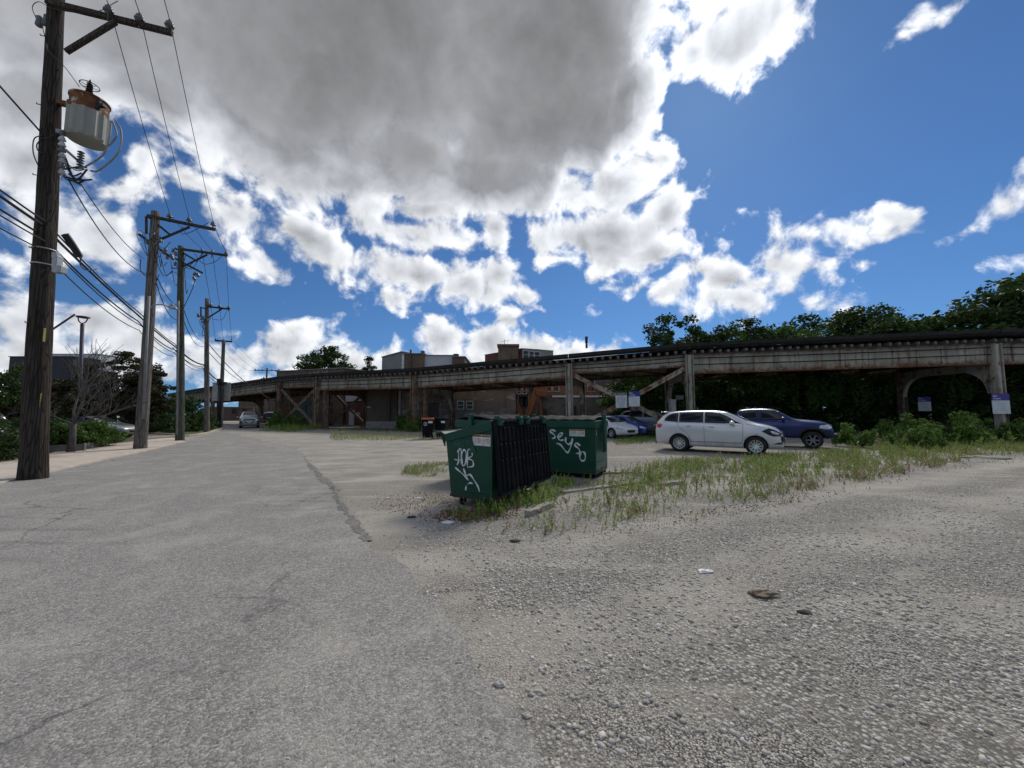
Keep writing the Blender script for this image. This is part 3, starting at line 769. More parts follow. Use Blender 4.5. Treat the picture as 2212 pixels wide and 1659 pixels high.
def column(p, z0, z1, ang, mat, w=0.42, proud=0.0):
    mb = MB(); h = z1 - z0
    dx = Vector((math.cos(ang), math.sin(ang), 0)); ny = Vector((-math.sin(ang), math.cos(ang), 0))
    c = p + ny * (-proud)
    for s in (-1, 1): mb.box(c + dx * (s * w / 2) + Vector((0, 0, z0 + h / 2)), (0.04, 0.40, h), ang)
    mb.box(c + Vector((0, 0, z0 + h / 2)), (w - .05, 0.035, h), ang)
    mb.box(c - ny*0.12 + Vector((0, 0, z0 + h*.5)), (w*0.45, 0.03, h*.985), ang)
    o = mb.build('column', mat, el)
    f = MB(); f.box(c + Vector((0, 0, z0 + 0.12)), (w + .16, 0.62, 0.30), ang); f.box(c + Vector((0,0,z0+.03)), (w+.5, .95, .10), ang)
    pl = f.build('base_plate', RUSTY, el)
    return o
def arch_frame(i):
    a, b = FR[i], BK[i]; L = (b - a).length; d = (b - a) / L; ang = math.atan2(d.y, d.x)
    zt = NODES[i][1] - NODES[i][2] - 0.1; zb = zt - NODES[i][3] - 0.05
    px_ = Vector((-d.y, d.x, 0)); rr_ = 1.55
    mb = MB()
    def P(s, z): return a + d * s + Vector((0, 0, z))
    x0, x1 = 0.22, L - 0.22
    arc0 = [(x0 + rr_ - rr_ * math.cos(t_), zb - 0.25 - rr_ + rr_ * math.sin(t_) ) for t_ in [k * math.pi / 2 / 10 for k in range(11)]]
    arc1 = [(x1 - rr_ + rr_ * math.cos(t_), zb - 0.25 - rr_ + rr_ * math.sin(t_)) for t_ in [math.pi/2 - k * math.pi / 2 / 10 for k in range(11)]]
    # plates built as strips between arch and top
    line = arc0 + arc1
    for k in range(len(line) - 1):
        (s0, z0), (s1, z1) = line[k], line[k+1]
        zc = zt
        mb.prism([P(s0, z0) - px_*.04, P(s1, z1) - px_*.04, P(s1, zc) - px_*.04, P(s0, zc) - px_*.04], px_*0.08) if abs(s1 - s0) > 1e-3 else None
        mb.beam(P(s0, z0), P(s1, z1), 0.34, 0.035)
    mb.build('arched_cross_girder', STEEL if i > 3 else RUSTY, el)
for i in range(1, NB - 1):
    d = tang(i); ang = math.atan2(d.y, d.x); gz = NODES[i][4]
    ztop = NODES[i][1] - NODES[i][2] - 0.03
    mat = STEEL if i >= 5 else RUSTY
    column(FR[i], gz, ztop, ang, mat, 0.46, 0.26)
    column(BK[i], gz, ztop - 0.9, ang, RUSTY, 0.42, 0.0)
    if i in (2, 3, 4):   # doubled columns on the shorter bays
        column(FR[i] + d * 0.8 + NRM[i]*.3, gz, ztop - .6, ang, RUSTY, 0.34, 0.0)
    if i != 3 and i != 6 or True: arch_frame(i)
def xbrace(A, B, za0, zb0, zlow, name='cross_bracing'):
    mb = MB(); a, b = Vector(A), Vector(B); d = (b - a).normalized()
    a = a + d * 0.25; b = b - d * 0.25; nm = Vector((-d.y, d.x, 0))
    for p, q in (((a, za0), (b, zlow)), ((b, zb0), (a, zlow))):
        s = p[0] + Vector((0, 0, p[1])); e = q[0] + Vector((0, 0, q[1])); dd = (e - s).normalized(); u = nm.cross(dd)
        for o_ in (-0.12, 0.12):
            mb.beam(s + u * o_, e + u * o_, 0.10, 0.085, up=tuple(u))
        mb.beam(s, e, 0.02, 0.22, up=tuple(u))
        L = (e - s).length; n = int(L / 0.5)
        for k in range(n):
            mb.beam(s + dd * (L * k / n) + u * 0.1 - nm*.04, s + dd * (L * (k + 1) / n) - u * 0.1 - nm*.04, 0.02, 0.04, up=tuple(u))
    c = (a + b) / 2 + Vector((0, 0, (za0 + zb0) / 4 + zlow / 2))
    mb.box(c, (0.8, 0.14, 0.7), math.atan2(d.y, d.x))
    return mb.build(name, RUSTY if a.x < 0 else BRACE, el)
BRACE = steel_mat('peeling brace', (0.40,0.36,0.27), 0.47, 0.56)
for i in (2, 5):
    for rowp in (FR, BK):
        off = -NRM[i] * 0.22 if rowp is FR else Vector((0,0,0))
        xbrace(rowp[i] + off, rowp[i+1] + off, NODES[i][1]-NODES[i][2]-.9, NODES[i+1][1]-NODES[i+1][2]-1.0, 0.35)
# small conduit brackets at the alley span, post on the deck
mb = MB()
for px in (1268,): 
    s = W(px, 745, 30.0); mb.box((s.x, 30.2, s.z + .15), (0.14, 0.14, 0.75)); mb.box((s.x + .0, 30.2, s.z + .45), (0.2, 0.16, 0.5))
mb.build('signal_box', DKMETAL, el)

# ================================================================== UTILITY POLES AND WIRES
def wood_mat(name, c, c2):
    m, t, p, co = newmat(name)
    st = t.vm('MULTIPLY', co, (1, 1, 0.06))
    n = t.noise(st, 24, 6, 0.7, 0.2); n2 = t.noise(co, 1.0, 4); v = t.voro(t.vm('MULTIPLY', co, (1, 1, 0.05)), 16, 'DISTANCE_TO_EDGE')
    col = t.mix(t.mr(n, 0.3, 0.7), c, c2)
    col = t.mix(t.mr(v, 0.0, 0.07, 0.75, 0.0), col, (0.008,0.007,0.006))
    col = t.mix(t.mr(n2, 0.45, 0.7, 0, 0.45), col, (c[0]*.5, c[1]*.5, c[2]*.5))
    t.link(col, p.inputs['Base Color']); p.inputs['Roughness'].default_value = 0.95; p.inputs['Specular IOR Level'].default_value = 0.15
    bump(t, p, t.m('ADD', n, t.mr(v, 0, 0.1)), 0.8, 0.03)
    return m
WOODD = wood_mat('dark creosoted pole', (0.030,0.025,0.021), (0.085,0.069,0.056))
WOODG = wood_mat('weathered grey pole', (0.10,0.09,0.08), (0.24,0.215,0.19))
WOODGR = wood_mat('greenish treated pole', (0.055,0.065,0.048), (0.13,0.14,0.105))
ARMW = wood_mat('crossarm timber', (0.045,0.037,0.03), (0.12,0.10,0.08))
INSUL = pm('insulator porcelain', (0.10,0.105,0.11), 0.3, var=0.2, spec=0.6)
INSULW = pm('pale insulator', (0.42,0.43,0.45), 0.3)
GALV = pm('galvanised steel', (0.34,0.35,0.36), 0.5, 0.4, dirt=(0.15,0.10,0.07), dscale=5)
TANK = pm('transformer grey paint', (0.26,0.26,0.225), 0.7, var=0.1, scale=2, stretch=(1,1,.3))
TRUST = pm('transformer rust', (0.15,0.058,0.022), 0.85, var=0.45, scale=6, dirt=(0.5,0.45,0.36), dscale=5, dlo=.56, dhi=.62, dirt_amt=.8)
PVC = pm('grey conduit', (0.20,0.215,0.215), 0.6)

def insulator(mb, p, s=1.0, mi=0):
    mb.lathe([(0.015*s, -0.16*s), (0.02*s, 0.0), (0.08*s, 0.01*s), (0.085*s, 0.04*s), (0.045*s, 0.06*s), (0.06*s, 0.08*s), (0.062*s, 0.10*s), (0.03*s, 0.12*s), (0.03*s, 0.15*s), (0.001, 0.16*s)], p, 10, mi=mi)
def pole_shaft(root, a, b, r0, r1, mat, seed=0):
    r = random.Random(seed); mb = MB(); a, b = Vector(a), Vector(b); N = 26; n = 16; vs = []
    ax = (b - a)
    for i in range(N + 1):
        t_ = i / N; rad = r0 + (r1 - r0) * t_
        if i == 0: rad *= 1.05
        for j in range(n):
            an = 2*math.pi*j/n; q = rad * (1 + 0.05*math.sin(3*an + i*.3 + seed) + r.uniform(-.03, .03))
            vs.append(a + ax * t_ + Vector((math.cos(an)*q, math.sin(an)*q, 0)))
    mb.add(vs, [(i*n+j, i*n+(j+1)%n, (i+1)*n+(j+1)%n, (i+1)*n+j) for i in range(N) for j in range(n)] + [tuple(range(N*n, (N+1)*n))])
    return mb.build('pole_shaft', mat, root, smooth=True)
def arm(root, a, b, w=0.11, h=0.13, name='crossarm', mat=None):
    mb = MB(); mb.beam(a, b, w, h); return mb.build(name, mat or ARMW, root, bevel=0.008)
def brace(root, a, b, w=0.09, mat=None):
    mb = MB(); mb.beam(a, b, w, w); return mb.build('brace', mat or ARMW, root)
def ins(root, p, s=1.0, mat=None):
    mb = MB(); insulator(mb, p, s); return mb.build('insulator', mat or INSUL, root, smooth=True)
def hardware(root, seed, pts, r=0.012):
    """a run of drop wire, one loop per call"""
    mb = MB(); mb.tube(smooth_line(pts, 6), r, 5); return mb.build('drop_wire', CABLE, root)

# ---- pole 1, nearest
P1b = G(71.5, 1035); P1Y = P1b.y
P1t = W(123, -12, P1Y)
p1 = thing('utility_pole', P1b, 0, 'huge dark wooden utility pole with rusty grey transformer, nearest on the left', 'utility pole', 'utility poles along the alley')
pole_shaft(p1, P1b, P1t, 0.245, 0.155, WOODD, 1)
A0 = W(100, 4, P1Y - 0.25); A1 = W(372, 71, 10.0)
arm(p1, A0, A1, 0.12, 0.14)
brace(p1, W(143, 112, P1Y + .0), W(250, 47, 9.55), 0.10)
P1ins = []
for px, py, Y in ((233, 38, 9.58), (300, 56, 9.78), (365, 70, 9.98)):
    b = W(px, py, Y); b.z += 0.16; ins(p1, b, 1.35); P1ins.append(b + Vector((0, 0, 0.2)))
# transformer
tq = W(192, 150, P1Y + 0.12)
tr_c = Vector((W(191, 262, P1Y + .15).x, P1Y + .15, 0)); ztop = W(191, 221, P1Y+.15).z; zbot = W(191, 306, P1Y+.15).z
mb = MB(); R0 = 0.37
n = 48; vs = []; prof = [0.0, 0.05, 0.3, 0.6, 0.68, 0.72, 0.95, 1.0]
for t_ in prof:
    z = zbot + (ztop - zbot) * t_
    for j in range(n):
        a = 2*math.pi*j/n; fin = 1 + (0.10 * (1 if (j % 4 < 2) else 0) if 0.04 < t_ < 0.7 else 0)
        vs.append((tr_c.x + math.cos(a)*R0*fin, tr_c.y + math.sin(a)*R0*fin, z))
fs = []; mis = []
k = len(prof)
for i in range(k-1):
    for j in range(n): fs.append((i*n+j, i*n+(j+1)%n, (i+1)*n+(j+1)%n, (i+1)*n+j)); mis.append(1 if prof[i] >= 0.68 else 0)
for f, q in zip(fs, mis): pass
mb.v = vs; mb.f = fs + [tuple(range(n))[::-1], tuple(range((k-1)*n, k*n))]; mb.mi = mis + [0, 1]
tank = mb.build('transformer', [TANK, TRUST], p1, smooth=False)
ROOTM['tk'] = ROOTM[p1.name]
def sub(mb, name, mats, par, root, **kw):
    o = mb.build(name, mats, root, **kw); o.parent = par; return o
mb = MB(); mb.lathe([(R0*1.0, ztop), (R0*1.07, ztop+.005), (R0*1.07, ztop+.04), (R0*.7, ztop+.09), (0.01, ztop+.12)], (tr_c.x, tr_c.y, 0), 32)
sub(mb, 'tank_lid', TRUST, tank, p1, smooth=False)
mb = MB(); prof = [(0.03, ztop+.08)]
for q in range(8): prof += [(0.035, ztop+.12+q*.055), (0.09-.004*q, ztop+.135+q*.055), (0.035, ztop+.155+q*.055)]
prof += [(0.02, ztop+.62), (0.001, ztop+.66)]
mb.lathe(prof, (tr_c.x-.05, tr_c.y, 0), 12)
ring = [(tr_c.x-.05+math.cos(a)*.19, tr_c.y+math.sin(a)*.19, ztop+.47) for a in [2*math.pi*q/18 for q in range(19)]]
mb.tube(ring, 0.011, 5)
for q in range(6):
    a = q*math.pi/3; mb.tube([(tr_c.x-.05, tr_c.y, ztop+.44), (tr_c.x-.05+math.cos(a)*.19, tr_c.y+math.sin(a)*.19, ztop+.47)], 0.008, 4)
sub(mb, 'bushing', DKMETAL, tank, p1)
for zz in (ztop - .12, zbot + .18):
    mb = MB(); mb.beam((P1b.x + (P1t.x-P1b.x)*.6, P1Y, zz), (tr_c.x - R0*.9, tr_c.y, zz), 0.14, 0.10)
    mb.box((tr_c.x - R0 - .06, tr_c.y, zz), (.05, .3, .16))
    sub(mb, 'mounting_bracket', TRUST if zz > 9 else GALV, tank, p1)
mb = MB()
for dz, dx in ((-.14, .38), (-.2, .47), (-.26, .34)):
    mb.box((tr_c.x + dx, tr_c.y - .12, ztop + dz), (.14, .1, .07)); mb.tube([(tr_c.x + R0*.8, tr_c.y-.1, ztop+dz-.03), (tr_c.x+dx+.05, tr_c.y-.12, ztop+dz)], .03, 6)
sub(mb, 'terminal', DKMETAL, tank, p1)
for w_ in (((248,258),(262,285),(255,330),(215,367),(196,369)), ((240,262),(236,300),(222,335),(180,362),(163,364)), ((243,262),(252,290),(240,310),(228,318))):
    pts = [W(a, b, P1Y + .0) for a, b in w_]; mb = MB(); mb.tube(smooth_line(pts, 6), 0.022, 6); mb.build('secondary_lead', PVC if w_[0][0] < 260 else CABLE, p1)
# porcelain rack under the tank, fuse cut-out at the left, weatherproof clutter
for zpx in range(8):
    b = W(134, 292 + zpx*12, P1Y - .2); ins(p1, b, 0.9, INSULW if zpx % 3 else INSUL)
mb = MB()
mb.lathe([(0.05,0),(0.075,0.02),(0.05,.05),(0.075,.07),(0.05,.10),(0.075,.12),(0.05,.15),(.04,.3)], W(97, 55, P1Y-.1), 10)
mb.lathe([(0.06,0),(0.08,0.02),(0.06,.2),(0.08,.24),(.03,.3)], W(84, 57, P1Y-.1), 10)
mb.beam(W(85, 45, P1Y-.1), W(112, 52, P1Y-.1), .05, .05)
mb.build('fuse_cutout', INSUL, p1, smooth=True)
hardware(p1, 1, [W(78,40,P1Y-.1), W(70,15,P1Y-.1), W(85,4,P1Y-.1), W(120,20,P1Y-.3), W(200,28,9.4), W(255,2,9.7)], .009)
hardware(p1, 2, [W(92,60,P1Y-.1), W(100,90,P1Y-.2), W(105,110,P1Y-.25), W(140,145,P1Y-.2), W(172,188,P1Y+.1)], .009)
mb = MB()
v0 = W(172, 352, P1Y + .05)
prof = []
for q in range(7): prof += [(0.03, q*.07), (0.075, q*.07+.02), (0.03, q*.07+.05)]
mb.lathe(prof, W(172, 364, P1Y), 10)
mb.beam(W(140, 322, P1Y), W(172, 350, P1Y), .06, .05); mb.beam(W(128, 375, P1Y-.1), W(176, 400, P1Y+.1), .05, .05)
mb.build('secondary_insulator', INSUL, p1, smooth=False)
rr = random.Random(12)
for q in range(9):
    a = Vector((rr.uniform(128, 150), rr.uniform(330, 385), 0)); b = Vector((rr.uniform(165, 200), rr.uniform(355, 405), 0))
    hardware(p1, q, [W(a.x, a.y, P1Y-.1), W((a.x+b.x)/2, max(a.y, b.y)+rr.uniform(-5, 12), P1Y+rr.uniform(-.1,.1)), W(b.x, b.y, P1Y+rr.uniform(0,.2))], rr.choice([.012, .018, .022]))
for l in (((92,292),(74,300),(72,330),(84,360),(90,362)), ((92,298),(80,312),(82,325),(92,330)), ((134,288),(118,292),(95,300)), ((112,235),(87,200),)):
    if len(l) > 2: hardware(p1, 0, [W(a, b, P1Y-.2) for a, b in l], .013)
for q in range(9):
    mb = MB(); t_ = .3 + q*.075; c = P1b.lerp(P1t, t_); s = 1 if q % 2 else -1
    mb.tube([c + Vector((s*.15, -.05, 0)), c + Vector((s*.27, -.1, .0)), c + Vector((s*.27, -.1, .035))], .012, 5); mb.build('step_bolt', DKMETAL, p1)
mb = MB(); c = W(124, 566, P1Y - .18); mb.box(c, (.13, .14, .30)); mb.box(W(129, 583, P1Y-.2), (.22, .16, .17)); mb.box(W(122, 552, P1Y-.18), (.12,.12,.14))
mb.build('junction_box', GALV, p1, bevel=.01)
for y_ in (540, 573):
    mb = MB(); c = P1b.lerp(P1t, (W(100,y_,P1Y).z)/P1t.z); mb.lathe([(0.222,-.015),(0.228,0),(0.222,.015)], c, 20); mb.build('strap', GALV, p1)
for y0, y1, dx in ((705, 745, 0), (845, 885, -4)):
    mb = MB(); c = P1b.lerp(P1t, W(118, (y0+y1)/2, P1Y).z/P1t.z); mb.box(c + Vector((.215,-.09,0)), (.012, .05, .34)); mb.build('reflector_strip', pm('yellow marker', (0.30,0.27,0.07), 0.5, var=.3), p1)

# ---- the row behind
def std_pole(label, base, top, r0, r1, mat, seed, cond=True):
    B = G(*base); T = W(top[0], top[1], B.y)
    rt = thing('utility_pole', B, 0, label, 'utility pole', 'utility poles along the alley')
    pole_shaft(rt, B, T, r0, r1, mat, seed); return rt, B, T
p2, P2b, P2t = std_pole('weathered grey pole carrying a street lamp, second from the camera', (303.5, 970.8), (337, 458), 0.23, 0.165, WOODG, 2)
Y2 = P2b.y
arm(p2, W(318, 466, Y2-.2), W(465, 496, Y2+.6)); brace(p2, W(318, 466, Y2-.1), W(366, 506, Y2+.1)); brace(p2, W(410, 490, Y2+.3), W(342, 519, Y2), .08)
arm(p2, W(300, 506, Y2-.2), W(375, 560, Y2+.3), .10, .10); brace(p2, W(316, 468, Y2-.2), W(316, 505, Y2-.2), .07)
P2ins = []
for px, py, dY in ((366, 470, .1), (408, 478, .35), (460, 487, .55)):
    b = W(px, py, Y2 + dY); ins(p2, b, 1.4); P2ins.append(b + Vector((0, 0, .2)))
for px, py, dY in ((410, 487, .3), (450, 491, .5)): pass
for k_, (px, py) in enumerate(((326, 508), (320, 519), (337, 522), (347, 515), (352, 541), (374, 553))):
    mb = MB(); mb.lathe([(0.05,0),(0.085,.03),(0.05,.08),(0.085,.11),(0.05,.16),(0.085,.19),(.05,.24),(.03,.34)], W(px, py+8, Y2 - .15), 9, M=Matrix.Rotation(R(25*(-1)**k_), 4, 'Y')); mb.build('fuse_cutout', INSUL, p2, smooth=True)
rr = random.Random(4)
for q in range(10):
    x0, y0 = rr.uniform(300, 345), rr.uniform(500, 540); x1, y1 = rr.uniform(335, 378), rr.uniform(500, 600)
    hardware(p2, q, [W(x0, y0, Y2-.2), W((x0+x1)/2+rr.uniform(-10, 10), max(y0,y1)+rr.uniform(0, 14), Y2), W(x1, y1, Y2+.1)], .014)
hardware(p2, 0, [W(304,560,Y2), W(303,580,Y2), W(310,592,Y2), W(322,600,Y2)], .02); hardware(p2, 0, [W(300,520,Y2),W(296,508,Y2),W(298,498,Y2),W(312,503,Y2)], .012)
hardware(p2, 0, [W(395,489,Y2+.3),W(392,505,Y2+.3),W(415,500,Y2+.4),W(452,480,Y2+.5)], .014)
# conduit and street lamp
mb = MB(); mb.tube([W(309, 905, Y2-.22), W(322, 640, Y2-.22)], .055, 8); mb.build('conduit', PVC, p2, smooth=True)
mb = MB(); mb.tube(smooth_line([W(326,665,Y2-.2), W(333,659,Y2-.6), W(350,658,Y2-1.4), W(362,662,Y2-1.9)], 6), .03, 7); la = mb.build('lamp_arm', GALV, p2, smooth=True)
mb = MB(); c = W(371, 664, Y2-2.3)
mb.v = []; 
hd = [(-.32,.035,.05),(-.2,.09,.06),(.0,.15,.07),(.2,.14,.07),(.36,.07,.04)]
dv = (W(378,666,Y2-2.5) - W(355,659,Y2-1.8)).normalized(); sd_ = dv.cross(Vector((0,0,1))).normalized()
vs = []
for s, w_, h_ in hd:
    for a in [2*math.pi*q/10 for q in range(10)]: vs.append(c + dv*s + sd_*(w_*math.cos(a)) + Vector((0,0,h_*math.sin(a))))
mb.add(vs, [(i*10+j, i*10+(j+1)%10, (i+1)*10+(j+1)%10, (i+1)*10+j) for i in range(4) for j in range(10)] + [tuple(range(10))[::-1], tuple(range(40,50))])
mb.lathe([(0.05,0),(0.05,.09),(0.001,.1)], c + Vector((0,0,.06)), 8)
mb.build('lamp_head', GALV, p2, smooth=True)

p3, P3b, P3t = std_pole('greenish treated pole with a double wooden arm, third from the camera', (389, 953), (391, 532), 0.21, 0.15, WOODGR, 3)
Y3 = P3b.y
arm(p3, W(391, 538, Y3-.2), W(491, 552, Y3+.6)); brace(p3, W(378, 536, Y3-.1), W(425, 564, Y3+.2)); brace(p3, W(448, 550, Y3+.4), W(397, 575, Y3), .08)
arm(p3, W(366, 552, Y3-.3), W(438, 590, Y3+.4), .10, .10)
P3ins = []
for px, py, dY in ((436, 545, .2), (458, 548, .35), (488, 551, .55)):
    b = W(px, py, Y3 + dY); b.z += .0; ins(p3, b, 1.5); P3ins.append(b + Vector((0, 0, .22)))
for px, py in ((362, 560), (372, 545), (380, 552), (378, 574), (418, 595), (430, 598), (422, 605)):
    mb = MB(); mb.lathe([(0.05,0),(0.09,.03),(0.05,.08),(0.09,.11),(0.05,.16),(0.09,.19),(.05,.24)], W(px, py, Y3 - .1), 9, M=Matrix.Rotation(R(rr.uniform(-40, 40)), 4, 'Y')); mb.build('fuse_cutout', INSUL, p3, smooth=True)
for q in range(9):
    x0, y0 = rr.uniform(362, 400), rr.uniform(540, 590); x1, y1 = rr.uniform(385, 436), rr.uniform(550, 630)
    hardware(p3, q, [W(x0, y0, Y3-.2), W((x0+x1)/2, max(y0,y1)+rr.uniform(0, 10), Y3), W(x1, y1, Y3+.1)], .016)
hardware(p3, 0, [W(420,548,Y3+.3), W(440,570,Y3+.4), W(465,565,Y3+.5), W(480,552,Y3+.6)], .016); hardware(p3, 0, [W(424,595,Y3),W(415,625,Y3),W(398,662,Y3)], .02)
mb = MB(); mb.tube([W(383, 940, Y3-.2), W(386, 650, Y3-.2)], .05, 8); mb.build('conduit', PVC, p3, smooth=True)

p4, P4b, P4t = std_pole('slender grey pole with a single side arm, between the third pole and the viaduct', (446.5, 935.8), (447, 645), 0.20, 0.14, WOODG, 4)
Y4 = P4b.y
arm(p4, W(448, 662, Y4-.1), W(496, 668, Y4+.5), .12, .13); brace(p4, W(480, 667, Y4+.3), W(450, 686, Y4), .09); brace(p4, W(434, 663, Y4-.2), W(434, 686, Y4-.2), .08); arm(p4, W(432, 664, Y4-.2), W(447, 667, Y4-.15), .08, .08); arm(p4, W(432, 690, Y4-.2), W(456, 688, Y4+.1), .08, .08)
P4ins = []
for px, py, dY in ((455, 661, .05), (474, 664, .25), (494, 666, .45)):
    b = W(px, py, Y4 + dY); ins(p4, b, 1.6); P4ins.append(b + Vector((0, 0, .24)))
for px, py in ((428, 685), (437, 690), (440, 697), (449, 695)):
    mb = MB(); mb.lathe([(0.09,0),(0.12,.05),(0.09,.12),(0.12,.2),(.08,.3)], W(px, py, Y4 - .2), 9); mb.build('fuse_cutout', INSUL, p4, smooth=True)
for q in range(6): hardware(p4, q, [W(rr.uniform(430,445), 692, Y4-.2), W(rr.uniform(432,444), rr.uniform(700,725), Y4-.1), W(445, rr.uniform(705,735), Y4)], .018)
hardware(p4, 0, [W(460,690,Y4),W(480,690,Y4+.3),W(490,672,Y4+.4)], .016)

p5, P5b, P5t = std_pole('grey pole with a plain T-shaped top standing beside the railway underpass', (476, 925.8), (483, 735), 0.20, 0.16, WOODG, 5)
Y5 = P5b.y
arm(p5, W(464, 735.5, Y5-.3), W(502, 738, Y5+.5), .14, .16)
P5ins = []
for px, dY in ((465, -.3), (482, 0), (500, .45)):
    b = W(px, 734, Y5 + dY); ins(p5, b, 1.0); P5ins.append(b + Vector((0, 0, .16)))
mb = MB(); mb.box(W(475, 825, Y5-.2), (.5,.3,.7)); mb.box(W(482, 828, Y5-.2), (.7,.3,.3)); mb.build('splice_case', CABLE, p5, bevel=.04)
for x_ in (466, 490):
    mb = MB(); mb.box(W(x_, 846, Y5+.3), (.75, .04, 2.0)); mb.build('blank_panel', pm('off white panel', (0.40,0.40,0.37), .8, var=.2, dirt=(.25,.2,.15)), p5)
mb = MB()
for q in range(3): mb.tube([W(469+q*3, 922, Y5-.25), W(472+q*3, 830, Y5-.25)], .05, 6)
mb.build('conduit', CABLE, p5, smooth=True)

# far poles beyond the viaduct
FARP = []
for k_, (px, ytop, Y, armspec, lab) in enumerate(((577, 795, 78, 1, 'distant pole with crossarms rising above the far end of the viaduct'), (570, 815, 70, 0, 'plain distant pole stub just left of the crossarmed one above the viaduct'), (566, 817, 62, 0, 'thin distant pole leftmost above the viaduct deck'),
        (555, 840, 90, 0, 'far pole in the alley seen under the railway, left of centre'), (590, 842, 95, 0, 'far pole in the alley seen under the railway, right of centre'), (600, 838, 105, 0, 'farthest pole in the alley seen under the railway'))):
    t_ = W(px, ytop, Y); b = Vector((t_.x, Y, 0))
    rt = thing('utility_pole', b, 0, lab, 'utility pole', 'utility poles along the alley')
    pole_shaft(rt, b, t_, .2, .15, WOODG, 10 + k_)
    if armspec:
        arm(rt, t_ + Vector((-2.6, 0, -.5)), t_ + Vector((2.6, 0, -.5)), .15, .15); arm(rt, t_ + Vector((-2.0, 0, -2.6)), t_ + Vector((2.6, 0, -2.4)), .15, .15)
        for dx in (-2.4, -1, 1, 2.4): ins(rt, t_ + Vector((dx, 0, -.4)), 1.6)
    else:
        mb = MB(); mb.box(t_ + Vector((.6, -.1, -1.5)), (.5, .4, .9)); mb.build('transformer', GALV, rt)

def wire(a, b, sag, r, label, group, name='power_line', n=22, mat=CABLE):
    pts = []
    for k in range(n + 1):
        t_ = k / n; p = a.lerp(b, t_); pts.append((p.x, p.y, p.z - 4 * sag * t_ * (1 - t_)))
    mb = MB(); mb.tube(pts, r, 5); o = mb.build(name, mat)
    return tag(o, label, 'cable' if name != 'power_line' else 'power line', group)
BACK = -ALLEY * 24
names = ['left', 'middle', 'right']
rows = [('bare wire from overhead to the {} insulator of the nearest pole', [q + BACK + Vector((0,0,.0)) for q in P1ins], P1ins), ('bare {} wire sloping from the nearest pole down to the lamp pole', P1ins, P2ins),
        ('bare {} wire between the lamp pole and the greenish pole', P2ins, P3ins), ('bare {} wire between the greenish pole and the slender pole', P3ins, P4ins), ('bare {} wire between the slender pole and the T-topped pole', P4ins, P5ins)]
for lab, A, B in rows:
    for k_, (a, b) in enumerate(zip(A, B)):
        wire(a, b, 0.12 if A is not rows[0][1] else .2, 0.010 if B is P1ins or B is P2ins else 0.013, lab.format(names[k_]), 'bare conductors on top of the poles')
far_end = W(577, 800, 78)
for k_, a in enumerate(P5ins): wire(a, far_end + Vector((k_*2.2-2.2, 0, 0)), 1.2, .014, 'bare %s wire leaving the T-topped pole over the viaduct' % names[k_], 'bare conductors on top of the poles')
# telecom bundle
hb = [(W(122, 492, P1Y), W(318, 686, Y2), W(388, 748, Y3), W(447, 789, Y4), W(478, 822, Y5))]
offs = [(0.0, 0.0, .034), (0.06, .10, .022), (-0.08, -.20, .026), (0.1, -.42, .018), (0.0, -.62, .016)]
word = ['thick topmost', 'second', 'third', 'fourth', 'lowest']
segn = ['from the left edge to the nearest pole', 'from the nearest pole to the lamp pole', 'from the lamp pole to the greenish pole', 'from the greenish pole to the slender pole', 'from the slender pole to the T-topped pole']
H = [W(122, 492, P1Y) + BACK + Vector((0, 0, .3))] + list(hb[0])
for k_, (dx, dz, r) in enumerate(offs):
    for s in range(5):
        o_ = Vector((dx - .22, -.1, dz * (1 if s < 3 else .6)))
        wire(H[s] + o_, H[s+1] + o_, (.5, .06, .06, .2, .2)[s] + .05 * k_, r, '%s cable of the black bundle %s' % (word[k_], segn[s]), 'black telephone cables strung along the poles', 'telephone_cable')
tag(wire(W(140, 506, P1Y+.0), W(172, 555, 9.9), -.02, .085, 'fat black splice sleeve hanging on the cable bundle right of the nearest pole', None, 'splice_sleeve'), cat='cable sleeve')
mb = MB(); mb.tube(smooth_line([W(176,555,10),W(173,570,10),W(182,582,10.1),W(196,584,10.4),(W(208,582,10.8))], 5), .014, 5); tag(mb.build('telephone_cable', CABLE), 'slack loop of black cable hanging under the splice sleeve', 'cable')
# secondary service wires
tag(wire(W(148, 388, P1Y), W(318, 592, Y2), .5, .016, 'slack secondary cable leaving the nearest pole below its transformer', None, 'service_cable'), cat='cable')
tag(wire(W(178, 402, P1Y), W(313, 560, Y2), .25, .013, 'straighter secondary cable just above the slack one, toward the lamp pole', None, 'service_cable'), cat='cable')
tag(wire(W(92, 290, P1Y), W(92, 290, P1Y) + BACK + Vector((0,0,.2)), .35, .022, 'single dark cable reaching the nearest pole from the upper left edge', None, 'service_cable'), cat='cable')
tag(wire(W(340, 600, Y2), W(386, 660, Y3), .3, .018, 'upper slack wire between the lamp pole and the greenish pole', None, 'service_cable'), cat='cable')
tag(wire(W(338, 612, Y2), W(386, 690, Y3), .5, .018, 'lower slack wire between the lamp pole and the greenish pole', None, 'service_cable'), cat='cable')
tag(wire(W(396, 665, Y3), W(446, 735, Y4), .7, .018, 'upper slack wire between the greenish and slender poles', None, 'service_cable'), cat='cable')
tag(wire(W(396, 690, Y3), W(446, 745, Y4), .7, .018, 'lower slack wire between the greenish and slender poles', None, 'service_cable'), cat='cable')
tag(wire(W(448, 740, Y4), W(640, 878, 44), 1.2, .03, 'long drooping cable running from the slender pole past the viaduct girder', None, 'service_cable'), cat='cable')
tag(wire(W(448, 757, Y4), W(565, 828, 62), 1.2, .025, 'thin cable crossing behind the T-topped pole toward the far poles', None, 'service_cable'), cat='cable')

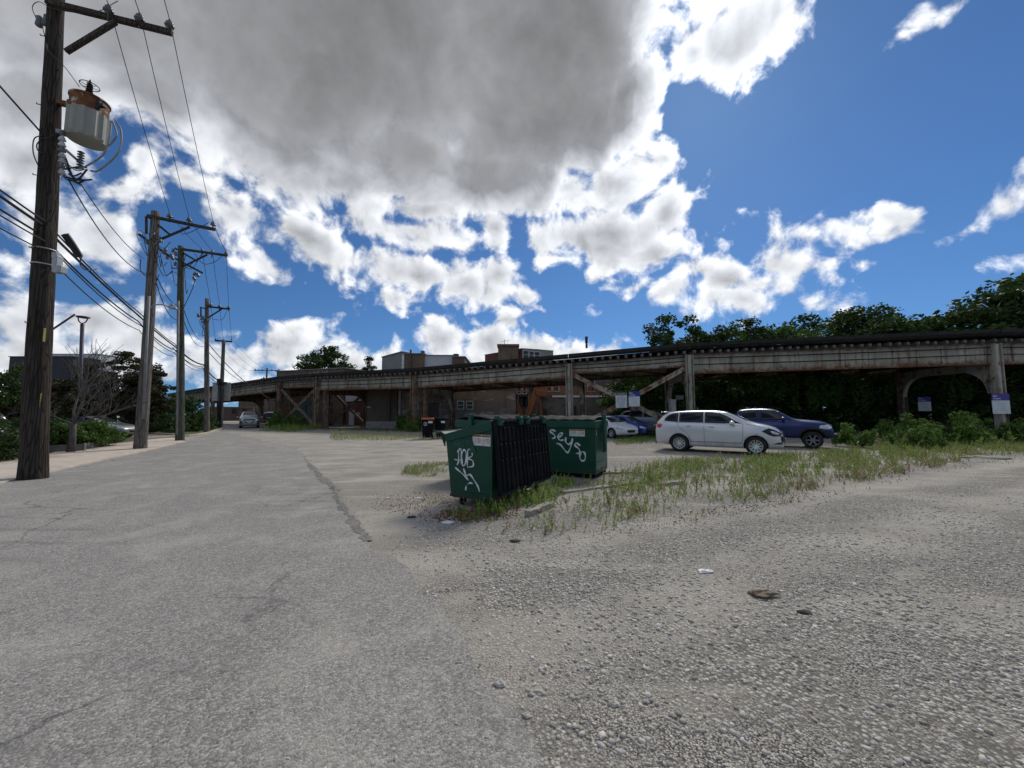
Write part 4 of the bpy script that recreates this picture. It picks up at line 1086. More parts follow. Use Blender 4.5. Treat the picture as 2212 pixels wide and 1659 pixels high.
# ================================================================== DUMPSTERS
def green_mat(name, base, worn):
    m, t, p, co = newmat(name)
    n = t.noise(co, 2.0, 6, 0.6); n2 = t.noise(t.vm('MULTIPLY', co, (1, 1, .3)), 5, 6, 0.7)
    c = t.mix(t.mr(n, 0.35, 0.68), base, (base[0]*1.6, base[1]*1.35, base[2]*1.5))
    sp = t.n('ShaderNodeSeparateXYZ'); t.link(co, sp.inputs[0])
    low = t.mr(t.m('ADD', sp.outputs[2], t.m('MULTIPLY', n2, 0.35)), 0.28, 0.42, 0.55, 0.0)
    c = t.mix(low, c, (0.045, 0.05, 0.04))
    scr = t.noise(t.vm('MULTIPLY', co, (1, 1, 6)), 9, 5, 0.7)
    c = t.mix(t.mr(scr, 0.66, 0.72, 0, worn), c, (0.10,0.14,0.11))
    c = t.mix(t.mr(n2, 0.64, 0.70, 0, worn), c, (0.10,0.055,0.03))
    t.link(c, p.inputs['Base Color']); p.inputs['Roughness'].default_value = 0.38
    t.put(p.inputs['Roughness'], t.mr(n, 0.3, 0.7, 0.30, 0.55)); p.inputs['Specular IOR Level'].default_value = 0.3
    bump(t, p, t.m('ADD', n, t.m('MULTIPLY', n2, .15)), 0.5, 0.035)
    return m
GREEN = green_mat('dumpster green', (0.004, 0.043, 0.022), 0.5)
GREEN2 = green_mat('dumpster side green', (0.007, 0.055, 0.030), 0.8)
LIDM = pm('black lid plastic', (0.0065, 0.0075, 0.009), 0.75, var=0.25, scale=4, bmp=0.1, spec=.10, dirt=(0.02,0.022,0.023), dscale=3, dirt_amt=.6)
INSIDE = pm('dumpster inside', (0.02,0.028,0.02), 0.8)
SPRAY = pm('white spray paint', (0.62,0.65,0.66), 0.6, var=0.12, scale=20)
SPRAYT = pm('teal spray paint', (0.04,0.16,0.13), 0.6, var=0.2)
STICK = pm('sticker white', (0.60,0.58,0.54), 0.5, var=0.15, scale=30)
STORG = pm('sticker orange', (0.45,0.11,0.03), 0.5)
INK = pm('black ink', (0.03,0.03,0.035), 0.6)
INKG = pm('grey print', (0.25,0.25,0.26), 0.6)
CASTER = pm('caster grey', (0.05,0.05,0.052), 0.6)

def caster(root, x, y, M, r=.085):
    mb = MB(); mb.box((x, y, .155), (.11, .1, .03), M=None); 
    for s in (-1, 1): mb.box((x, y + s*.035, .12), (.06, .012, .10))
    f = MB(); f.v = [tuple(M @ Vector(v)) for v in mb.v]; f.f = mb.f; f.mi = mb.mi; br = f.build('caster', CASTER, root)
    mb = MB(); mb.lathe([(.02,-.025),(r*.9,-.025),(r,-.012),(r,.012),(r*.9,.025),(.02,.025)], (0,0,0), 18, M=Matrix.Rotation(R(90), 4, 'X'))
    f = MB(); f.v = [tuple(M @ (Vector(v) + Vector((x, y, r)))) for v in mb.v]; f.f = mb.f; f.mi = mb.mi
    w_ = f.build('wheel', BLACKRUB, root, smooth=False); w_.parent = br
class LMB(MB):
    """mesh builder in a thing's own frame"""
    def __init__(self, M): super().__init__(); self.M = M
    def build(self, *a, **k):
        self.v = [tuple(self.M @ Vector(v)) for v in self.v]; return super().build(*a, **k)
def sticker(M, root, org, right, up, w=.30, h=.16, halves=2):
    o, r, u = Vector(org), Vector(right).normalized(), Vector(up).normalized(); nrm = r.cross(u)
    b = LMB(M); b.cur = 0
    def rect(x0, y0, x1, y1, d, mi):
        q = [o + r*x + u*y + nrm*d for x, y in ((x0,y0),(x1,y0),(x1,y1),(x0,y1))]; b.add(q, [(0,1,2,3)], mi)
    rect(0, 0, w, h, .003, 0)
    for k in range(halves):
        x = w*(k + .03)/halves; x2 = w*(k + .96)/halves
        rect(x, h*.80, x2, h*.97, .005, 1)
        put_text(b, 'WARNING', h*.17, o + r*((x+x2)/2) + u*(h*.825) + nrm*.007, r, u, mi=2)
        for l in range(5): rect(x + w*.02, h*(.12 + l*.12), x + (x2-x)*(.45 if l < 3 else .9), h*(.15 + l*.12), .005, 3)
        cx, cy, rr_ = x + (x2-x)*.74, h*.45, h*.20
        ring = [(cx+math.cos(a)*rr_, cy+math.sin(a)*rr_) for a in [2*math.pi*q/14 for q in range(15)]]
        ribbon(b, ring, h*.035, o + nrm*.006, r, u, mi=2, n=1); ribbon(b, [(cx-rr_*.6, cy+rr_*.6), (cx+rr_*.6, cy-rr_*.6)], h*.03, o + nrm*.006, r, u, mi=2, n=1)
        ribbon(b, [(cx-rr_*.3, cy-rr_*.4), (cx, cy+rr_*.1), (cx+rr_*.3, cy-rr_*.3)], h*.05, o + nrm*.006, r, u, mi=2, n=1)
    return b.build('warning_sticker', [STICK, STORG, INK, INKG], root)

def dumpster(loc, rz, L, label, lids, seed, h_back=1.45, h_front=1.22, w=.90, casters=True, z0=.18, lip=.12):
    M = Matrix.Translation(Vector(loc)) @ Matrix.Rotation(rz, 4, 'Z')
    rt = thing('dumpster', loc, rz, label, 'dumpster', 'green rubbish dumpsters at the lot')
    yb, yf0, yf1 = -w/2, w/2 - .06, w/2 + .08
    prof = [(yb, z0), (yf0, z0), (yf1, h_front), (yb, h_back)]
    b = LMB(M); T = .03
    for s in (-1, 1):
        x = s*(L/2) - (T if s > 0 else 0)
        b.prism([(x, y, z) for y, z in prof], (T, 0, 0))
    x0, x1 = -L/2 + T, L/2 - T
    b.prism([(x0, yb, z0), (x0, yb + T, z0), (x0, yb + T, h_back - .002), (x0, yb, h_back - .002)], (x1-x0, 0, 0))
    b.prism([(x0, yf0 - T, z0), (x0, yf0, z0), (x0, yf1, h_front - .002), (x0, yf1 - T, h_front - .002)], (x1-x0, 0, 0))
    b.prism([(x0, yb + T, z0 + .02), (x0, yf0 - T, z0 + .02), (x0, yf0 - T, z0 + .05), (x0, yb + T, z0 + .05)], (x1-x0, 0, 0))
    body = b.build('body', GREEN, rt)
    # rim band on both end faces and along the front, bottom skirt
    for s in (-1, 1):
        b = LMB(M); x = s*(L/2) + (0 if s > 0 else -.03)
        b.prism([(x, yb, h_back - .15), (x, yf1 - .01, h_front - .12), (x, yf1 + .015, h_front + .012), (x, yb, h_back + .012)], (.03, 0, 0))
        b.build('rim', GREEN2 if seed == 2 else GREEN, rt, bevel=.006)
        b = LMB(M); b.box((s*(L/2 + .008), 0 - .03, z0 + .10), (.016, w - .07, .012)); b.build('seam', GREEN2, rt)
    b = LMB(M); b.prism([(-L/2 - .03, yf1, h_front - .12), (-L/2 - .03, yf1 + lip*.9, h_front + .03), (-L/2 - .03, yf1 + lip*.9 - .02, h_front + .06), (-L/2-.03, yf1 - .01, h_front + .015)], (L + .06, 0, 0))
    b.build('front_lip', GREEN, rt)
    b = LMB(M); b.tube([(-L/2 - .10, yf1 + lip + .01, h_front + .05), (L/2 + .10, yf1 + lip + .01, h_front + .05)], .028, 10); b.build('lift_bar', pm('worn bar %d' % seed, (0.12,0.12,0.115), .5, .3), rt, smooth=True)
    b = LMB(M)
    for x, y, sx, sy in ((0, yb - .0, L, .03), (0, yf0, L, .03)): b.box((x, y, z0 + .005), (sx + .02, sy + .02, .05))
    b.box((0, -.03, z0 - .02), (L - .04, w - .1, .03)); b.build('base_frame', pm('rusty base %d' % seed, (0.06,0.04,0.03), .9, var=.4), rt)
    if casters:
        for x in (-L/2 + .16, L/2 - .16):
            for y in (-w/2 + .12, w/2 - .2): caster(rt, x, y, M)
    return rt, M, (yb, yf0, yf1, L)

# nearest: lids thrown back and hanging over the near side
a61 = R(61)
near = Vector((-.33, 6.45, 0)); la = Vector((math.cos(a61), math.sin(a61), 0)); lb = Vector((-math.sin(a61), math.cos(a61), 0))
c1 = near + la*1.02 + lb*.45
d1, M1, (yb, yf0, yf1, L1) = dumpster(c1, a61, 2.04, 'green dumpster on casters, tagged in white, both ribbed black lids hanging open down its side', True, 1, h_back=1.47)
def hung_lid(x0, x1):
    b = LMB(M1); wd = x1 - x0; ytop, ybot = yb - .045, yb - .16; zt, zb = 1.50, .27
    def P(x, v, d=0): return (x, ytop + (ybot - ytop)*v - d, zt + (zb - zt)*v)
    # base sheet
    b.prism([P(x0, 0), P(x1, 0), P(x1, 1), P(x0, 1)], (0, .03, 0))
    lid = b.build('lid', LIDM, d1)
    n = 6; pitch = (wd - .10) / n
    for k in range(n):
        xa = x0 + .05 + pitch*(k + .18); xb = xa + pitch*.62; b = LMB(M1); d = .035
        rows_ = [(.10, 0), (.12, d), (.30, d), (.32, d*.45), (.34, d), (.52, d), (.54, d*.45), (.56, d), (.94, d), (.965, 0)]
        vs = []
        for v, dd in rows_:
            vs += [P(xa, v, 0), P(xa + .018, v, dd), P((xa+xb)/2, v, dd*1.12), P(xb - .018, v, dd), P(xb, v, 0)]
        b.add(vs, [(5*i+j, 5*i+j+1, 5*i+j+6, 5*i+j+5) for i in range(len(rows_)-1) for j in range(4)])
        o = b.build('lid_rib', LIDM, d1, smooth=False); o.parent = lid
    b = LMB(M1)
    b.prism([P(x0, .0, .012), P(x1, .0, .012), P(x1, .045, .03), P(x0, .045, .03)], (0, .02, 0)); b.prism([P(x0, .97, .01), P(x1, .97, .01), P(x1, 1.01, .03), P(x0, 1.01, .03)], (0, .03, 0))
    for xx in (x0, x1 - .03): b.prism([P(xx, .04, .0), P(xx + .03, .04, .0), P(xx + .03, .98, .0), P(xx, .98, .0)], (0, -.035, 0))
    o = b.build('lid_edge', LIDM, d1); o.parent = lid
    for xx in (x0 + .12, x1 - .14):
        b = LMB(M1); b.box((xx, ytop - .01, zt + .0), (.10, .12, .07)); b.box((xx, ytop - .03, zt - .07), (.14, .07, .07)); b.box((xx - .03, ytop-.0, zt + .035), (.03, .1, .05)); b.box((xx+.035, ytop-.0, zt + .03), (.03, .1, .04))
        b.build('hinge', GREEN2, d1, bevel=.008)
    b = LMB(M1)
    for q in range(3): b.box((x0 + wd*(.35 + .15*q), ytop - .03, zt - .035), (.09, .03, .025))
    o = b.build('lid_grip', LIDM, d1); o.parent = lid
hung_lid(-1.03, -.02); hung_lid(.0, 1.01)
# end face towards the camera: x = -L/2 ; right = -y , up = z
xe = -L1/2 - .002; FO = (xe, yf1, 0); RR = (0, -1, 0)
sticker(M1, d1, (xe - .001, -.06, 1.06), (0, -1, -0.02), (0, 0, 1), .36, .185)
b = LMB(M1)
def st(pts, wd, mi=0): ribbon(b, pts, wd, (xe - .003, yf0, 0), RR, (0, 0, 1), mi)
# white tag
st([(.13,.92),(.15,.95),(.155,.78),(.12,.70)], .03); st([(.15,.95),(.19,.99),(.215,.93),(.21,.72)], .030); st([(.06,.80),(.15,.79),(.25,.80)], .018)
st([(.24,.72),(.22,.86),(.26,.97),(.31,.93),(.31,.78),(.27,.70),(.23,.72)], .030)
st([(.34,.70),(.35,.97),(.42,.96),(.44,.88),(.36,.83),(.45,.80),(.46,.71),(.34,.68)], .030)
st([(.08,.66),(.18,.60),(.30,.52),(.37,.46)], .032); st([(.26,.66),(.32,.54),(.40,.56),(.48,.48),(.56,.38),(.60,.29)], .034); st([(.31,.28),(.33,.37),(.40,.42),(.46,.41)], .032)
b.build('graffiti_tag', SPRAY, d1)
b = LMB(M1)
for l in (((.04,1.02),(.07,1.13),(.10,1.03),(.14,1.15),(.15,1.02)), ((.18,1.12),(.18,1.02)), ((.27,1.12),(.22,1.09),(.23,1.03),(.28,1.04)), ((.31,1.03),(.32,1.15),(.36,1.10),(.31,1.08)), ((.42,1.10),(.43,1.03)), ((.16,.98),(.30,1.0),(.42,.98))): st(l, .008)
b.build('graffiti_scrawl', SPRAYT, d1)
b = LMB(M1); b.prism([(xe-.002, yf0-.43, 1.19), (xe-.002, yf0-.40, .93), (xe-.002, yf0-.53, .93)], (-.012, 0, 0)); b.box((xe - .01, yf0 - .35, 1.235), (.02, .22, .02)); b.build('gusset', GREEN2, d1)
b = LMB(M1); b.tube([(xe-.02, -.05, .36), (xe-.04, -.02, .40), (xe-.04, .03, .40), (xe-.02, .05, .36)], .008, 5); b.build('tow_loop', GREEN2, d1)
for q in (0, 1):
    b = LMB(M1); b.prism([(-L1/2 - .03 - (0 if q else 0) + q*(L1+.03), yf1, h) for h in (1.02, 1.2)] + [(-L1/2 - .03 + q*(L1+.03), yf1 + .12, 1.27)], (.03, 0, 0)); b.build('lip_gusset', GREEN, d1)
# rubbish inside
mb = MB()
q0 = c1 + la*.15 + lb*.1 + Vector((0,0,1.22))
def blob(mb, c, r, seed, sq=(1,1,.8), n=9, amp=.18):
    rr_ = random.Random(seed); vs = []; c = Vector(c)
    ph = [rr_.uniform(0, 6) for _ in range(6)]
    for i in range(n + 1):
        th = math.pi * i / n
        for j in range(2*n):
            a = math.pi * j / n
            k = 1 + amp*(math.sin(3*a + ph[0] + 2*th) * .5 + math.sin(5*th + ph[1]) * math.cos(2*a + ph[2]) * .6 + rr_.uniform(-.35, .35))
            vs.append(c + Vector((math.sin(th)*math.cos(a)*r*k*sq[0], math.sin(th)*math.sin(a)*r*k*sq[1], math.cos(th)*r*k*sq[2])))
    m_ = 2*n
    mb.add(vs, [(i*m_+j, i*m_+(j+1)%m_, (i+1)*m_+(j+1)%m_, (i+1)*m_+j) for i in range(n) for j in range(m_)])
blob(mb, q0, .27, 3); tag(mb.build('rubbish_bag', pm('white plastic bag', (0.72,0.72,0.72), .4), smooth=True), 'crumpled white plastic bag poking out of the nearest dumpster', 'rubbish bag')
mb = MB(); blob(mb, c1 + la*.5 + lb*.22 + Vector((0,0,1.2)), .33, 8, amp=.1); tag(mb.build('rubbish_bag', LIDM, smooth=True), 'black rubbish bag behind the white one in the nearest dumpster', 'rubbish bag')

# second: closed, seen from its long side
a27 = R(-27); X2 = Vector((math.cos(a27), math.sin(a27), 0)); Y2v = Vector((-math.sin(a27), math.cos(a27), 0)); C2 = Vector((2.05, 9.53, 0))
L2, W2 = 1.86, 1.22
c2 = C2 - X2*(L2/2) + Y2v*(W2/2); M2 = Matrix.Translation(c2) @ Matrix.Rotation(a27, 4, 'Z')
d2 = thing('dumpster', c2, a27, 'closed green dumpster sprayed with the word seyso, standing between the open one and the cars', 'dumpster', 'green rubbish dumpsters at the lot')
def closed_dumpster(rt, M, L, Wd, H=1.42):
    b = LMB(M); b.box((0, 0, H/2 + .05), (L, Wd, H - .10)); b.build('body', GREEN, rt, bevel=.012)
    b = LMB(M); b.box((0, 0, H - .09), (L + .07, Wd + .07, .18)); b.build('rim', GREEN2, rt, bevel=.012)
    b = LMB(M); b.box((0, -Wd/2 - .006, .40), (L - .02, .012, .012)); b.box((L/2 + .006, 0, .40), (.012, Wd - .02, .012)); b.build('seam', GREEN2, rt)
    b = LMB(M); b.box((0, 0, .045), (L - .06, Wd - .06, .05)); b.build('base_frame', LIDM, rt)
    for x0, x1 in ((-L/2 + .02, -.01), (.01, L/2 - .02)):
        b = LMB(M); n = 8; vs = []
        for i in range(n + 1):
            y = -Wd/2 + Wd*i/n; 
            for j in range(7):
                x = x0 + (x1-x0)*j/6; vs.append((x, y, H + .025 + .10*math.sin(math.pi*min(1, i/n*1.0))*(.7+.3*math.sin(math.pi*j/6)) + (.015 if j % 2 else 0)))
        b.add(vs, [(7*i+j, 7*i+j+1, 7*i+j+8, 7*i+j+7) for i in range(n) for j in range(6)])
        o = b.build('lid', LIDM, rt, smooth=False); md = o.modifiers.new('thick', 'SOLIDIFY'); md.thickness = .03
    for x in (L/2 + .05, -L/2 - .05):
        b = LMB(M); b.prism([(x, -.05, .62), (x, .10, .62), (x, .16, 1.30), (x, -.14, 1.30)], (.07 if x > 0 else -.07, 0, 0)); b.box((x*1.0 + (.02 if x > 0 else -.02), .02, 1.42), (.10, .10, .32)); b.build('lift_pocket', GREEN2, rt, bevel=.008)
closed_dumpster(d2, M2, L2, W2)
yf = -W2/2 - .002
sticker(M2, d2, (.27, yf - .001, 1.03), (1, 0, 0), (0, 0, 1), .40, .17)
b = LMB(M2)
def st2(pts, wd=.048): ribbon(b, pts, wd, (-.27, yf - .003, 0), (1, 0, 0), (0, 0, 1))
st2([(.17,1.14),(.06,1.18),(.02,1.13),(.13,1.05),(.14,.98),(.06,.95)]); st2([(.22,.98),(.33,1.04),(.35,1.09),(.28,1.09),(.23,1.0),(.28,.92),(.38,.93)])
st2([(.44,1.0),(.44,.88),(.52,.82),(.60,.90)]); st2([(.62,.98),(.58,.80),(.50,.62),(.42,.66),(.30,.80),(.18,.84)]); st2([(.82,.80),(.72,.86),(.68,.80),(.78,.72),(.80,.62),(.70,.60)])
st2([(.84,.66),(.80,.52),(.86,.42),(.94,.48),(.93,.62),(.86,.66)])
b.build('graffiti_tag', SPRAY, d2)
b = LMB(M2); b.add([(-.60, yf-.002, .86), (-.44, yf-.002, .86), (-.52, yf-.002, 1.16), (-.60, yf-.002, 1.16)], [(0,1,2,3)]); b.build('paper_sticker', STICK, d2)
b = LMB(M2); ribbon(b, [(.0,.0),(.02,.05),(.0,.09)], .03, (-.55, yf-.002, .68), (1,0,0), (0,0,1)); b.build('paint_dab', SPRAY, d2)
b = LMB(M2)
ribbon(b, [(.10,1.06),(.12,1.12),(.11,1.18)], .035, (L2/2 + .004, -W2/2, 0), (0,1,0), (0,0,1)); b.build('paint_dab', SPRAY, d2)
b = LMB(M2); m_ = pm('pale overspray', (0.10,0.16,0.13), .45, var=.5, scale=3)
P_ = [(.0,.0)]; bt = [( .06,.12),(.30,.10),(.6,.13),(.9,.1),(1.16,.12),(1.16,.46),(1.0,.52),(.9,.44),(.8,.50),(.62,.46),(.5,.58),(.38,.5),(.25,.62),(.1,.52),(.06,.6)]
b.add([(L2/2 + .004, -W2/2 + y, z + .1) for y, z in bt], [tuple(range(len(bt)))]); b.build('overspray', m_, d2)
# third, behind the nearest
c3 = Vector((-.42, 10.3, 0)); M3 = Matrix.Translation(c3) @ Matrix.Rotation(R(55), 4, 'Z')
d3 = thing('dumpster', c3, R(55), 'closed green dumpster mostly hidden behind the open one, only its rim and black lid showing', 'dumpster', 'green rubbish dumpsters at the lot')
closed_dumpster(d3, M3, 1.86, 1.1, 1.44)

# wheelie bins by the viaduct column
def bin_(loc, rz, label, lidm, logo):
    M = Matrix.Translation(Vector(loc)) @ Matrix.Rotation(rz, 4, 'Z'); rt = thing('wheelie_bin', loc, rz, label, 'wheelie bin')
    b = LMB(M); lo, hi = [(-.28,-.28,.08),(.28,-.28,.08),(.28,.28,.08),(-.28,.28,.08)], [(-.36,-.38,1.22),(.36,-.38,1.22),(.36,.36,1.22),(-.36,.36,1.22)]
    b.add(lo + hi, [(3,2,1,0),(4,5,6,7),(0,1,5,4),(1,2,6,5),(2,3,7,6),(3,0,4,7)]); b.build('body', LIDM, rt, bevel=.03)
    b = LMB(M); b.box((0,0,1.27), (.78,.82,.10)); b.build('lid', lidm, rt, bevel=.03)
    b = LMB(M); b.tube([(-.3,.42,1.2),(.3,.42,1.2)], .02, 6); b.build('handle', LIDM, rt)
    for s in (-1, 1):
        b = LMB(M); b.lathe([(.02,-.03),(.13,-.03),(.13,.03),(.02,.03)], (s*.3,.28,.13), 14, M=Matrix.Rotation(R(90),4,'Y')); b.build('wheel', BLACKRUB, rt)
    b = LMB(M)
    if logo:
        ring = [(-.12+math.cos(a)*.10, .95+math.sin(a)*.10) for a in [2*math.pi*q/14 for q in range(15)]]; ribbon(b, ring, .03, (0,-.385,0), (1,0,0), (0,0,1), n=1)
        ribbon(b, [(-.17,.93),(-.12,1.0),(-.07,.93),(-.17,.93)], .025, (0,-.386,0), (1,0,0), (0,0,1), n=1)
    q = .14; b.add([(q-.08,-.383,1.0),(q+.18,-.383,1.0),(q+.18,-.388,1.13),(q-.08,-.388,1.13)], [(0,1,2,3)]); b.build('decal', STICK, rt)
bin_((-5.35, 24.5, 0), R(8), 'black wheelie bin with an orange lid and round white emblem beside the viaduct column', pm('orange lid', (0.40,0.10,0.03), .5), True)
bin_((-4.55, 25.0, 0), R(-6), 'all black wheelie bin just right of the orange lidded one', LIDM, False)

# ================================================================== VEHICLES
from mathutils.bvhtree import BVHTree
def paint(name, col, metal=0.3, rough=0.35, coat=1.0, dusty=.45):
    m, t, p, co = newmat(name)
    n = t.noise(co, 220, 2, .5); c = t.vm('SCALE', (*col,), scale=t.mr(n, .3, .7, .93, 1.07))
    sp = t.n('ShaderNodeSeparateXYZ'); t.link(co, sp.inputs[0])
    dust = t.m('MULTIPLY', t.mr(sp.outputs[2], .25, .65, dusty, 0.0), t.mr(t.noise(co, 3, 5), .35, .65))
    c = t.mix(dust, c, (0.20,0.185,0.16))
    t.link(c, p.inputs['Base Color']); p.inputs['Metallic'].default_value = metal; t.put(p.inputs['Roughness'], t.m('ADD', t.m('MULTIPLY', dust, .5), rough))
    p.inputs['Coat Weight'].default_value = coat; p.inputs['Coat Roughness'].default_value = 0.04
    return m
GLASS = pm('dark car glass', (0.012,0.014,0.016), 0.06, var=0.0, spec=0.35)
WINDSH = pm('windscreen glass', (0.03,0.035,0.035), 0.03, var=0.0, spec=1.0)
TRIM = pm('black trim', (0.015,0.015,0.016), 0.5)
TYRE = pm('tyre', (0.018,0.018,0.018), 0.85, var=.3)
ALLOY = pm('alloy wheel', (0.62,0.63,0.65), 0.28, 0.8)
HUBDK = pm('dark wheel', (0.16,0.16,0.165), 0.4, 0.5)
CHROME = pm('chrome', (0.75,0.76,0.78), 0.12, 1.0)
HEADL = pm('headlamp', (0.55,0.58,0.62), 0.08, 0.3, spec=1.0)
TAILL = pm('tail lamp', (0.42,0.012,0.015), 0.15, spec=.8)
AMBER = pm('amber lamp', (0.5,0.18,0.03), 0.2)
WELL = pm('wheel well', (0.008,0.008,0.008), 0.9)
PLATE = pm('number plate', (0.55,0.57,0.60), 0.4)
SEAMM = pm('panel gap', (0.02,0.02,0.022), 0.8)

def car_body(st, arches, name, mats, root):
    """st: list of (x, z_bottom, z_belt, z_top, w_sill, w_belt, w_top) along the car; arches: (x, z, r, half width)"""
    bm = bmesh.new(); rings = []
    for x, zb, zt_b, zt, ws, wb, wt in st:
        h = zt - zt_b
        ring = [(0, zb), (ws*.6, zb), (ws*.95, zb + .01), (ws, zb + .07), ((ws+wb)/2 + .012, zb + (zt_b-zb)*.42), (wb + .004, zb + (zt_b-zb)*.78), (wb*.985, zt_b - .015), (wb*.955, zt_b + min(.03, h*.2)),
                (wb*.955 + (wt - wb*.955)*.55, zt_b + h*.55), (wt, zt - max(.01, h*.13)), (wt*.86, zt - max(.002, h*.025)), (wt*.45, zt + .004), (0, zt + .008)]
        full = [(y, z) for y, z in ring] + [(-y, z) for y, z in ring[-2:0:-1]]
        rings.append([bm.verts.new((x, y, z)) for y, z in full])
    n = len(rings[0])
    for a, b in zip(rings[:-1], rings[1:]):
        for j in range(n): bm.faces.new((a[j], a[(j+1)%n], b[(j+1)%n], b[j]))
    bm.faces.new(rings[0]); bm.faces.new(rings[-1][::-1])
    bmesh.ops.recalc_face_normals(bm, faces=bm.faces)
    me = bpy.data.meshes.new(name); bm.to_mesh(me); bm.free()
    for m in mats: me.materials.append(m)
    o = bpy.data.objects.new(name, me); COL.objects.link(o)
    s = o.modifiers.new('s', 'SUBSURF'); s.levels = 2; s.render_levels = 2
    cutters = []
    for ax, azz, ar, aw in arches:
        for sgn in (-1, 1):
            c = MB(); c.lathe([(ar, -.2), (ar, .2)], (ax, sgn*(aw), azz), 40, M=Matrix.Rotation(R(90), 4, 'X'))
            co_ = c.build('cut', WELL); cutters.append(co_)
            b = o.modifiers.new('b', 'BOOLEAN'); b.operation = 'DIFFERENCE'; b.object = co_; b.solver = 'EXACT'
    bpy.context.view_layer.update()
    m2 = bpy.data.meshes.new_from_object(o.evaluated_get(bpy.context.evaluated_depsgraph_get()))
    for c in cutters: bpy.data.objects.remove(c)
    o.modifiers.clear(); o.data = m2
    m2.materials.clear()
    for m in mats: m2.materials.append(m)
    sm = []; mi = []
    for f in m2.polygons:
        k = 0
        for ax, azz, ar, aw in arches:
            d = [math.hypot(m2.vertices[i].co.x - ax, m2.vertices[i].co.z - azz) for i in f.vertices]
            if max(d) < ar + .004 and (abs(f.normal.y) < .35 or min(abs(m2.vertices[i].co.y) for i in f.vertices) < aw - .18) : k = 1
        mi.append(k); sm.append(k == 0)
    m2.polygons.foreach_set('material_index', mi); m2.polygons.foreach_set('use_smooth', sm)
    o.parent = root
    bvh = BVHTree.FromPolygons([v.co.copy() for v in m2.vertices], [tuple(f.vertices) for f in m2.polygons])
    return o, bvh
def panel(root, bvh, poly, axis, side, mat, name, off=.004, parent=None, step=.10, thick=0.0, bev=False):
    """a fitted panel: polygon in the side (x,z), front (y,z) or top (x,y) view, laid on the body"""
    bm = bmesh.new(); far = 5.0
    def lift(a, b): return Vector((a, side*far, b)) if axis == 'y' else (Vector((side*far, a, b)) if axis == 'x' else Vector((a, b, far)))
    vs = [bm.verts.new(lift(a, b)) for a, b in poly]; f = bm.faces.new(vs)
    ia, ib = {'y': (0, 2), 'x': (1, 2), 'z': (0, 1)}[axis]
    for idx, q in ((ia, 0), (ib, 1)):
        lo = min(p[q] for p in poly); hi = max(p[q] for p in poly); k = int((hi - lo) / step)
        for i in range(1, k + 1):
            nrm = [0, 0, 0]; nrm[idx] = 1; c = [0, 0, 0]; c[idx] = lo + (hi - lo) * i / (k + 1)
            bmesh.ops.bisect_plane(bm, geom=bm.verts[:] + bm.edges[:] + bm.faces[:], plane_co=c, plane_no=nrm)
    d = {'y': Vector((0, -side, 0)), 'x': Vector((-side, 0, 0)), 'z': Vector((0, 0, -1))}[axis]
    for v in bm.verts:
        loc, nrm, i, dist = bvh.ray_cast(v.co, d)
        if loc is None or (axis != 'z' and dist > far): 
            q = v.co.copy(); q[{'y': 1, 'x': 0, 'z': 2}[axis]] = 0.0 if axis == 'y' else (side*2.0 if axis == 'x' else 1.0)
            loc, nrm, i, dist = bvh.find_nearest(q)
        if nrm.dot(-d) < 0: nrm = -nrm
        v.co = loc + nrm * off
    me = bpy.data.meshes.new(name); bm.to_mesh(me); bm.free(); me.materials.append(mat)
    o = bpy.data.objects.new(name, me); COL.objects.link(o); o.parent = parent or root
    me.polygons.foreach_set('use_smooth', [True]*len(me.polygons))
    s = o.modifiers.new('t', 'SOLIDIFY'); s.thickness = thick or .012; s.offset = -1 if not thick else 0
    return o
def line_on(root, bvh, pts, axis, side, mat, name, w=.012, off=.003, parent=None):
    L = smooth_line(pts, 5) if len(pts) > 2 else [np.array(pts[0]) + (np.array(pts[1]) - np.array(pts[0])) * t_ / 8 for t_ in range(9)]
    vs = []; d = {'y': Vector((0, -side, 0)), 'x': Vector((-side, 0, 0)), 'z': Vector((0, 0, -1))}[axis]
    for i, p in enumerate(L):
        dd = L[min(i+1, len(L)-1)] - L[max(i-1, 0)]; dd = dd / (np.linalg.norm(dd) + 1e-9); nn = np.array((-dd[1], dd[0]))
        for s in (-1, 1):
            a, b = p + nn * s * w / 2
            o_ = Vector((a, side*5, b)) if axis == 'y' else (Vector((side*5, a, b)) if axis == 'x' else Vector((a, b, 5)))
            loc, nrm, i_, dist = bvh.ray_cast(o_, d)
            if loc is None: loc, nrm, i_, dist = bvh.find_nearest(o_ + d * 4.1)
            if nrm.dot(-d) < 0: nrm = -nrm
            vs.append(loc + nrm * off)
    mb = MB(); mb.add(vs, [(2*i, 2*i+1, 2*i+3, 2*i+2) for i in range(len(L)-1)])
    return mb.build(name, mat, parent or root, local=True)
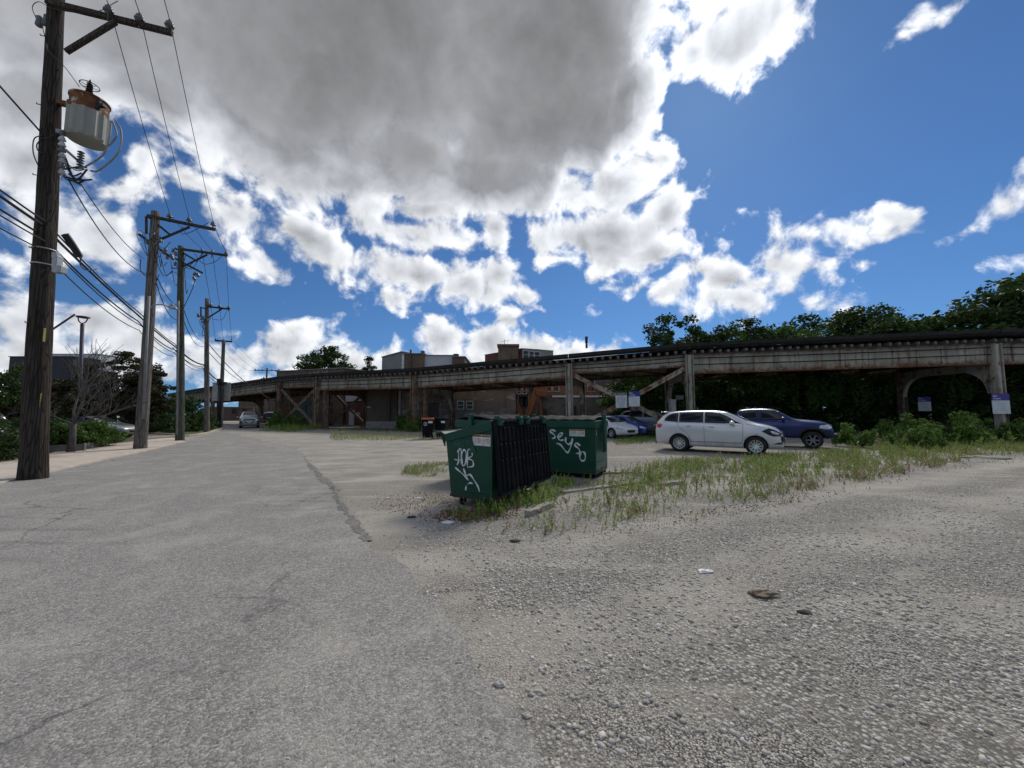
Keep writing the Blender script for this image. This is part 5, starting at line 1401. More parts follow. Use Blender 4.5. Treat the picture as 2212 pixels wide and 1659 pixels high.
def wheel_meshes(R_, w, spokes, hub, style='split'):
    t = MB(); t.lathe([(R_*.64, -w*.42), (R_*.70, -w*.5), (R_*.93, -w*.5), (R_*.985, -w*.36), (R_, -w*.15), (R_, w*.15), (R_*.985, w*.36), (R_*.93, w*.5), (R_*.70, w*.5), (R_*.64, w*.42), (R_*.62, 0)], (0,0,0), 40, M=Matrix.Rotation(R(90), 4, 'X'), cap=False)
    r = MB(); rr_ = R_*.66
    r.lathe([(rr_*.90, -w*.30), (rr_*.93, -w*.44), (rr_, -w*.46), (rr_, w*.46), (rr_*.93, w*.44), (rr_*.90, w*.30)], (0,0,0), 40, M=Matrix.Rotation(R(90), 4, 'X'), cap=False)
    for sgn in (-1, 1):
        y = sgn*w*.36
        r.lathe([(.001, -.02), (rr_*.20, -.02), (rr_*.20, .02), (.001, .03)], (0, y, 0), 20, M=Matrix.Rotation(R(90)*(-sgn)*-1, 4, 'X'))
        for k in range(spokes):
            a = 2*math.pi*k/spokes
            for da in ((-.11, .11) if style == 'split' else (0,)):
                a1 = a + da; p0 = Vector((math.cos(a + da*.6)*rr_*.16, y, math.sin(a + da*.6)*rr_*.16)); p1 = Vector((math.cos(a1)*rr_*.95, y + sgn*.012, math.sin(a1)*rr_*.95))
                r.beam(p0, p1, .022 if style == 'split' else rr_*.26, .03, up=(0, 1, 0))
    b = MB(); b.lathe([(.001, 0), (rr_*.9, 0)], (0, 0, 0), 24, M=Matrix.Rotation(R(90), 4, 'X'))
    return t, r, b
def add_wheels(root, pos, R_, w, track, spokes=10, hub=ALLOY, style='split'):
    first = None
    for (x, sgn) in [(x, s) for x in pos for s in (-1, 1)]:
        if first is None:
            t, r, b = wheel_meshes(R_, w, spokes, hub, style)
            e = t.build('wheel', TYRE, root, local=True, smooth=True)
            rm = r.build('rim', hub, e, local=True, smooth=False); bk = b.build('brake_disc', WELL, e, local=True)
            first = e
        else:
            e = copy_tree(first, root)
        e.location = (x, sgn*(track/2), R_)
def mirror(root, bvh, x, z, w, mat, sgn, s=1.0):
    mb = MB(); y = sgn*(w + .10*s); vs = []
    n = 10
    for k, (dy, sx, sz) in enumerate(((-.11, .3, .3), (-.05, .9, .85), (.03, 1, 1), (.09, .8, .75), (.115, .3, .3))):
        for j in range(n):
            a = 2*math.pi*j/n; vs.append((x + math.cos(a)*.075*sx*s, y + sgn*dy*s, z + math.sin(a)*.075*sz*s))
    mb.add(vs, [(i*n+j, i*n+(j+1)%n, (i+1)*n+(j+1)%n, (i+1)*n+j) for i in range(4) for j in range(n)] + [tuple(range(n))[::-1], tuple(range(4*n, 5*n))])
    mb.tube([(x + .02, sgn*(w - .05), z - .04), (x, y, z - .03)], .025, 6)
    mb.build('mirror', mat, root, local=True, smooth=True)

def make_car(kind, loc, heading, label, cat, paintm, full=True, plate=None, group=None, name='parked_car', roofm=None, hub=ALLOY):
    rt = thing(name, loc, heading, label, cat, group)
    K = KINDS[kind]; st, ar = K['st'], K['arches']
    body, bvh = car_body(st, ar, 'body', [paintm, WELL], rt)
    for nm, axis, poly, mat, both, extra in K['panels']:
        for s in ((-1, 1) if (axis == 'y' and both) else (K['psign'].get(nm, 1) if axis == 'x' else 1,)):
            mm = mat if mat is not None else paintm
            panel(rt, bvh, poly, axis, s, mm, nm, **extra)
            if axis == 'x' and both:
                panel(rt, bvh, [(-a, b) for a, b in poly], axis, s, mm, nm, **extra)
    if full:
        for nm, axis, pts, mat, w_ in K['lines']:
            for s in ((-1, 1) if axis == 'y' else (K['psign'].get(nm, 1),)): line_on(rt, bvh, pts, axis, s, mat, nm, w_)
    add_wheels(rt, K['axles'], K['R'], K['tw'], K['track'], K.get('spokes', 10), hub, K.get('style', 'split'))
    mx, mz, mw = K['mirror']
    for s in (-1, 1): mirror(rt, bvh, mx, mz, mw, K.get('mirrormat') or paintm, s, 1.35)
    for nm, c, sz, mat in K.get('boxes', []):
        mb = MB(); mb.box(c, sz); mb.build(nm, mat, rt, local=True, bevel=.01)
    return rt, bvh
KINDS = {}
KINDS['suv'] = dict(
 st=[(-2.36,.42,.80,.86,.74,.80,.70),(-2.33,.36,.88,1.02,.80,.87,.74),(-2.20,.32,.98,1.22,.84,.90,.70),(-2.06,.30,1.03,1.44,.86,.915,.66),(-1.88,.27,1.06,1.58,.875,.92,.64),(-1.5,.24,1.06,1.64,.88,.92,.65),(-.9,.23,1.04,1.675,.885,.92,.665),(-.3,.23,1.01,1.68,.885,.92,.67),
     (.2,.23,.99,1.655,.885,.92,.665),(.55,.23,.985,1.56,.885,.92,.655),(.9,.23,.98,1.34,.885,.92,.67),(1.22,.24,.97,1.12,.88,.915,.70),(1.5,.25,.95,1.055,.87,.905,.70),(1.85,.26,.90,.99,.85,.88,.66),(2.08,.28,.82,.90,.81,.83,.60),(2.22,.30,.72,.79,.74,.75,.52),(2.29,.36,.58,.64,.62,.62,.45)],
 arches=[(-1.375,.36,.405,.90),(1.375,.36,.405,.90)], axles=(-1.375, 1.375), R=.36, tw=.23, track=1.60, spokes=10, mirror=(.62, 1.07, .90), psign={'tail_panel': -1, 'rear_window': -1, 'rear_plate': -1},
 panels=[('window','y',[(-1.93,1.14),(-1.40,1.10),(-1.40,1.545),(-1.62,1.53),(-1.84,1.40),(-1.96,1.24)],GLASS,True,{}),
         ('window','y',[(-1.36,1.10),(-.43,1.075),(-.43,1.58),(-1.0,1.58),(-1.36,1.55)],GLASS,True,{}),
         ('window','y',[(-.37,1.07),(.93,1.045),(.80,1.12),(.42,1.40),(.15,1.53),(-.05,1.565),(-.37,1.58)],GLASS,True,{}),
         ('windscreen','z',[(1.10,-.66),(1.16,0),(1.10,.66),(.40,.56),(.36,0),(.40,-.56)],WINDSH,False,{'step':.08}),
         ('rear_window','x',[(-.55,1.18),(.55,1.18),(.52,1.44),(-.52,1.44)],GLASS,False,{}),
         ('headlight','y',[(1.58,.82),(1.80,.915),(2.02,.85),(2.20,.75),(2.14,.68),(1.95,.68),(1.80,.72)],TRIM,True,{'off':.008}),('headlight_lens','y',[(1.84,.84),(2.02,.81),(2.14,.745),(2.08,.71),(1.94,.73)],HEADL,True,{'off':.014}),('grille','y',[(2.16,.70),(2.25,.66),(2.28,.50),(2.20,.50)],TRIM,True,{'off':.01}),
         ('grille','x',[(-.42,.80),(.42,.80),(.50,.66),(.30,.52),(-.30,.52),(-.50,.66)],TRIM,False,{'off':.01}),
         ('fog_lamp','y',[(1.93,.44),(2.10,.50),(2.21,.50),(2.19,.42),(2.0,.38)],TRIM,True,{'off':.006}),
         ('air_intake','x',[(-.45,.46),(.45,.46),(.38,.36),(-.38,.36)],TRIM,False,{'off':.01}),
         ('tail_light','y',[(-2.34,.90),(-2.12,.86),(-2.02,.97),(-2.14,1.03),(-2.33,1.0)],TAILL,True,{'off':.008}),
         ('bumper_skirt','y',[(-.92,.24),(.90,.24),(.92,.31),(-.94,.31)],TRIM,True,{'off':.008}),
         ('number_plate','x',[(-.16,.62),(.16,.62),(.16,.50),(-.16,.50)],PLATE,False,{'off':.03}),
        ],
 lines=[('door_seam','y',[(-.40,1.56),(-.40,1.05),(-.40,.45),(-.40,.33)],SEAMM,.012),('door_seam','y',[(.98,1.02),(.97,.8),(.93,.5),(.86,.36)],SEAMM,.012),('door_seam','y',[(-1.42,1.08),(-1.40,.95),(-1.24,.82),(-1.02,.68),(-.93,.5),(-.90,.34)],SEAMM,.012),
        ('sill_line','y',[(-.92,.40),(.90,.40)],SEAMM,.008),('door_seam','y',[(-.40,.34),(.86,.345)],SEAMM,.008),
        ('window_trim','y',[(-1.95,1.16),(-1.4,1.085),(-.4,1.055),(.95,1.03)],CHROME,.018),('hood_seam','y',[(1.06,1.03),(1.4,.985),(1.7,.93)],SEAMM,.010),
        ('headlight_strip','y',[(1.66,.80),(1.85,.745),(2.05,.71)],CHROME,.02)],
 boxes=[('door_handle',(-.98,-.925,.94),(.19,.045,.035),CHROME),('door_handle',(.0 - .12,-.93,.925),(.19,.045,.035),CHROME),('door_handle',(-.98,.925,.94),(.19,.045,.035),CHROME),('door_handle',(-.12,.93,.925),(.19,.045,.035),CHROME),
        ('spoiler',(-2.02,0,1.595),(.26,1.10,.03),None)])
KINDS['pickup'] = dict(
 st=[(-2.90,.55,1.05,1.10,.80,.88,.84),(-2.86,.50,1.08,1.14,.86,.925,.88),(-2.2,.48,1.09,1.15,.88,.935,.89),(-1.35,.46,1.09,1.15,.88,.935,.89),(-1.28,.46,1.09,1.17,.88,.935,.88),(-1.20,.45,1.09,1.60,.88,.935,.70),(-1.08,.45,1.09,1.72,.88,.935,.68),(-.7,.44,1.09,1.77,.88,.935,.68),(-.1,.44,1.09,1.785,.88,.935,.685),
     (.35,.44,1.09,1.75,.88,.935,.68),(.62,.44,1.09,1.62,.88,.935,.68),(.95,.44,1.09,1.36,.88,.935,.72),(1.18,.44,1.09,1.20,.885,.94,.78),(1.6,.45,1.08,1.17,.89,.95,.78),(2.1,.47,1.04,1.13,.88,.94,.76),(2.38,.48,.98,1.07,.86,.90,.72),(2.52,.46,.88,.98,.84,.86,.66),(2.58,.46,.66,.72,.76,.78,.6)],
 arches=[(-1.79,.40,.47,.92),(1.79,.40,.47,.92)], axles=(-1.79,1.79), R=.39, tw=.26, track=1.66, spokes=6, style='solid', mirror=(.72,1.22,.96), psign={'tail_panel': -1, 'rear_window': -1},
 panels=[('window','y',[(-1.02,1.18),(-.28,1.17),(-.28,1.66),(-.85,1.66),(-1.0,1.60)],GLASS,True,{}),('window','y',[(-.20,1.17),(.92,1.16),(.80,1.28),(.45,1.58),(.32,1.655),(-.20,1.665)],GLASS,True,{}),
         ('windscreen','z',[(1.12,-.68),(1.17,0),(1.12,.68),(.52,.60),(.48,0),(.52,-.60)],WINDSH,False,{'step':.08}),
         ('headlight','y',[(2.02,.86),(2.08,.98),(2.36,1.0),(2.50,.92),(2.46,.85),(2.25,.83)],HEADL,True,{'off':.01}),
         ('grille','x',[(-.45,.98),(.45,.98),(.52,.80),(.44,.62),(-.44,.62),(-.52,.80)],TRIM,False,{'off':.02}),
         ('fender_flare','y',[(1.26,.56),(1.32,.76),(1.50,.93),(1.79,.99),(2.08,.93),(2.26,.78),(2.36,.60),(2.42,.52),(2.30,.50),(2.22,.66),(2.06,.80),(1.79,.885),(1.52,.80),(1.38,.66),(1.33,.54)],TRIM,True,{'off':.03}),
         ('fender_flare','y',[(-2.32,.56),(-2.26,.76),(-2.08,.93),(-1.79,.99),(-1.50,.93),(-1.32,.78),(-1.24,.56),(-1.33,.54),(-1.38,.66),(-1.52,.80),(-1.79,.885),(-2.06,.80),(-2.20,.66),(-2.25,.54)],TRIM,True,{'off':.03}),
         ('fog_lamp','y',[(2.30,.62),(2.36,.70),(2.50,.70),(2.50,.60)],TRIM,True,{'off':.01}),('bed_cover','z',[(-2.80,-.76),(-1.36,-.76),(-1.36,.76),(-2.80,.76)],TRIM,False,{})],
 lines=[('door_seam','y',[(-.24,1.66),(-.24,1.1),(-.24,.8),(-.24,.52)],SEAMM,.013),('door_seam','y',[(1.02,1.12),(1.02,.9),(1.0,.7),(.98,.52)],SEAMM,.013),('door_seam','y',[(-1.22,1.1),(-1.22,.8),(-1.22,.52)],SEAMM,.013)],
 boxes=[('front_bumper',(2.60,0,.50),(.20,1.55,.17),TRIM),('side_step',(-.2,-.90,.42),(2.3,.14,.05),TRIM),('side_step',(-.2,.90,.42),(2.3,.14,.05),TRIM),('roof_antenna',(-.75,0,1.81),(.16,.03,.05),TRIM)])
def sedan(h=1.45, hood=.92, L=4.5, hatch=False, w=.88):
    f = L/4.5; rear = [(-2.2*f,.40,.80,.90,.70,.76,.60),(-2.12*f,.30,.88,1.0,.80,w*.95,.66),(-1.85*f,.24,.92,1.04 if not hatch else h-.15,.84,w,.66),(-1.45*f,.22,.93,1.12 if not hatch else h-.03,.85,w,.62),(-1.0*f,.21,.93,h-.08 if not hatch else h,.85,w,.58)]
    return dict(st=rear+[(-.5*f,.2,.92,h,.85,w,.60),(0,.2,.91,h,.85,w,.60),(.35*f,.2,.90,h-.08,.85,w,.60),(.75*f,.2,.90,h-.30,.85,w,.64),(1.1*f,.2,.89,hood+.06,.85,w,.70),(1.5*f,.21,.86,hood,.84,w*.98,.70),(1.9*f,.22,.78,hood-.10,.80,w*.93,.62),(2.12*f,.25,.66,hood-.22,.70,w*.8,.5),(2.2*f,.32,.52,.58,.55,w*.66,.42)],
     arches=[(-1.32*f,.33,.37,.86),(1.32*f,.33,.37,.86)], axles=(-1.32*f,1.32*f), R=.325, tw=.21, track=1.54, spokes=8, mirror=(.55,.98,w), psign={'rear_window': -1},
     panels=[('window','y',[(-1.45*f,.98),(-.15,.97),(-.15,h-.10),(-1.0*f,h-.12)],GLASS,True,{}),('window','y',[(-.08,.97),(.88*f,.95),(.35*f,h-.18),(-.08,h-.10)],GLASS,True,{}),
      ('windscreen','z',[(1.02*f,-.60),(1.06*f,0),(1.02*f,.60),(.32*f,.50),(.28*f,0),(.32*f,-.50)],WINDSH,False,{'step':.1}),
      ('headlight','y',[(1.72*f,.66),(1.84*f,.76),(2.12*f,.66),(2.12*f,.58)],HEADL,True,{'off':.008}),('grille','x',[(-.34,.56),(.34,.56),(.30,.40),(-.30,.40)],TRIM,False,{'off':.01}),
      ('tail_light','y',[(-2.16*f,.80),(-1.98*f,.80),(-2.0*f,.92),(-2.12*f,.92)],TAILL,True,{'off':.008})],
     lines=[('door_seam','y',[(-.12,h-.1),(-.12,.9),(-.12,.4),(-.12,.3)],SEAMM,.014),('door_seam','y',[(.95*f,.9),(.92*f,.6),(.88*f,.32)],SEAMM,.014)])
KINDS['sedan'] = sedan(); KINDS['hatch'] = sedan(1.48, .95, 4.1, True)
def warp(kind, xs, ys, skip=()):
    K = KINDS[kind]; f = lambda z: float(np.interp(z, xs, ys)) if z < xs[-1] else z + ys[-1] - xs[-1]
    K['st'] = [(x, a, f(b), f(c), d, e, g_) for x, a, b, c, d, e, g_ in K['st']]
    K['panels'] = [(n_, ax, [(p, f(q)) for p, q in pl] if ax != 'z' and n_ not in skip else pl, m_, bo, ex) for n_, ax, pl, m_, bo, ex in K['panels']]
    K['lines'] = [(n_, ax, [(p, f(q)) for p, q in pl], m_, w_) for n_, ax, pl, m_, w_ in K['lines']]
    K['boxes'] = [(n_, (c[0], c[1], f(c[2])), s_, m_) for n_, c, s_, m_ in K['boxes']]
    K['mirror'] = (K['mirror'][0], f(K['mirror'][1]), K['mirror'][2])
warp('suv', (.45, 1.02, 1.69), (.45, 1.18, 1.75)); warp('pickup', (.6, 1.17, 1.785), (.6, 1.30, 1.86), ('fender_flare',))
big = dict(KINDS['suv']); big['st'] = [(x*1.07, a, b*1.08, c*1.09, d*1.05, e*1.05, f*1.07) for x,a,b,c,d,e,f in KINDS['suv']['st']]
big['arches'] = [(x*1.07, z+.02, r+.02, w_+.03) for x, z, r, w_ in KINDS['suv']['arches']]; big['axles'] = (-1.375*1.07, 1.375*1.07); big['R'] = .39; big['mirror'] = (.66, 1.18, .96)
def sc(p, ax): return [((a*1.07, b*1.085) if ax == 'y' else ((a*1.05, b*1.085) if ax == 'x' else (a*1.07, b*1.05))) for a, b in p]
big['panels'] = [(n_, ax, sc(p, ax), m_, bo, e) for n_, ax, p, m_, bo, e in KINDS['suv']['panels'] if n_ not in ('bumper_skirt',)] + [('headlight','x',sc([(.50,.86),(.80,.86),(.78,.74),(.54,.72)],'x'),HEADL,True,{'off':.012}),('grille_bar','x',sc([(-.40,.78),(.40,.78),(.40,.72),(-.40,.72)],'x'),CHROME,False,{'off':.03}),('grille_bar','x',sc([(-.42,.68),(.42,.68),(.42,.63),(-.42,.63)],'x'),CHROME,False,{'off':.03}),('fog_lamp','x',sc([(.52,.46),(.74,.46),(.72,.40),(.56,.40)],'x'),TRIM,True,{'off':.02})]
big['boxes'] = [('roof_rail',(-.4,-.62,1.86),(2.4,.05,.05),TRIM),('roof_rail',(-.4,.62,1.86),(2.4,.05,.05),TRIM)]
KINDS['big'] = big

SILVER = paint('silver white paint', (0.60,0.61,0.62), .25, .28); BLUE = paint('deep blue paint', (0.004,0.017,0.105), .5, .38, .5, .12); GREYP = paint('grey silver paint', (0.30,0.32,0.33), .5, .3)
WHITEP = paint('white paint', (0.68,0.69,0.70), 0, .3); BLACKP = paint('black paint', (0.006,0.006,0.007), .1, .3); BLUE2 = paint('bright blue paint', (0.015,0.04,0.26), .2, .3); REDP = paint('dark red paint', (0.12,0.01,0.01), .2, .3)
for K in KINDS.values(): K.setdefault('boxes', [])
h27 = R(-35); fx, fy = math.cos(h27), math.sin(h27)
fw = Vector((9.38, 14.9, 0)); sx = Vector((-fy, fx, 0))      # near-side front wheel
ctr = fw - Vector((fx, fy, 0))*1.375 + sx*.80
KINDS['suv']['boxes'] = [(n_, c, s_, m_ or SILVER) for n_, c, s_, m_ in KINDS['suv']['boxes']]
make_car('suv', ctr, h27, 'silver crossover parked nearest on the gravel, in front of the blue pickup', 'suv', SILVER)
pw = Vector((13.75, 17.7, 0)); pc = pw - Vector((fx, fy, 0))*1.79 + sx*.83
KINDS['pickup']['mirrormat'] = BLUE
make_car('pickup', pc, h27, 'deep blue pickup truck with black wheel arches parked beyond the silver crossover', 'pickup truck', BLUE, hub=HUBDK, name='parked_pickup')
rt_ = [o for o in bpy.data.objects if o.name.startswith('parked_pickup')][0]
# pale accents on the pickup's dark wheels
for w_ in [c for c in rt_.children if c.name.startswith('wheel')]:
    pass
# row under the viaduct
make_car('sedan', Vector((6.55, 26.5, 0)), R(-62), 'white car with its nose just right of the closed dumpster, under the viaduct', 'car', WHITEP, False, group='cars parked under the viaduct')
make_car('hatch', Vector((8.1, 27.5, 0)), R(-50), 'blue and white car parked under the viaduct beside the white one', 'car', BLUE2, False, group='cars parked under the viaduct')
make_car('big', Vector((11.3, 31.2, 0)), R(-35), 'light silver suv parked farthest back in the row under the viaduct', 'suv', GREYP, False, group='cars parked under the viaduct')
make_car('sedan', Vector((11.2, 26.0, 0)), R(200), 'black car parked under the viaduct behind the tail of the silver crossover', 'car', BLACKP, False, group='cars parked under the viaduct')
# alley
make_car('big', Vector((-29.9, 44.0, 0)), math.atan2(-.80, .60) + R(-4), 'grey silver suv driving toward the viewer out of the railway underpass', 'suv', GREYP, True, name='driving_car')
make_car('big', Vector((-41.5, 66, 0)), math.atan2(.85, -.53), 'dark truck far up the alley beyond the railway underpass', 'truck', BLACKP, False, name='driving_car')
# neighbour's car park
make_car('sedan', Vector((-21.5, 15.2, 0)), R(15), 'pale silver car at the left edge behind the nearest pole', 'car', WHITEP, False, group='cars in the left car park')
make_car('sedan', Vector((-27.0, 25.0, 0)), R(10), 'grey car partly hidden behind the bare tree in the left car park', 'car', GREYP, False, group='cars in the left car park')
make_car('hatch', Vector((-31.5, 29.5, 0)), R(-20), 'black hatchback behind the grey car in the left car park', 'car', BLACKP, False, group='cars in the left car park')
make_car('big', Vector((-34.5, 24.0, 0)), R(170), 'dark suv farther left in the left car park', 'suv', BLACKP, False, group='cars in the left car park')

# ================================================================== BUILDINGS
def brick_mat(name, c1, c2, mortar, patch=None, pamt=0.0, plo=.55, phi=.6, lower=None, lowz=2.0, bw=.24, bh=.08):
    m, t, p, co = newmat(name)
    sp = t.n('ShaderNodeSeparateXYZ'); t.link(co, sp.inputs[0]); cb = t.n('ShaderNodeCombineXYZ')
    t.link(t.m('ADD', sp.outputs[0], sp.outputs[1]), cb.inputs[0]); t.link(sp.outputs[2], cb.inputs[1])
    b = t.n('ShaderNodeTexBrick'); t.link(cb.outputs[0], b.inputs['Vector'])
    b.inputs['Color1'].default_value = (*c1, 1); b.inputs['Color2'].default_value = (*c2, 1); b.inputs['Mortar'].default_value = (*mortar, 1)
    b.inputs['Scale'].default_value = 1.0; b.inputs['Brick Width'].default_value = bw; b.inputs['Row Height'].default_value = bh; b.inputs['Mortar Size'].default_value = .011; b.inputs['Bias'].default_value = 0
    n = t.noise(co, .45, 6, .65); n2 = t.noise(t.vm('MULTIPLY', co, (.55, .55, 1.3)), 1.3, 8, .72, .4)
    c = t.mix(t.mr(n, .35, .65, .0, .45), b.outputs[0], t.vm('SCALE', b.outputs[0], scale=.45))
    st = t.noise(t.vm('MULTIPLY', co, (1, 1, .1)), 1.6, 5, .6); c = t.mix(t.mr(st, .5, .7, 0, .5), c, (c1[0]*.4, c1[1]*.4, c1[2]*.4))
    if lower: c = t.mix(t.m('MULTIPLY', t.mr(sp.outputs[2], lowz-.02, lowz+.02, 1.0, 0.0), .85), c, lower)
    if patch: c = t.mix(t.m('MULTIPLY', t.mr(n2, plo, phi), pamt), c, patch)
    t.link(c, p.inputs['Base Color']); p.inputs['Roughness'].default_value = .92; p.inputs['Specular IOR Level'].default_value = .15
    bump(t, p, b.outputs['Fac'], -.4, .01); return m
BRN = brick_mat('brown painted brick', (.24,.18,.145), (.30,.225,.18), (.20,.16,.13), (.42,.38,.33), .8, .55, .60, (.19,.175,.165), 2.0)
DKBR = brick_mat('sooty brick', (.12,.095,.075), (.18,.135,.10), (.105,.085,.07), (.26,.23,.20), .35, .6, .68)
TANBR = brick_mat('common brick', (.16,.11,.075), (.22,.16,.11), (.14,.12,.10), (.08,.06,.05), .6, .5, .65)
REDBR = brick_mat('red brick', (.16,.055,.04), (.21,.08,.055), (.13,.09,.08))
GREYBR = brick_mat('grey brick', (.17,.15,.13), (.22,.195,.17), (.15,.13,.12), (.06,.055,.05), .7, .5, .6)
GREYCL = pm('grey cladding', (0.21,0.22,0.21), .8, var=.15, scale=.6)
WHITECL = pm('white cladding', (0.46,0.47,0.48), .7, var=.08, scale=.6)
BLACKCL = pm('black cladding', (0.016,0.018,0.022), .6, var=.3, scale=.4)
WFRAME = pm('white frame', (0.62,0.62,0.60), .6); ROOFM = pm('roof felt', (0.05,0.05,0.05), .9); WOODOR = pm('orange stained wood', (0.30,0.105,0.035), .7, var=.25, scale=4, dirt=(0.16,0.06,0.025), dscale=2)
DOORD = pm('dark door', (0.015,0.016,0.02), .5); BROWND = pm('brown door', (0.09,0.065,0.055), .7); PIPE = pm('pale pipe', (0.34,0.33,0.31), .6); COPING = pm('stone coping', (0.26,0.25,0.23), .9)
PANE = pm('window pane', (0.02,0.023,0.026), .25, var=0, spec=.3)

class Bld:
    """building whose front runs from a to b (left to right as seen), depth dp behind it"""
    def __init__(s, a, b, z, dp, mat, label, cat='building', name='building', zb=None, roof=ROOFM):
        s.a = Vector((a[0], a[1], 0)); s.b = Vector((b[0], b[1], 0)); s.d = (s.b - s.a).normalized(); s.n = Vector((-s.d.y, s.d.x, 0)); s.L = (s.b - s.a).length; s.rz = math.atan2(s.d.y, s.d.x)
        s.rt = thing(name, s.a.lerp(s.b, .5), s.rz, label, cat); zb = z if zb is None else zb
        mb = MB(); c = [s.a, s.b, s.b + s.n*dp, s.a + s.n*dp]; h = [z, zb, zb, z]
        vs = [p for p in c] + [p + Vector((0, 0, q)) for p, q in zip(c, h)]
        mb.add(vs, [(0,1,5,4),(1,2,6,5),(2,3,7,6),(3,0,4,7),(4,5,6,7)]); mb.build('wall', mat, s.rt)
        s.z, s.zb = z, zb
        mb = MB(); up = Vector((0,0,1))
        mb.beam(c[0] + up*(z+.05) - s.d*.05, c[1] + up*(zb+.05) + s.d*.05, .34, .10); mb.beam(c[1] + up*(zb+.05), c[2] + up*(zb+.05), .3, .10); mb.beam(c[0] + up*(z+.05), c[3] + up*(z+.05), .3, .10)
        mb.build('coping', COPING if roof is ROOFM else roof, s.rt)
    def P(s, x, z, o=0): return s.a + s.d*x - s.n*o + Vector((0, 0, z))
    def rect(s, x0, x1, z0, z1, o, th, mat, name, parent=None):
        mb = MB(); mb.prism([s.P(x0,z0,o-th), s.P(x1,z0,o-th), s.P(x1,z1,o-th), s.P(x0,z1,o-th)], -s.n*th); r = mb.build(name, mat, s.rt)
        if parent: r.parent = parent
        return r
    def window(s, x, z, w, h, fm=None, sash=True):
        fm = fm or WFRAME; mb = MB(); t = .07
        for x0, x1, z0, z1 in ((x-w/2-t, x+w/2+t, z-h/2-t, z-h/2), (x-w/2-t, x+w/2+t, z+h/2, z+h/2+t), (x-w/2-t, x-w/2, z-h/2, z+h/2), (x+w/2, x+w/2+t, z-h/2, z+h/2)) + (((x-w/2, x+w/2, z-.03, z+.03),) if sash else ()):
            mb.prism([s.P(x0,z0,0), s.P(x1,z0,0), s.P(x1,z1,0), s.P(x0,z1,0)], -s.n*.07)
        f = mb.build('window', fm, s.rt); s.rect(x-w/2, x+w/2, z-h/2, z+h/2, .03, .02, PANE, 'pane', f); return f
def X(px, Y): return ((px - 1106) / 829.5 * Y, Y)
def Z(py, Y): return 1.6 + (893 - py) * Y / 829.5
bc = Bld(X(858,41.5), X(1114,42), 4.25, 14, BRN, 'low brown painted brick warehouse with peeling patches and two small white windows')
def bx(px): return (px - 858) / (1114 - 858) * bc.L
for px in (994.5, 1014): bc.window(bx(px), Z(875, 42), .60, .78)
bc.rect(bx(909), bx(947), 0, 2.6, .05, .06, BROWND, 'loading_door'); bc.rect(bx(907), bx(949), 2.6, 2.75, .06, .08, DKBR, 'lintel')
bc.rect(bx(862), bx(866), 0, 4.2, .14, .12, PIPE, 'downpipe'); bc.rect(bx(950), bx(951), 1.5, 3.1, .05, .05, PIPE, 'conduit'); bc.rect(bx(958), bx(961), 2.95, 3.1, .25, .25, PIPE, 'wall_lamp')
bc.rect(bx(1035), bx(1046), 1.45, 1.62, .03, .02, WHITECL, 'paint_patch')
bb = Bld(X(793,41.5), X(857.6,41.3), 5.7, 12, DKBR, 'dark sooty brick building with concrete footing between the viaduct columns')
bb.rect(0, bb.L, 0, .75, .10, .09, COPING, 'footing'); bb.rect(bb.L*.73, bb.L*.79, .76, 5.6, .12, .11, DKBR, 'pilaster'); bb.rect(.1, .5, 2.2, 2.35, .2, .2, PIPE, 'wall_lamp')
bb2 = Bld(X(857.8,42.4), X(908,42.4), 5.7, 10, DKBR, 'narrow brown brick end wall rising above the painted warehouse')
ba = Bld(X(595,60), X(742,55), Z(802,60), 16, TANBR, 'long old brick building with a faded graffiti parapet above the viaduct, left of centre', zb=Z(795,55))
def gx(f): return ba.L*f
mb = MB(); 
def wall_stroke(bd, pts, w_, mat, name):
    mb = MB(); ribbon(mb, pts, w_, bd.P(0, 0, .012), bd.d, (0,0,1)); return mb.build(name, mat, bd.rt)
fade = pm('faded mural paint', (0.30,0.29,0.27), .9, var=.4, scale=5)
for k_, x in enumerate((.50,.56,.62,.68,.74)):
    zc = 6.9 + .25*x*2; wall_stroke(ba, [(gx(x), zc-.1),(gx(x+.02), zc+.65),(gx(x+.035), zc+.1),(gx(x+.05), zc+.6 if k_ % 2 else zc+.3)], .13, fade, 'graffiti')
ba.rect(gx(.30), gx(.62), .2, 3.4, .06, .05, pm('teal mural', (0.07,0.11,0.11), .9, var=.6, scale=1.2, dirt=(0.16,0.16,0.15), dscale=1.0, dirt_amt=.8), 'mural')
ba.rect(gx(.47), gx(.49), .6, 3.0, .08, .07, DOORD, 'painted_figure')
br_ = Bld(X(742.4,56), X(792,50), 4.6, 8, REDBR, 'recessed red brick wall with white siding above, seen through the left cross bracing')
br_.rect(0, br_.L, 3.3, 4.5, .1, .09, WHITECL, 'siding'); br_.rect(br_.L*.30, br_.L*.52, 0, 2.1, .06, .05, WHITECL, 'door'); br_.rect(br_.L*.68, br_.L*.80, 1.2, 1.8, .2, .2, PIPE, 'meter_box')
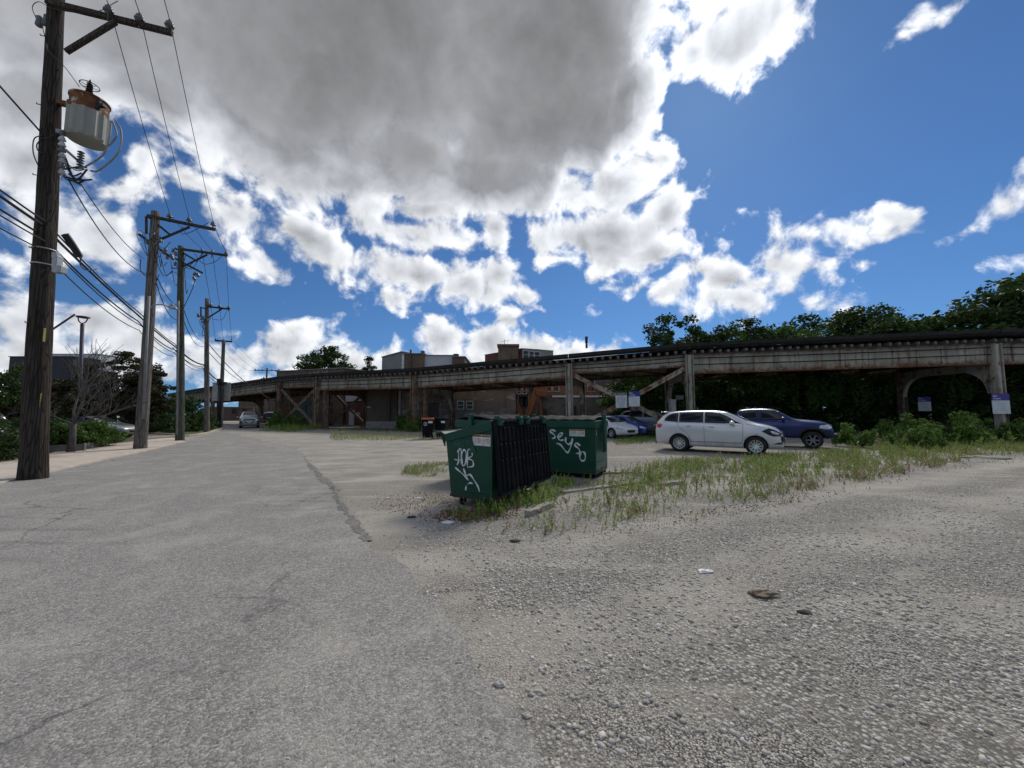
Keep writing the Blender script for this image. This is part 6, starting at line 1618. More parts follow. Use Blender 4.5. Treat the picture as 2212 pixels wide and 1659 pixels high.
# rooftops behind the viaduct
bd = Bld(X(823,62), X(866,60), Z(779,62)+.6, 10, GREYCL, 'grey clad rooftop building with a sloping parapet above the viaduct', zb=Z(759,60), roof=ROOFM)
bd2 = Bld(X(866.5,59.8), X(914,59.6), Z(764,60), 9, TANBR, 'tan brick rooftop building with a tall flue, right of the grey clad one')
bd2.rect(0, .35, 3, Z(764,60), .08, .08, WFRAME, 'downpipe'); bd2.rect(bd2.L*.38, bd2.L*.44, 8, Z(755,60), .3, .3, DKBR, 'flue'); bd2.rect(bd2.L*.86, bd2.L*1.0, Z(764,60), Z(760,60)+.2, 0, .5, DKBR, 'chimney')
bd3 = Bld(X(914.6,60), X(976,60), Z(767,60), 9, WHITECL, 'white sided rooftop storey between two brick chimneys above the viaduct')
bd4 = Bld(X(976.5,59), X(1003,59), Z(770,59), 7, DKBR, 'dark brick rooftop end with a stepped chimney above the viaduct')
bd4.rect(.1, .9, Z(770,59), Z(763,59), 0, .8, DKBR, 'chimney')
be = Bld(X(1047,84), X(1128,80), Z(766,84), 16, REDBR, 'red brick rooftop building with a bulky chimney rising above the viaduct', zb=Z(752,80))
mb = MB(); c = W(1098, 757, 81); mb.box((c.x, 80.5, c.z - 1.9), (4.2, 3, 5)); mb.box((c.x, 80.3, c.z + .75), (4.6, 3.4, .4)); mb.tube([(c.x-.8,80,c.z+.9),(c.x-.8,80,c.z+2.2)], .05, 5); mb.tube([(c.x-1.5,80,c.z+1.7),(c.x+.2,80,c.z+2.0)], .035, 5); mb.build('chimney', TANBR, be.rt)
be2 = Bld(X(1128.5,80), X(1196,84), Z(752,80), 14, GREYCL, 'grey clad rooftop with small windows right of the red brick one', zb=Z(757,84))
for f in (.12,.28,.45): be2.window(be2.L*f, Z(766,81), 1.5, 1.6)
be2.rect(be2.L*.5, be2.L*.7, Z(753,81), Z(749,81), -1, 1.5, WHITECL, 'roof_unit')
# deck house
bf = Bld(X(1114.5,47), X(1310,47), 6.9, 12, GREYBR, 'two storey grey brick house with an orange wooden stair and balcony behind the viaduct')
def fx_(px): return (px - 1114.5)/(1310-1114.5)*bf.L
bf.rect(fx_(1117), fx_(1140), Z(858,47), Z(826,47), .8, .8, DOORD, 'bay'); 
for px in (1121, 1133): 
    mb = MB(); w0 = bf.P(fx_(px), Z(841,47), .84); mb.box(w0, (.55,.03,1.25), bf.rz); mb.build('window', WFRAME, bf.rt); mb = MB(); mb.box(w0 - bf.n*.02, (.42,.03,1.1), bf.rz); mb.build('pane', PANE, bf.rt)
for px in (1150, 1163, 1187, 1202): bf.window(fx_(px), Z(833,47), .55, 1.3, WFRAME if px > 1180 else DKBR)
bf.window(fx_(1127), Z(868,47), .8, .9, DKBR); bf.window(fx_(1136), Z(868,47), .6, .9, DKBR)
bf.window(fx_(1277), Z(833,47), .8, 1.3)
mb = MB(); dz = Z(856,47)
front = 2.6; xa, xb = fx_(1188), fx_(1306)
bf.rect(xa, xb, dz-.22, dz, front+.02, .06, WFRAME, 'fascia')
mb = MB(); mb.prism([bf.P(xa,dz-.14,0), bf.P(xb,dz-.14,0), bf.P(xb,dz-.14,front-.05), bf.P(xa,dz-.14,front-.05)], (0,0,.12)); mb.build('deck_floor', WOODOR, bf.rt)
bf.rect(fx_(1163), xb, 0, dz-.24, front-.1, .2, TANBR if False else GREYBR, 'lower_wall')
bf.rect(fx_(1218), fx_(1237), 0, 2.5, front-.02, .06, DOORD, 'garage_door'); bf.rect(fx_(1246), fx_(1253), .6, 1.9, front-.02, .06, DOORD, 'door'); bf.rect(fx_(1170), fx_(1177), 0, 2.0, front-.02, .06, DOORD, 'door')
mb = MB()
for zz in (dz+.10, dz+1.02): mb.beam(bf.P(fx_(1166),zz,front), bf.P(xb,zz,front), .08, .08)
n_ = int((xb - fx_(1166))/.16)
for k_ in range(n_): x = fx_(1166) + (xb-fx_(1166))*k_/n_; mb.beam(bf.P(x,dz+.1,front), bf.P(x,dz+1.0,front), .045, .045)
mb.build('railing', WOODOR, bf.rt)
for k_ in range(8):
    x = fx_(1166) + (xb-fx_(1166))*k_/7; mb = MB(); mb.beam(bf.P(x,(0 if k_ < 1 else dz),front), bf.P(x,dz+1.15,front), .14, .14); mb.build('deck_post', WOODOR, bf.rt)
for px in (1154.5, 1163.5): mb = MB(); mb.beam(bf.P(fx_(px),0,front+.6), bf.P(fx_(px),dz+1.1,front+.6), .17, .17); mb.build('deck_post', WOODOR, bf.rt)
mb = MB(); mb.prism([bf.P(fx_(1153),dz-.15,front+1.3), bf.P(fx_(1176),dz-.15,front+1.3), bf.P(fx_(1176),dz-.15,front-.2), bf.P(fx_(1153),dz-.15,front-.2)], (0,0,.15))
for a_, b_ in ((1153,1176),): 
    for zz in (dz+.5, dz+1.0): mb.beam(bf.P(fx_(a_),zz,front+1.3), bf.P(fx_(b_),zz,front+1.3), .08, .22)
    for k_ in range(12): x = fx_(a_) + (fx_(b_)-fx_(a_))*k_/11; mb.beam(bf.P(x,dz,front+1.3), bf.P(x,dz+1,front+1.3), .05, .05)
mb.build('landing', WOODOR, bf.rt)
mb = MB()
for oo in (1.3, .4):
    mb.beam(bf.P(fx_(1131),.3,front+oo), bf.P(fx_(1153),dz-.1,front+oo), .08, .30); mb.beam(bf.P(fx_(1131),1.2,front+oo), bf.P(fx_(1153),dz+.85,front+oo), .08, .14)
for k_ in range(14):
    f = k_/13; x = fx_(1131) + (fx_(1153)-fx_(1131))*f; z = .3 + (dz-.4)*f; mb.prism([bf.P(x,z,front+.4), bf.P(x+.28,z,front+.4), bf.P(x+.28,z,front+1.3), bf.P(x,z,front+1.3)], (0,0,.05))
for k_ in range(8): f = k_/7; x = fx_(1131) + (fx_(1153)-fx_(1131))*f; mb.beam(bf.P(x,.3+(dz-.4)*f,front+1.3), bf.P(x,1.2+(dz-.3)*f,front+1.3), .05, .05)
mb.build('staircase', WOODOR, bf.rt)
mb = MB()
for zz in (Z(882,47)+.9, ): mb.beam(bf.P(fx_(1116),zz+1.0,front+1.2), bf.P(fx_(1140),zz+1.0,front+1.2), .1, .2)
mb.beam(bf.P(fx_(1116),2.4,front+1.2), bf.P(fx_(1130),.2,front+1.2), .1, .25); mb.beam(bf.P(fx_(1116),3.2,front+1.2), bf.P(fx_(1130),1.1,front+1.2), .08, .12)
for px in (1118, 1121, 1139): mb.beam(bf.P(fx_(px),0,front+1.2), bf.P(fx_(px),Z(858,47) if px != 1121 else 2.0,front+1.2), .12, .12)
for k_ in range(7): mb.beam(bf.P(fx_(1116+k_*2),2.4-k_*.3,front+1.2), bf.P(fx_(1116+k_*2),3.2-k_*.3,front+1.2), .04, .04)
mb.build('lower_stair', WOODOR, bf.rt)
bg_ = Bld(X(1312,56), X(1370,56), Z(790,56), 10, GREYBR, 'grey brick wall half hidden by trees behind the right cross bracing')
# neighbours on the left
bl = Bld(X(12,60), X(150,60), Z(770,60), 4, BLACKCL, 'big black clad building behind the nearest pole on the left', roof=BLACKCL)
bl2 = Bld(X(84,86), X(205,86), Z(764,86), 4, WHITECL, 'white clad storey rising behind the black building', roof=WHITECL)
bl2.rect(bl2.L*.80, bl2.L*.93, 8, Z(772,86), .2, .2, GREYCL, 'grey_panel')
bl3 = Bld(X(262,92), X(325,92), Z(803,92), 3, WHITECL, 'long white clad building left of the lamp pole', roof=BLACKCL); bl3.rect(bl3.L*.55, bl3.L*.72, Z(818,92), Z(809,92), .05, .05, PANE, 'window_band'); bl3.rect(0, bl3.L, 4, Z(821,92), .1, .1, BLACKCL, 'lower_cladding')
bl4 = Bld(X(325.5,92), X(338,92), Z(802,92), 1, BLACKCL, 'dark square end block of the long white building', roof=BLACKCL)
# far along the alley
for k_, (x, y, L, z, m_, lab) in enumerate(((-44.5, 78, 9, 6.5, TANBR, 'tan brick garage on the right of the far alley'), (-52.5, 92, 10, 8, REDBR, 'red brick flats farther up the right of the alley'), (-60, 108, 12, 9, GREYBR, 'grey brick block at the far right of the alley'),
      (-66, 84, 8, 3.0, DKBR, 'low dark brick garage on the left of the far alley'), (-74, 104, 12, 8, TANBR, 'tan block at the far left of the alley'), (-100, 170, 16, 6, GREYBR, 'distant low block closing the alley'))):
    b_ = Bld((x, y), (x + L*.85, y + L*.5), z, 12, m_, lab)
    for f in (.25, .55, .8): b_.window(b_.L*f, z*.7, .8, 1.0, DKBR)
# orange diamond sign up the alley
mb = MB(); c = Vector((*X(484,62), 0)); 
rt = thing('road_sign', c, 0, 'small orange diamond road sign beyond the underpass', 'road sign'); mb.tube([c, c + Vector((0,0,2.6))], .04, 6); mb.build('post', GALV, rt)
mb = MB(); mb.box(c + Vector((0,-.05,2.4)), (.6,.03,.6), M=Matrix.Rotation(R(45), 4, 'Y')); mb.build('sign_plate', pm('sign orange', (0.5,0.12,0.03), .5), rt)

# ================================================================== SIGNS
SIGNW = pm('sign white', (0.58,0.60,0.61), .5, var=.08); SIGNB = pm('sign violet blue', (0.045,0.03,0.23), .45, var=.1)
def warning_sign():
    c = W(1342, 864.5, 28.1); w_, h = .78, 1.10
    rt = thing('warning_sign', c, R(-16), 'white WARNING sign full of small black print on the cross bracing', 'sign'); M = ROOTM[rt.name]
    b = LMB(M); b.box((0, 0, 0), (w_, .02, h)); b.build('sign_plate', SIGNW, rt)
    b = LMB(M); rt_ = (1, 0, 0); up = (0, 0, 1)
    b.box((0, -.012, h*.41), (w_*.94, .006, h*.16)); b.build('title_band', INK, rt)
    b = LMB(M); put_text(b, 'WARNING', h*.115, (0, -.017, h*.37), rt_, up, bold=.001); b.build('title', SIGNW, rt)
    b = LMB(M)
    for z, s, tx in ((.26,.05,'PRIVATE PROPERTY'),(.17,.045,'PARKING BY PERMIT ONLY'),(.08,.045,'UNAUTHORIZED VEHICLES'),(.01,.045,'TOWED AT OWNER EXPENSE'),(-.08,.065,'24 HOUR TOWING INC'),(-.19,.085,'773-226-7006'),(-.28,.065,'RELOCATION FEES'),(-.35,.04,'CASH OR CARD'),(-.42,.045,'ALL VEHICLES TOWED')):
        put_text(b, tx, h*s, (0, -.013, h*z), rt_, up, bold=.002)
    b.build('lettering', INK, rt)
def scan_sign(c, w_, h, rz, label, back=None):
    rt = thing('parking_sign', c, rz, label, 'sign', 'blue and white parking signs'); M = ROOTM[rt.name]
    b = LMB(M); b.box((0, 0, -h*.17), (w_, .02, h*.66)); b.build('sign_plate', SIGNW, rt)
    b = LMB(M); b.box((0, -.002, h*.33), (w_, .024, h*.34)); b.build('header', SIGNB, rt)
    b = LMB(M); put_text(b, 'Scan', h*.115, (-w_*.43, -.018, h*.35), (1,0,0), (0,0,1), bold=.004, align='LEFT'); put_text(b, 'to park.', h*.115, (-w_*.43, -.018, h*.225), (1,0,0), (0,0,1), bold=.004, align='LEFT'); b.build('title', SIGNW, rt)
    b = LMB(M)
    for k_, (x0, x1, z) in enumerate(((-.42,-.05,.10),(-.25,.25,.0),(-.25,.22,-.08),(-.25,.28,-.16),(-.25,.28,-.25),(-.36,.36,-.34),(-.42,-.15,-.43),(.2,.42,-.43))):
        b.box(((x0+x1)/2*w_, -.012, h*z), ((x1-x0)*w_, .004, h*.014))
    b.build('print_lines', INKG, rt)
warning_sign()
scan_sign(W(1370, 861.5, 27.9), .76, 1.10, R(-18), 'blue topped parking sign beside the white WARNING sign, on the cross bracing')
scan_sign(W(2162, 872, 24.85), 1.05, 1.30, R(-4), 'largest blue topped parking sign, on the rightmost viaduct column')
scan_sign(W(1997, 872.5, 30.4), .70, 1.12, R(-50), 'narrow looking blue topped parking sign on the rear viaduct column at the right')
c = W(1468, 858.5, 30); mb = MB(); rt = thing('notice_sign', (c.x, c.y, 0), 0, 'small dull grey notice sign on a thin post behind the viaduct', 'sign'); mb.box(c, (.62,.02,.34)); mb.build('sign_plate', pm('dull grey sign', (0.12,0.13,0.13), .7), rt); mb = MB(); mb.tube([(c.x,c.y+.03,0),(c.x,c.y+.03,c.z)], .03, 6); mb.build('post', DKMETAL, rt)
c = Vector((X(1452,27.0)[0], 27.0, 0)); mb = MB(); mb.box(c + Vector((0,0,1.25)), (.40,.3,2.5)); mb.box(c + Vector((0,0,2.55)), (.44,.34,.08)); mb.box(c + Vector((.0,-.17,1.4)), (.3,.03,1.8)); tag(mb.build('utility_cabinet', pm('pale cabinet', (0.25,0.25,0.235), .7, dirt=(0.12,0.1,0.08))), 'tall narrow pale cabinet against the column behind the silver crossover', 'cabinet')
# lot lamp with a ring shaped head, and the lamp arm behind the nearest pole
b0 = Vector((W(174,893,25).x, 25, 0)); t0 = W(178, 700, 25)
rt = thing('lot_lamp', b0, 0, 'slim purple grey lamp post with a U shaped head behind the bare tree', 'lamp post'); PP = pm('plum grey paint', (0.045,0.035,0.06), .5)
mb = MB(); mb.tube([b0, t0], .10, 10); mb.build('post', PP, rt, smooth=True)
mb = MB(); q = []
for k_ in range(13): a = math.pi + math.pi*k_/12; q.append(t0 + Vector((math.cos(a)*.32, 0, .45 + math.sin(a)*.40)))
mb.tube(q, .035, 6); mb.build('yoke', PP, rt, smooth=True)
mb = MB(); mb.lathe([(.01,.52),(.33,.50),(.34,.44),(.30,.42),(.01,.42)], t0, 16); mb.build('lamp_head', PP, rt, smooth=True)
b0 = Vector((W(92,893,15).x, 15, 0)); rt = thing('street_lamp', b0, 0, 'street lamp mostly hidden behind the nearest pole, its thin arm rising to the right', 'street lamp')
mb = MB(); tt = W(92, 726, 15); mb.tube([b0, tt], .07, 8); mb.build('post', GALV, rt, smooth=True); mb = MB(); mb.tube([tt, W(162, 679, 15.4)], .035, 6); mb.build('lamp_arm', DKMETAL, rt, smooth=True)
# planter boxes
PLW = pm('grey planter boards', (0.17,0.165,0.15), .85, var=.3, scale=5, stretch=(1,1,4))
def planter(a, b, h, label):
    a, b = G(*a), G(*b); d = (b-a).normalized(); n_ = Vector((-d.y, d.x, 0)); rt = thing('planter_box', a, math.atan2(d.y, d.x), label, 'planter box')
    L = (b-a).length; W_ = 1.1
    for p, q in ((a, b), (a + n_*W_, b + n_*W_), (a, a + n_*W_), (b, b + n_*W_)):
        mb = MB(); up = Vector((0,0,1)); mb.beam(p + up*(h/2), q + up*(h/2), .06, h, up=(0,0,1)); mb.build('board', PLW, rt)
    for p in (a, b): mb = MB(); mb.beam(p - n_*.04, p - n_*.04 + Vector((0,0,h+.03)), .09, .06); mb.build('corner_post', PLW, rt)
    mb = MB(); mb.box((a+b)/2 + n_*(W_/2) + Vector((0,0,h*.42)), (L-.08, W_-.08, h*.8), math.atan2(d.y, d.x)); mb.build('soil', MULCH, rt)
planter((60, 981.5), (182, 975.5), .32, 'long grey board planter box overflowing with green shrubs behind the nearest pole')
planter((186, 972), (212, 968), .30, 'short grey planter box to the right of the long one')
# concrete chunks and litter
CH = pm('weathered concrete chunk', (0.30,0.28,0.23), .95, var=.2, scale=6, bmp=.6, bscale=40)
def chunk(a, b, w_, h, label, name='concrete_block', seed=1):
    a, b = G(*a), G(*b); mb = MB(); n = 8; r = random.Random(seed); d = (b-a).normalized(); s = Vector((-d.y, d.x, 0)); vs = []
    for k in range(n+1):
        p = a.lerp(b, k/n)
        for i, j in ((-1,0),(1,0),(1,1),(-1,1)): vs.append(p + s*(i*w_/2*(1 if j == 0 else .9) + r.uniform(-.01,.01)) + Vector((0,0,j*h + r.uniform(-.008,.008) - .01)))
    mb.add(vs, [(4*i+j, 4*i+(j+1)%4, 4*i+4+(j+1)%4, 4*i+4+j) for i in range(n) for j in range(4)] + [(0,1,2,3)[::-1], tuple(range(4*n, 4*n+4))])
    tag(mb.build(name, CH, bevel=.008), label, 'concrete block')
chunk((1140,1116), (1192,1094), .13, .10, 'broken concrete kerb block lying in the weeds in front of the dumpsters', seed=2)
chunk((1215,1065), (1395,1042), .14, .05, 'long sunken parking stop in the weeds right of the broken block', 'parking_stop', 3)
chunk((1300,1024), (1380,1021), .14, .06, 'pale parking stop just right of the closed dumpster', 'parking_stop', 4)
chunk((1425,1050), (1475,1044), .15, .08, 'short pale parking stop among the weeds in front of the crossover', 'parking_stop', 5)
chunk((1330,944), (1425,943), .3, .25, 'low broken kerb wall near the row of cars under the viaduct', 'kerb_stub', 6)
mb = MB(); blob(mb, G(2132, 990) + Vector((0,0,.02)), .55, 5, (1.5,.7,.16)); tag(mb.build('rubble_slab', CH), 'flat pale slab of rubble at the right end of the weeds', 'rubble')
LIT = pm('paper white', (0.72,0.72,0.70), .7)
for k_, (px, py, s, lab, m_, nm) in enumerate(((1524,1236,.05,'crumpled white scrap alone on the gravel drive, lower right',LIT,'paper_scrap'),(968,1130,.06,'white scrap of paper in front of the nearest dumpster',LIT,'paper_scrap'),(903,1077,.04,'flat white scrap beside the russet leaf litter',LIT,'paper_scrap'),(838,1076,.035,'tiny white scrap near the road edge',LIT,'paper_scrap'),
     (1650,1287,.085,'rusty brown dried stem clump lying on the drive',RUSTY,'dry_clump'),(1738,1324,.04,'dark brown stone chip on the drive',BARK,'stone_chip'),(1112,1170,.05,'small brown clod on the gravel before the weeds',BARK,'dirt_clod'),(889,1118,.05,'dark clod left of the nearest dumpster',BARK,'dirt_clod'))):
    mb = MB(); c = G(px, py); blob(mb, c + Vector((0,0,s*.2)), s, k_+20, (1.5,.8,.3), 5, .3); tag(mb.build(nm, m_), lab, 'litter' if m_ is LIT else 'debris')
mb = MB(); c = G(1112,1480)
for k_, (px, py, s) in enumerate(((1326,1523,.035),(1080,1480,.045),(1137,1547,.03),(1600,1590,.03),(985,1395,.03))):
    mb = MB(); blob(mb, G(px,py) + Vector((0,0,s*.12)), s*.7, k_+40, (1.3,.9,.55), 4, .3); tag(mb.build('stone', STONE), ('rounded pale stone on the gravel drive near the bottom of the view','dark angular stone at the ragged road edge, bottom centre','pale round stone right of the dark one at the road edge','small stone at the lower right of the drive','stone on the road edge above the dark one')[k_], 'stone')

# ================================================================== TREES, SHRUBS, WEEDS
def leaf_cloud(centers, radii, per, size, r, up_bias=.35, flat=.75):
    """diamond leaves scattered through clumps; returns V, F"""
    C = np.repeat(np.array(centers), per, 0); Rr = np.repeat(np.array(radii), per)
    n = len(C); d = r.normal(0, 1, (n, 3)); d /= np.linalg.norm(d, axis=1)[:, None]
    rad = Rr * r.random(n) ** .45
    P = C + d * rad[:, None] * np.array((1, 1, flat))
    a = r.normal(0, 1, (n, 3)); a[:, 2] *= .6; a /= np.linalg.norm(a, axis=1)[:, None]
    b = r.normal(0, 1, (n, 3)); b[:, 2] *= .7; b = np.cross(a, b); b /= np.linalg.norm(b, axis=1)[:, None]
    s = size * r.uniform(.6, 1.35, n)[:, None]
    V = np.stack([P - a*s, P - b*s*.55 + np.array((0,0,1))*s*.05, P + a*s, P + b*s*.55], 1).reshape(-1, 3)
    return V, np.arange(n*4).reshape(-1, 4)
def crown_points(lobes, n, r, hollow=.35):
    """clump centres spread through a few lobes (x,y,z,rx,rz)"""
    out = []; w_ = np.array([l[3]**2*l[4] for l in lobes]); w_ = w_/w_.sum()
    for i in r.choice(len(lobes), n, p=w_):
        x, y, z, rx, rz = lobes[i]; d = r.normal(0, 1, 3); d /= np.linalg.norm(d); k = hollow + (1-hollow)*r.random()**.6
        out.append((x + d[0]*rx*k, y + d[1]*rx*k, z + d[2]*rz*k))
    return np.array(out)
def make_tree(name, lobes, trunk_h, trunk_r, n_cl, per, size, mat, seed, cl_r=(.45,.9), bark=None, stems=1, lowest=None, flat=.75):
    """prototype: root empty at the trunk's foot with trunk and crown"""
    r = np.random.default_rng(seed); rt = thing(name); bark = bark or BARK
    C = crown_points(lobes, n_cl, r)
    if lowest is not None: C[:, 2] = np.maximum(C[:, 2], lowest)
    V, F = leaf_cloud(C, r.uniform(cl_r[0], cl_r[1], n_cl), per, size, r, flat=flat)
    V[:, 2] = np.maximum(V[:, 2], .03)
    mb = MB(); rr = random.Random(seed)
    for s in range(stems):
        ox, oy = (0, 0) if stems == 1 else (rr.uniform(-.3,.3), rr.uniform(-.3,.3)); top = Vector((ox*2 + rr.uniform(-.2,.2), oy*2, trunk_h))
        pts = [Vector((ox, oy, -.05)), Vector((ox*1.2, oy*1.2, trunk_h*.35)) + Vector((rr.uniform(-.1,.1), 0, 0)), Vector((ox*1.5, oy*1.5, trunk_h*.7)) + Vector((rr.uniform(-.1,.1), 0, 0)), top]
        mb.tube(pts, [trunk_r*1.25, trunk_r, trunk_r*.85, trunk_r*.7], 8)
        for k in range(int(min(16, n_cl/3)/stems)+2):
            e = Vector(C[rr.randrange(len(C))]); st_ = top.lerp(pts[1], rr.random()*.5); mid = st_.lerp(e, .5) + Vector((rr.uniform(-.2,.2), rr.uniform(-.2,.2), rr.uniform(.0,.4)))
            mb.tube([st_, mid, e], [trunk_r*.42, trunk_r*.25, trunk_r*.07], 5)
    mb.build('trunk', bark, rt, local=True, smooth=True)
    np_mesh('crown', V, F, mat, rt)
    return rt
def place(proto, used, loc, rz, s, label, cat, group):
    o = proto if not used else copy_tree(proto)
    o.location = loc; o.rotation_euler = (0, 0, rz); o.scale = (s, s, s) if not isinstance(s, tuple) else s
    tag(o, label, cat, group); return o
rg = np.random.default_rng(5)
big1 = make_tree('deciduous_tree', [(0,0,5.6,2.9,2.6),(1.8,.5,5.0,1.8,1.6),(-1.7,-.4,5.2,1.9,1.8),(0,0,7.2,1.9,1.5)], 3.6, .26, 95, 135, .13, LEAF_DK, 1)
big2 = make_tree('deciduous_tree', [(0,0,5.2,2.4,2.9),(1.4,.2,6.4,1.5,1.4),(-1.3,.3,4.2,1.9,1.6),(.3,0,7.8,1.2,1.3)], 3.2, .22, 80, 125, .13, LEAF_MD, 2)
airy = make_tree('deciduous_tree', [(0,0,6.4,1.9,1.5),(1.7,0,5.0,1.3,1.0),(-1.6,.2,5.4,1.2,1.0),(.2,0,4.0,1.8,1.0)], 5.6, .17, 40, 100, .11, LEAF_DK, 3, (.3,.65))
thick = make_tree('thicket_tree', [(0,0,2.0,2.4,2.2),(.8,.2,4.2,2.0,1.8),(-.9,0,3.6,1.9,1.9)], 3.0, .15, 110, 125, .12, LEAF_MD, 4, (.4,.85), stems=3, lowest=.25)
thick2 = make_tree('thicket_tree', [(0,0,2.2,2.2,2.2),(-.8,.2,4.6,1.8,1.9),(.9,0,3.2,2.0,1.9)], 3.2, .15, 105, 125, .12, LEAF_DK, 6, (.4,.85), stems=2, lowest=.25)
def top_scale(py, Y, h): return Z(py, Y) / h
g1 = 'trees behind the viaduct on the right'
L_ = [ # proto, px, Y, ytop, proto height, label
 (airy, 1462, 41, 664, 8.2, 'sparse tree with see-through crown at the left end of the treeline'), (big2, 1405, 46, 742, 9.3, 'low rounded tree just left of the sparse one at the end of the treeline'),
 (big1, 1530, 43, 700, 8.9, 'broad dark tree right of the sparse one'), (airy, 1618, 41, 668, 8.2, 'airy tree with its top against the white cloud'), (big2, 1700, 40, 690, 9.3, 'greener tree in the dip of the treeline'),
 (airy, 1765, 42, 664, 8.2, 'airy tree left of the tallest dark mass'), (big1, 1875, 38, 640, 8.9, 'tallest dark tree in the middle of the treeline'), (big2, 1945, 41, 655, 9.3, 'green tree leaning on the tallest one from the right'),
 (airy, 2020, 40, 668, 8.2, 'thin tree at the gap before the large right-hand tree'), (big2, 1580, 44, 690, 9.3, 'green tree filling the dip right of the broad dark one'), (big1, 1490, 46, 712, 8.9, 'dark crown directly behind the sparse tree'), (big2, 1655, 45, 688, 9.3, 'rounded crown behind the airy tree under the cloud'), (big2, 1820, 44, 668, 9.3, 'green crown left of the tallest dark tree'), (big1, 1985, 45, 690, 8.9, 'lower dark crown left of the gap'),
 (big1, 2215, 34, 578, 8.9, 'large spreading tree at the right edge of the view'), (big1, 2330, 40, 560, 8.9, 'large tree beyond the right edge'), (big2, 2130, 37, 682, 9.3, 'lower tree filling the gap at the right')]
used = set()
for k_, (pr, px, Y, yt, h, lab) in enumerate(L_):
    s = top_scale(yt, Y, h); 
    wid = 1.25 if 'large' in lab else 1.0
    place(pr, pr.name in used, (X(px, Y)[0], Y, 0), k_*1.3, (s*wid, s*wid, s), lab, 'tree', g1); used.add(pr.name)
g2 = 'bushy thicket under the viaduct'
words_ = ['first','second','third','fourth','fifth','sixth','seventh','eighth','ninth','tenth','eleventh','twelfth','thirteenth','fourteenth','fifteenth','sixteenth','seventeenth','eighteenth']
k_ = 0
for px, Y, yt in ((1330,40,846),(1352,43,800),(1400,40,800),(1445,38,790),(1500,37,785),(1560,36,785),(1625,35.5,775),(1690,35,775),(1760,34.5,770),(1830,34,765),(1900,35,765),(1960,34,760),(2030,34.5,760),(2100,33.5,755),(2165,34,755),(2235,33,750),(2310,33,750),(2400,33,750)):
    pr = thick if k_ % 2 == 0 else thick2; s = Z(yt, Y)/6.1
    place(pr, pr.name in used, (X(px, Y)[0], Y, 0), k_*2.1, (s*1.0, s*1.0, s), '%s overgrown %s thicket tree from the left, filling the shade behind the viaduct' % (words_[k_], 'green' if pr is thick else 'dark'), 'tree', g2); used.add(pr.name); k_ += 1
for px, Y, yt, w9 in ((1700,42,780,'left'),(1775,42,775,'middle'),(1850,42,775,'right')):
    place(thick, True, (X(px, Y)[0], Y, 0), px*.1, Z(yt, Y)/6.1, 'thicket tree in the deep shade behind the blue pickup, %s of three' % w9, 'tree', g2)
# hanging vines
def vine_curtain(px, Y, z0, z1, w_, seed, label):
    r = np.random.default_rng(seed); n = 9; cs = []; x0 = X(px, Y)[0]
    for q in range(n):
        x = x0 + r.uniform(-w_, w_); zt = z1 - r.uniform(0, 1.0); zb = z0 + r.uniform(0, 1.2); k = int((zt - zb)/.16)
        for i in range(k): cs.append((x + .08*math.sin(i*.9 + q), Y + r.uniform(-.15,.15), zt - i*.16))
    V, F = leaf_cloud(cs, [.16]*len(cs), 14, .085, r)
    o = np_mesh('vine', V - np.array((x0, Y, 0)), F, LEAF_MD); o.location = (x0, Y, 0); tag(o, label, 'vine', 'vines hanging in the thicket'); return o
for px, Y, z0, z1, w_, lab in ((1660,31.6,2.2,5.2,1.6,'curtain of light green vines hanging above the blue pickup'),(1745,31.4,1.6,5.4,1.3,'second vine curtain, right of the pickup cab'),(1590,32.4,2.6,5.2,1.2,'leftmost vine curtain behind the silver crossover'),(1830,31.4,1.2,4.6,1.8,'low vine curtain above the pickup hood'),(1915,32,1.8,4.2,1.4,'vine curtain left of the rear viaduct column'),(2080,31,2.0,5.0,1.6,'vine curtain framed by the arched cross girder')):
    vine_curtain(px, Y, z0, z1, w_, int(px), lab)
# trees above / behind the left half
rt = make_tree('deciduous_tree', [(0,0,8.2,4.0,2.8),(2.3,0,7.2,2.0,1.6),(-2.2,0,7.4,2.0,1.8),(0,0,10,2.4,1.6)], 5, .35, 110, 110, .17, LEAF_DK, 8, (.5,1.0))
place(rt, False, (X(700,64)[0], 64, 0), .4, Z(746,64)/11.6, 'round dark tree standing above the graffiti parapet, left of centre', 'tree', None)
rt = make_tree('small_tree', [(0,0,6.5,1.0,2.6),(0,0,8.4,.5,1.2)], 6, .12, 34, 60, .14, LEAF_DK, 9, (.3,.6))
place(rt, False, (X(795,64)[0], 64, 0), 0, Z(764,64)/9.8, 'small pointed tree poking above the viaduct beside the grey clad building', 'tree', None)
# left car park
crab = make_tree('crabapple_tree', [(0,0,3.4,2.3,1.2),(1.5,0,4.4,1.3,.9),(-1.2,.3,4.6,1.3,.9),(.4,0,5.3,1.2,.8),(2.4,0,3.4,1.1,.7),(-2.2,0,3.2,1.3,.9)], 1.7, .20, 190, 110, .095, LEAF_RD, 12, (.26,.55), flat=.55)
place(crab, False, (*X(248,29.5), 0), .3, Z(752,29.5)/6.3, 'wide bronze leaved crabapple tree between the nearest pole and the lamp pole', 'tree', 'trees in the left car park')
place(crab, True, (*X(205,33), 0), 2.3, Z(800,33)/6.3, 'lower bronze crabapple behind and left of the wide one', 'tree', 'trees in the left car park')
place(crab, True, (*X(140,31), 0), 4.0, Z(815,31)/6.3, 'bronze crabapple half hidden by the nearest pole', 'tree', 'trees in the left car park')
place(crab, True, (*X(172,25), 0), 5.2, Z(835,25)/6.3, 'low bronze crabapple behind the bare tree', 'tree', 'trees in the left car park')
place(crab, True, (*X(290,30), 0), 1.0, (.75,.75,Z(826,30)/6.3), 'bronze crabapple just left of the lamp pole', 'tree', 'trees in the left car park')
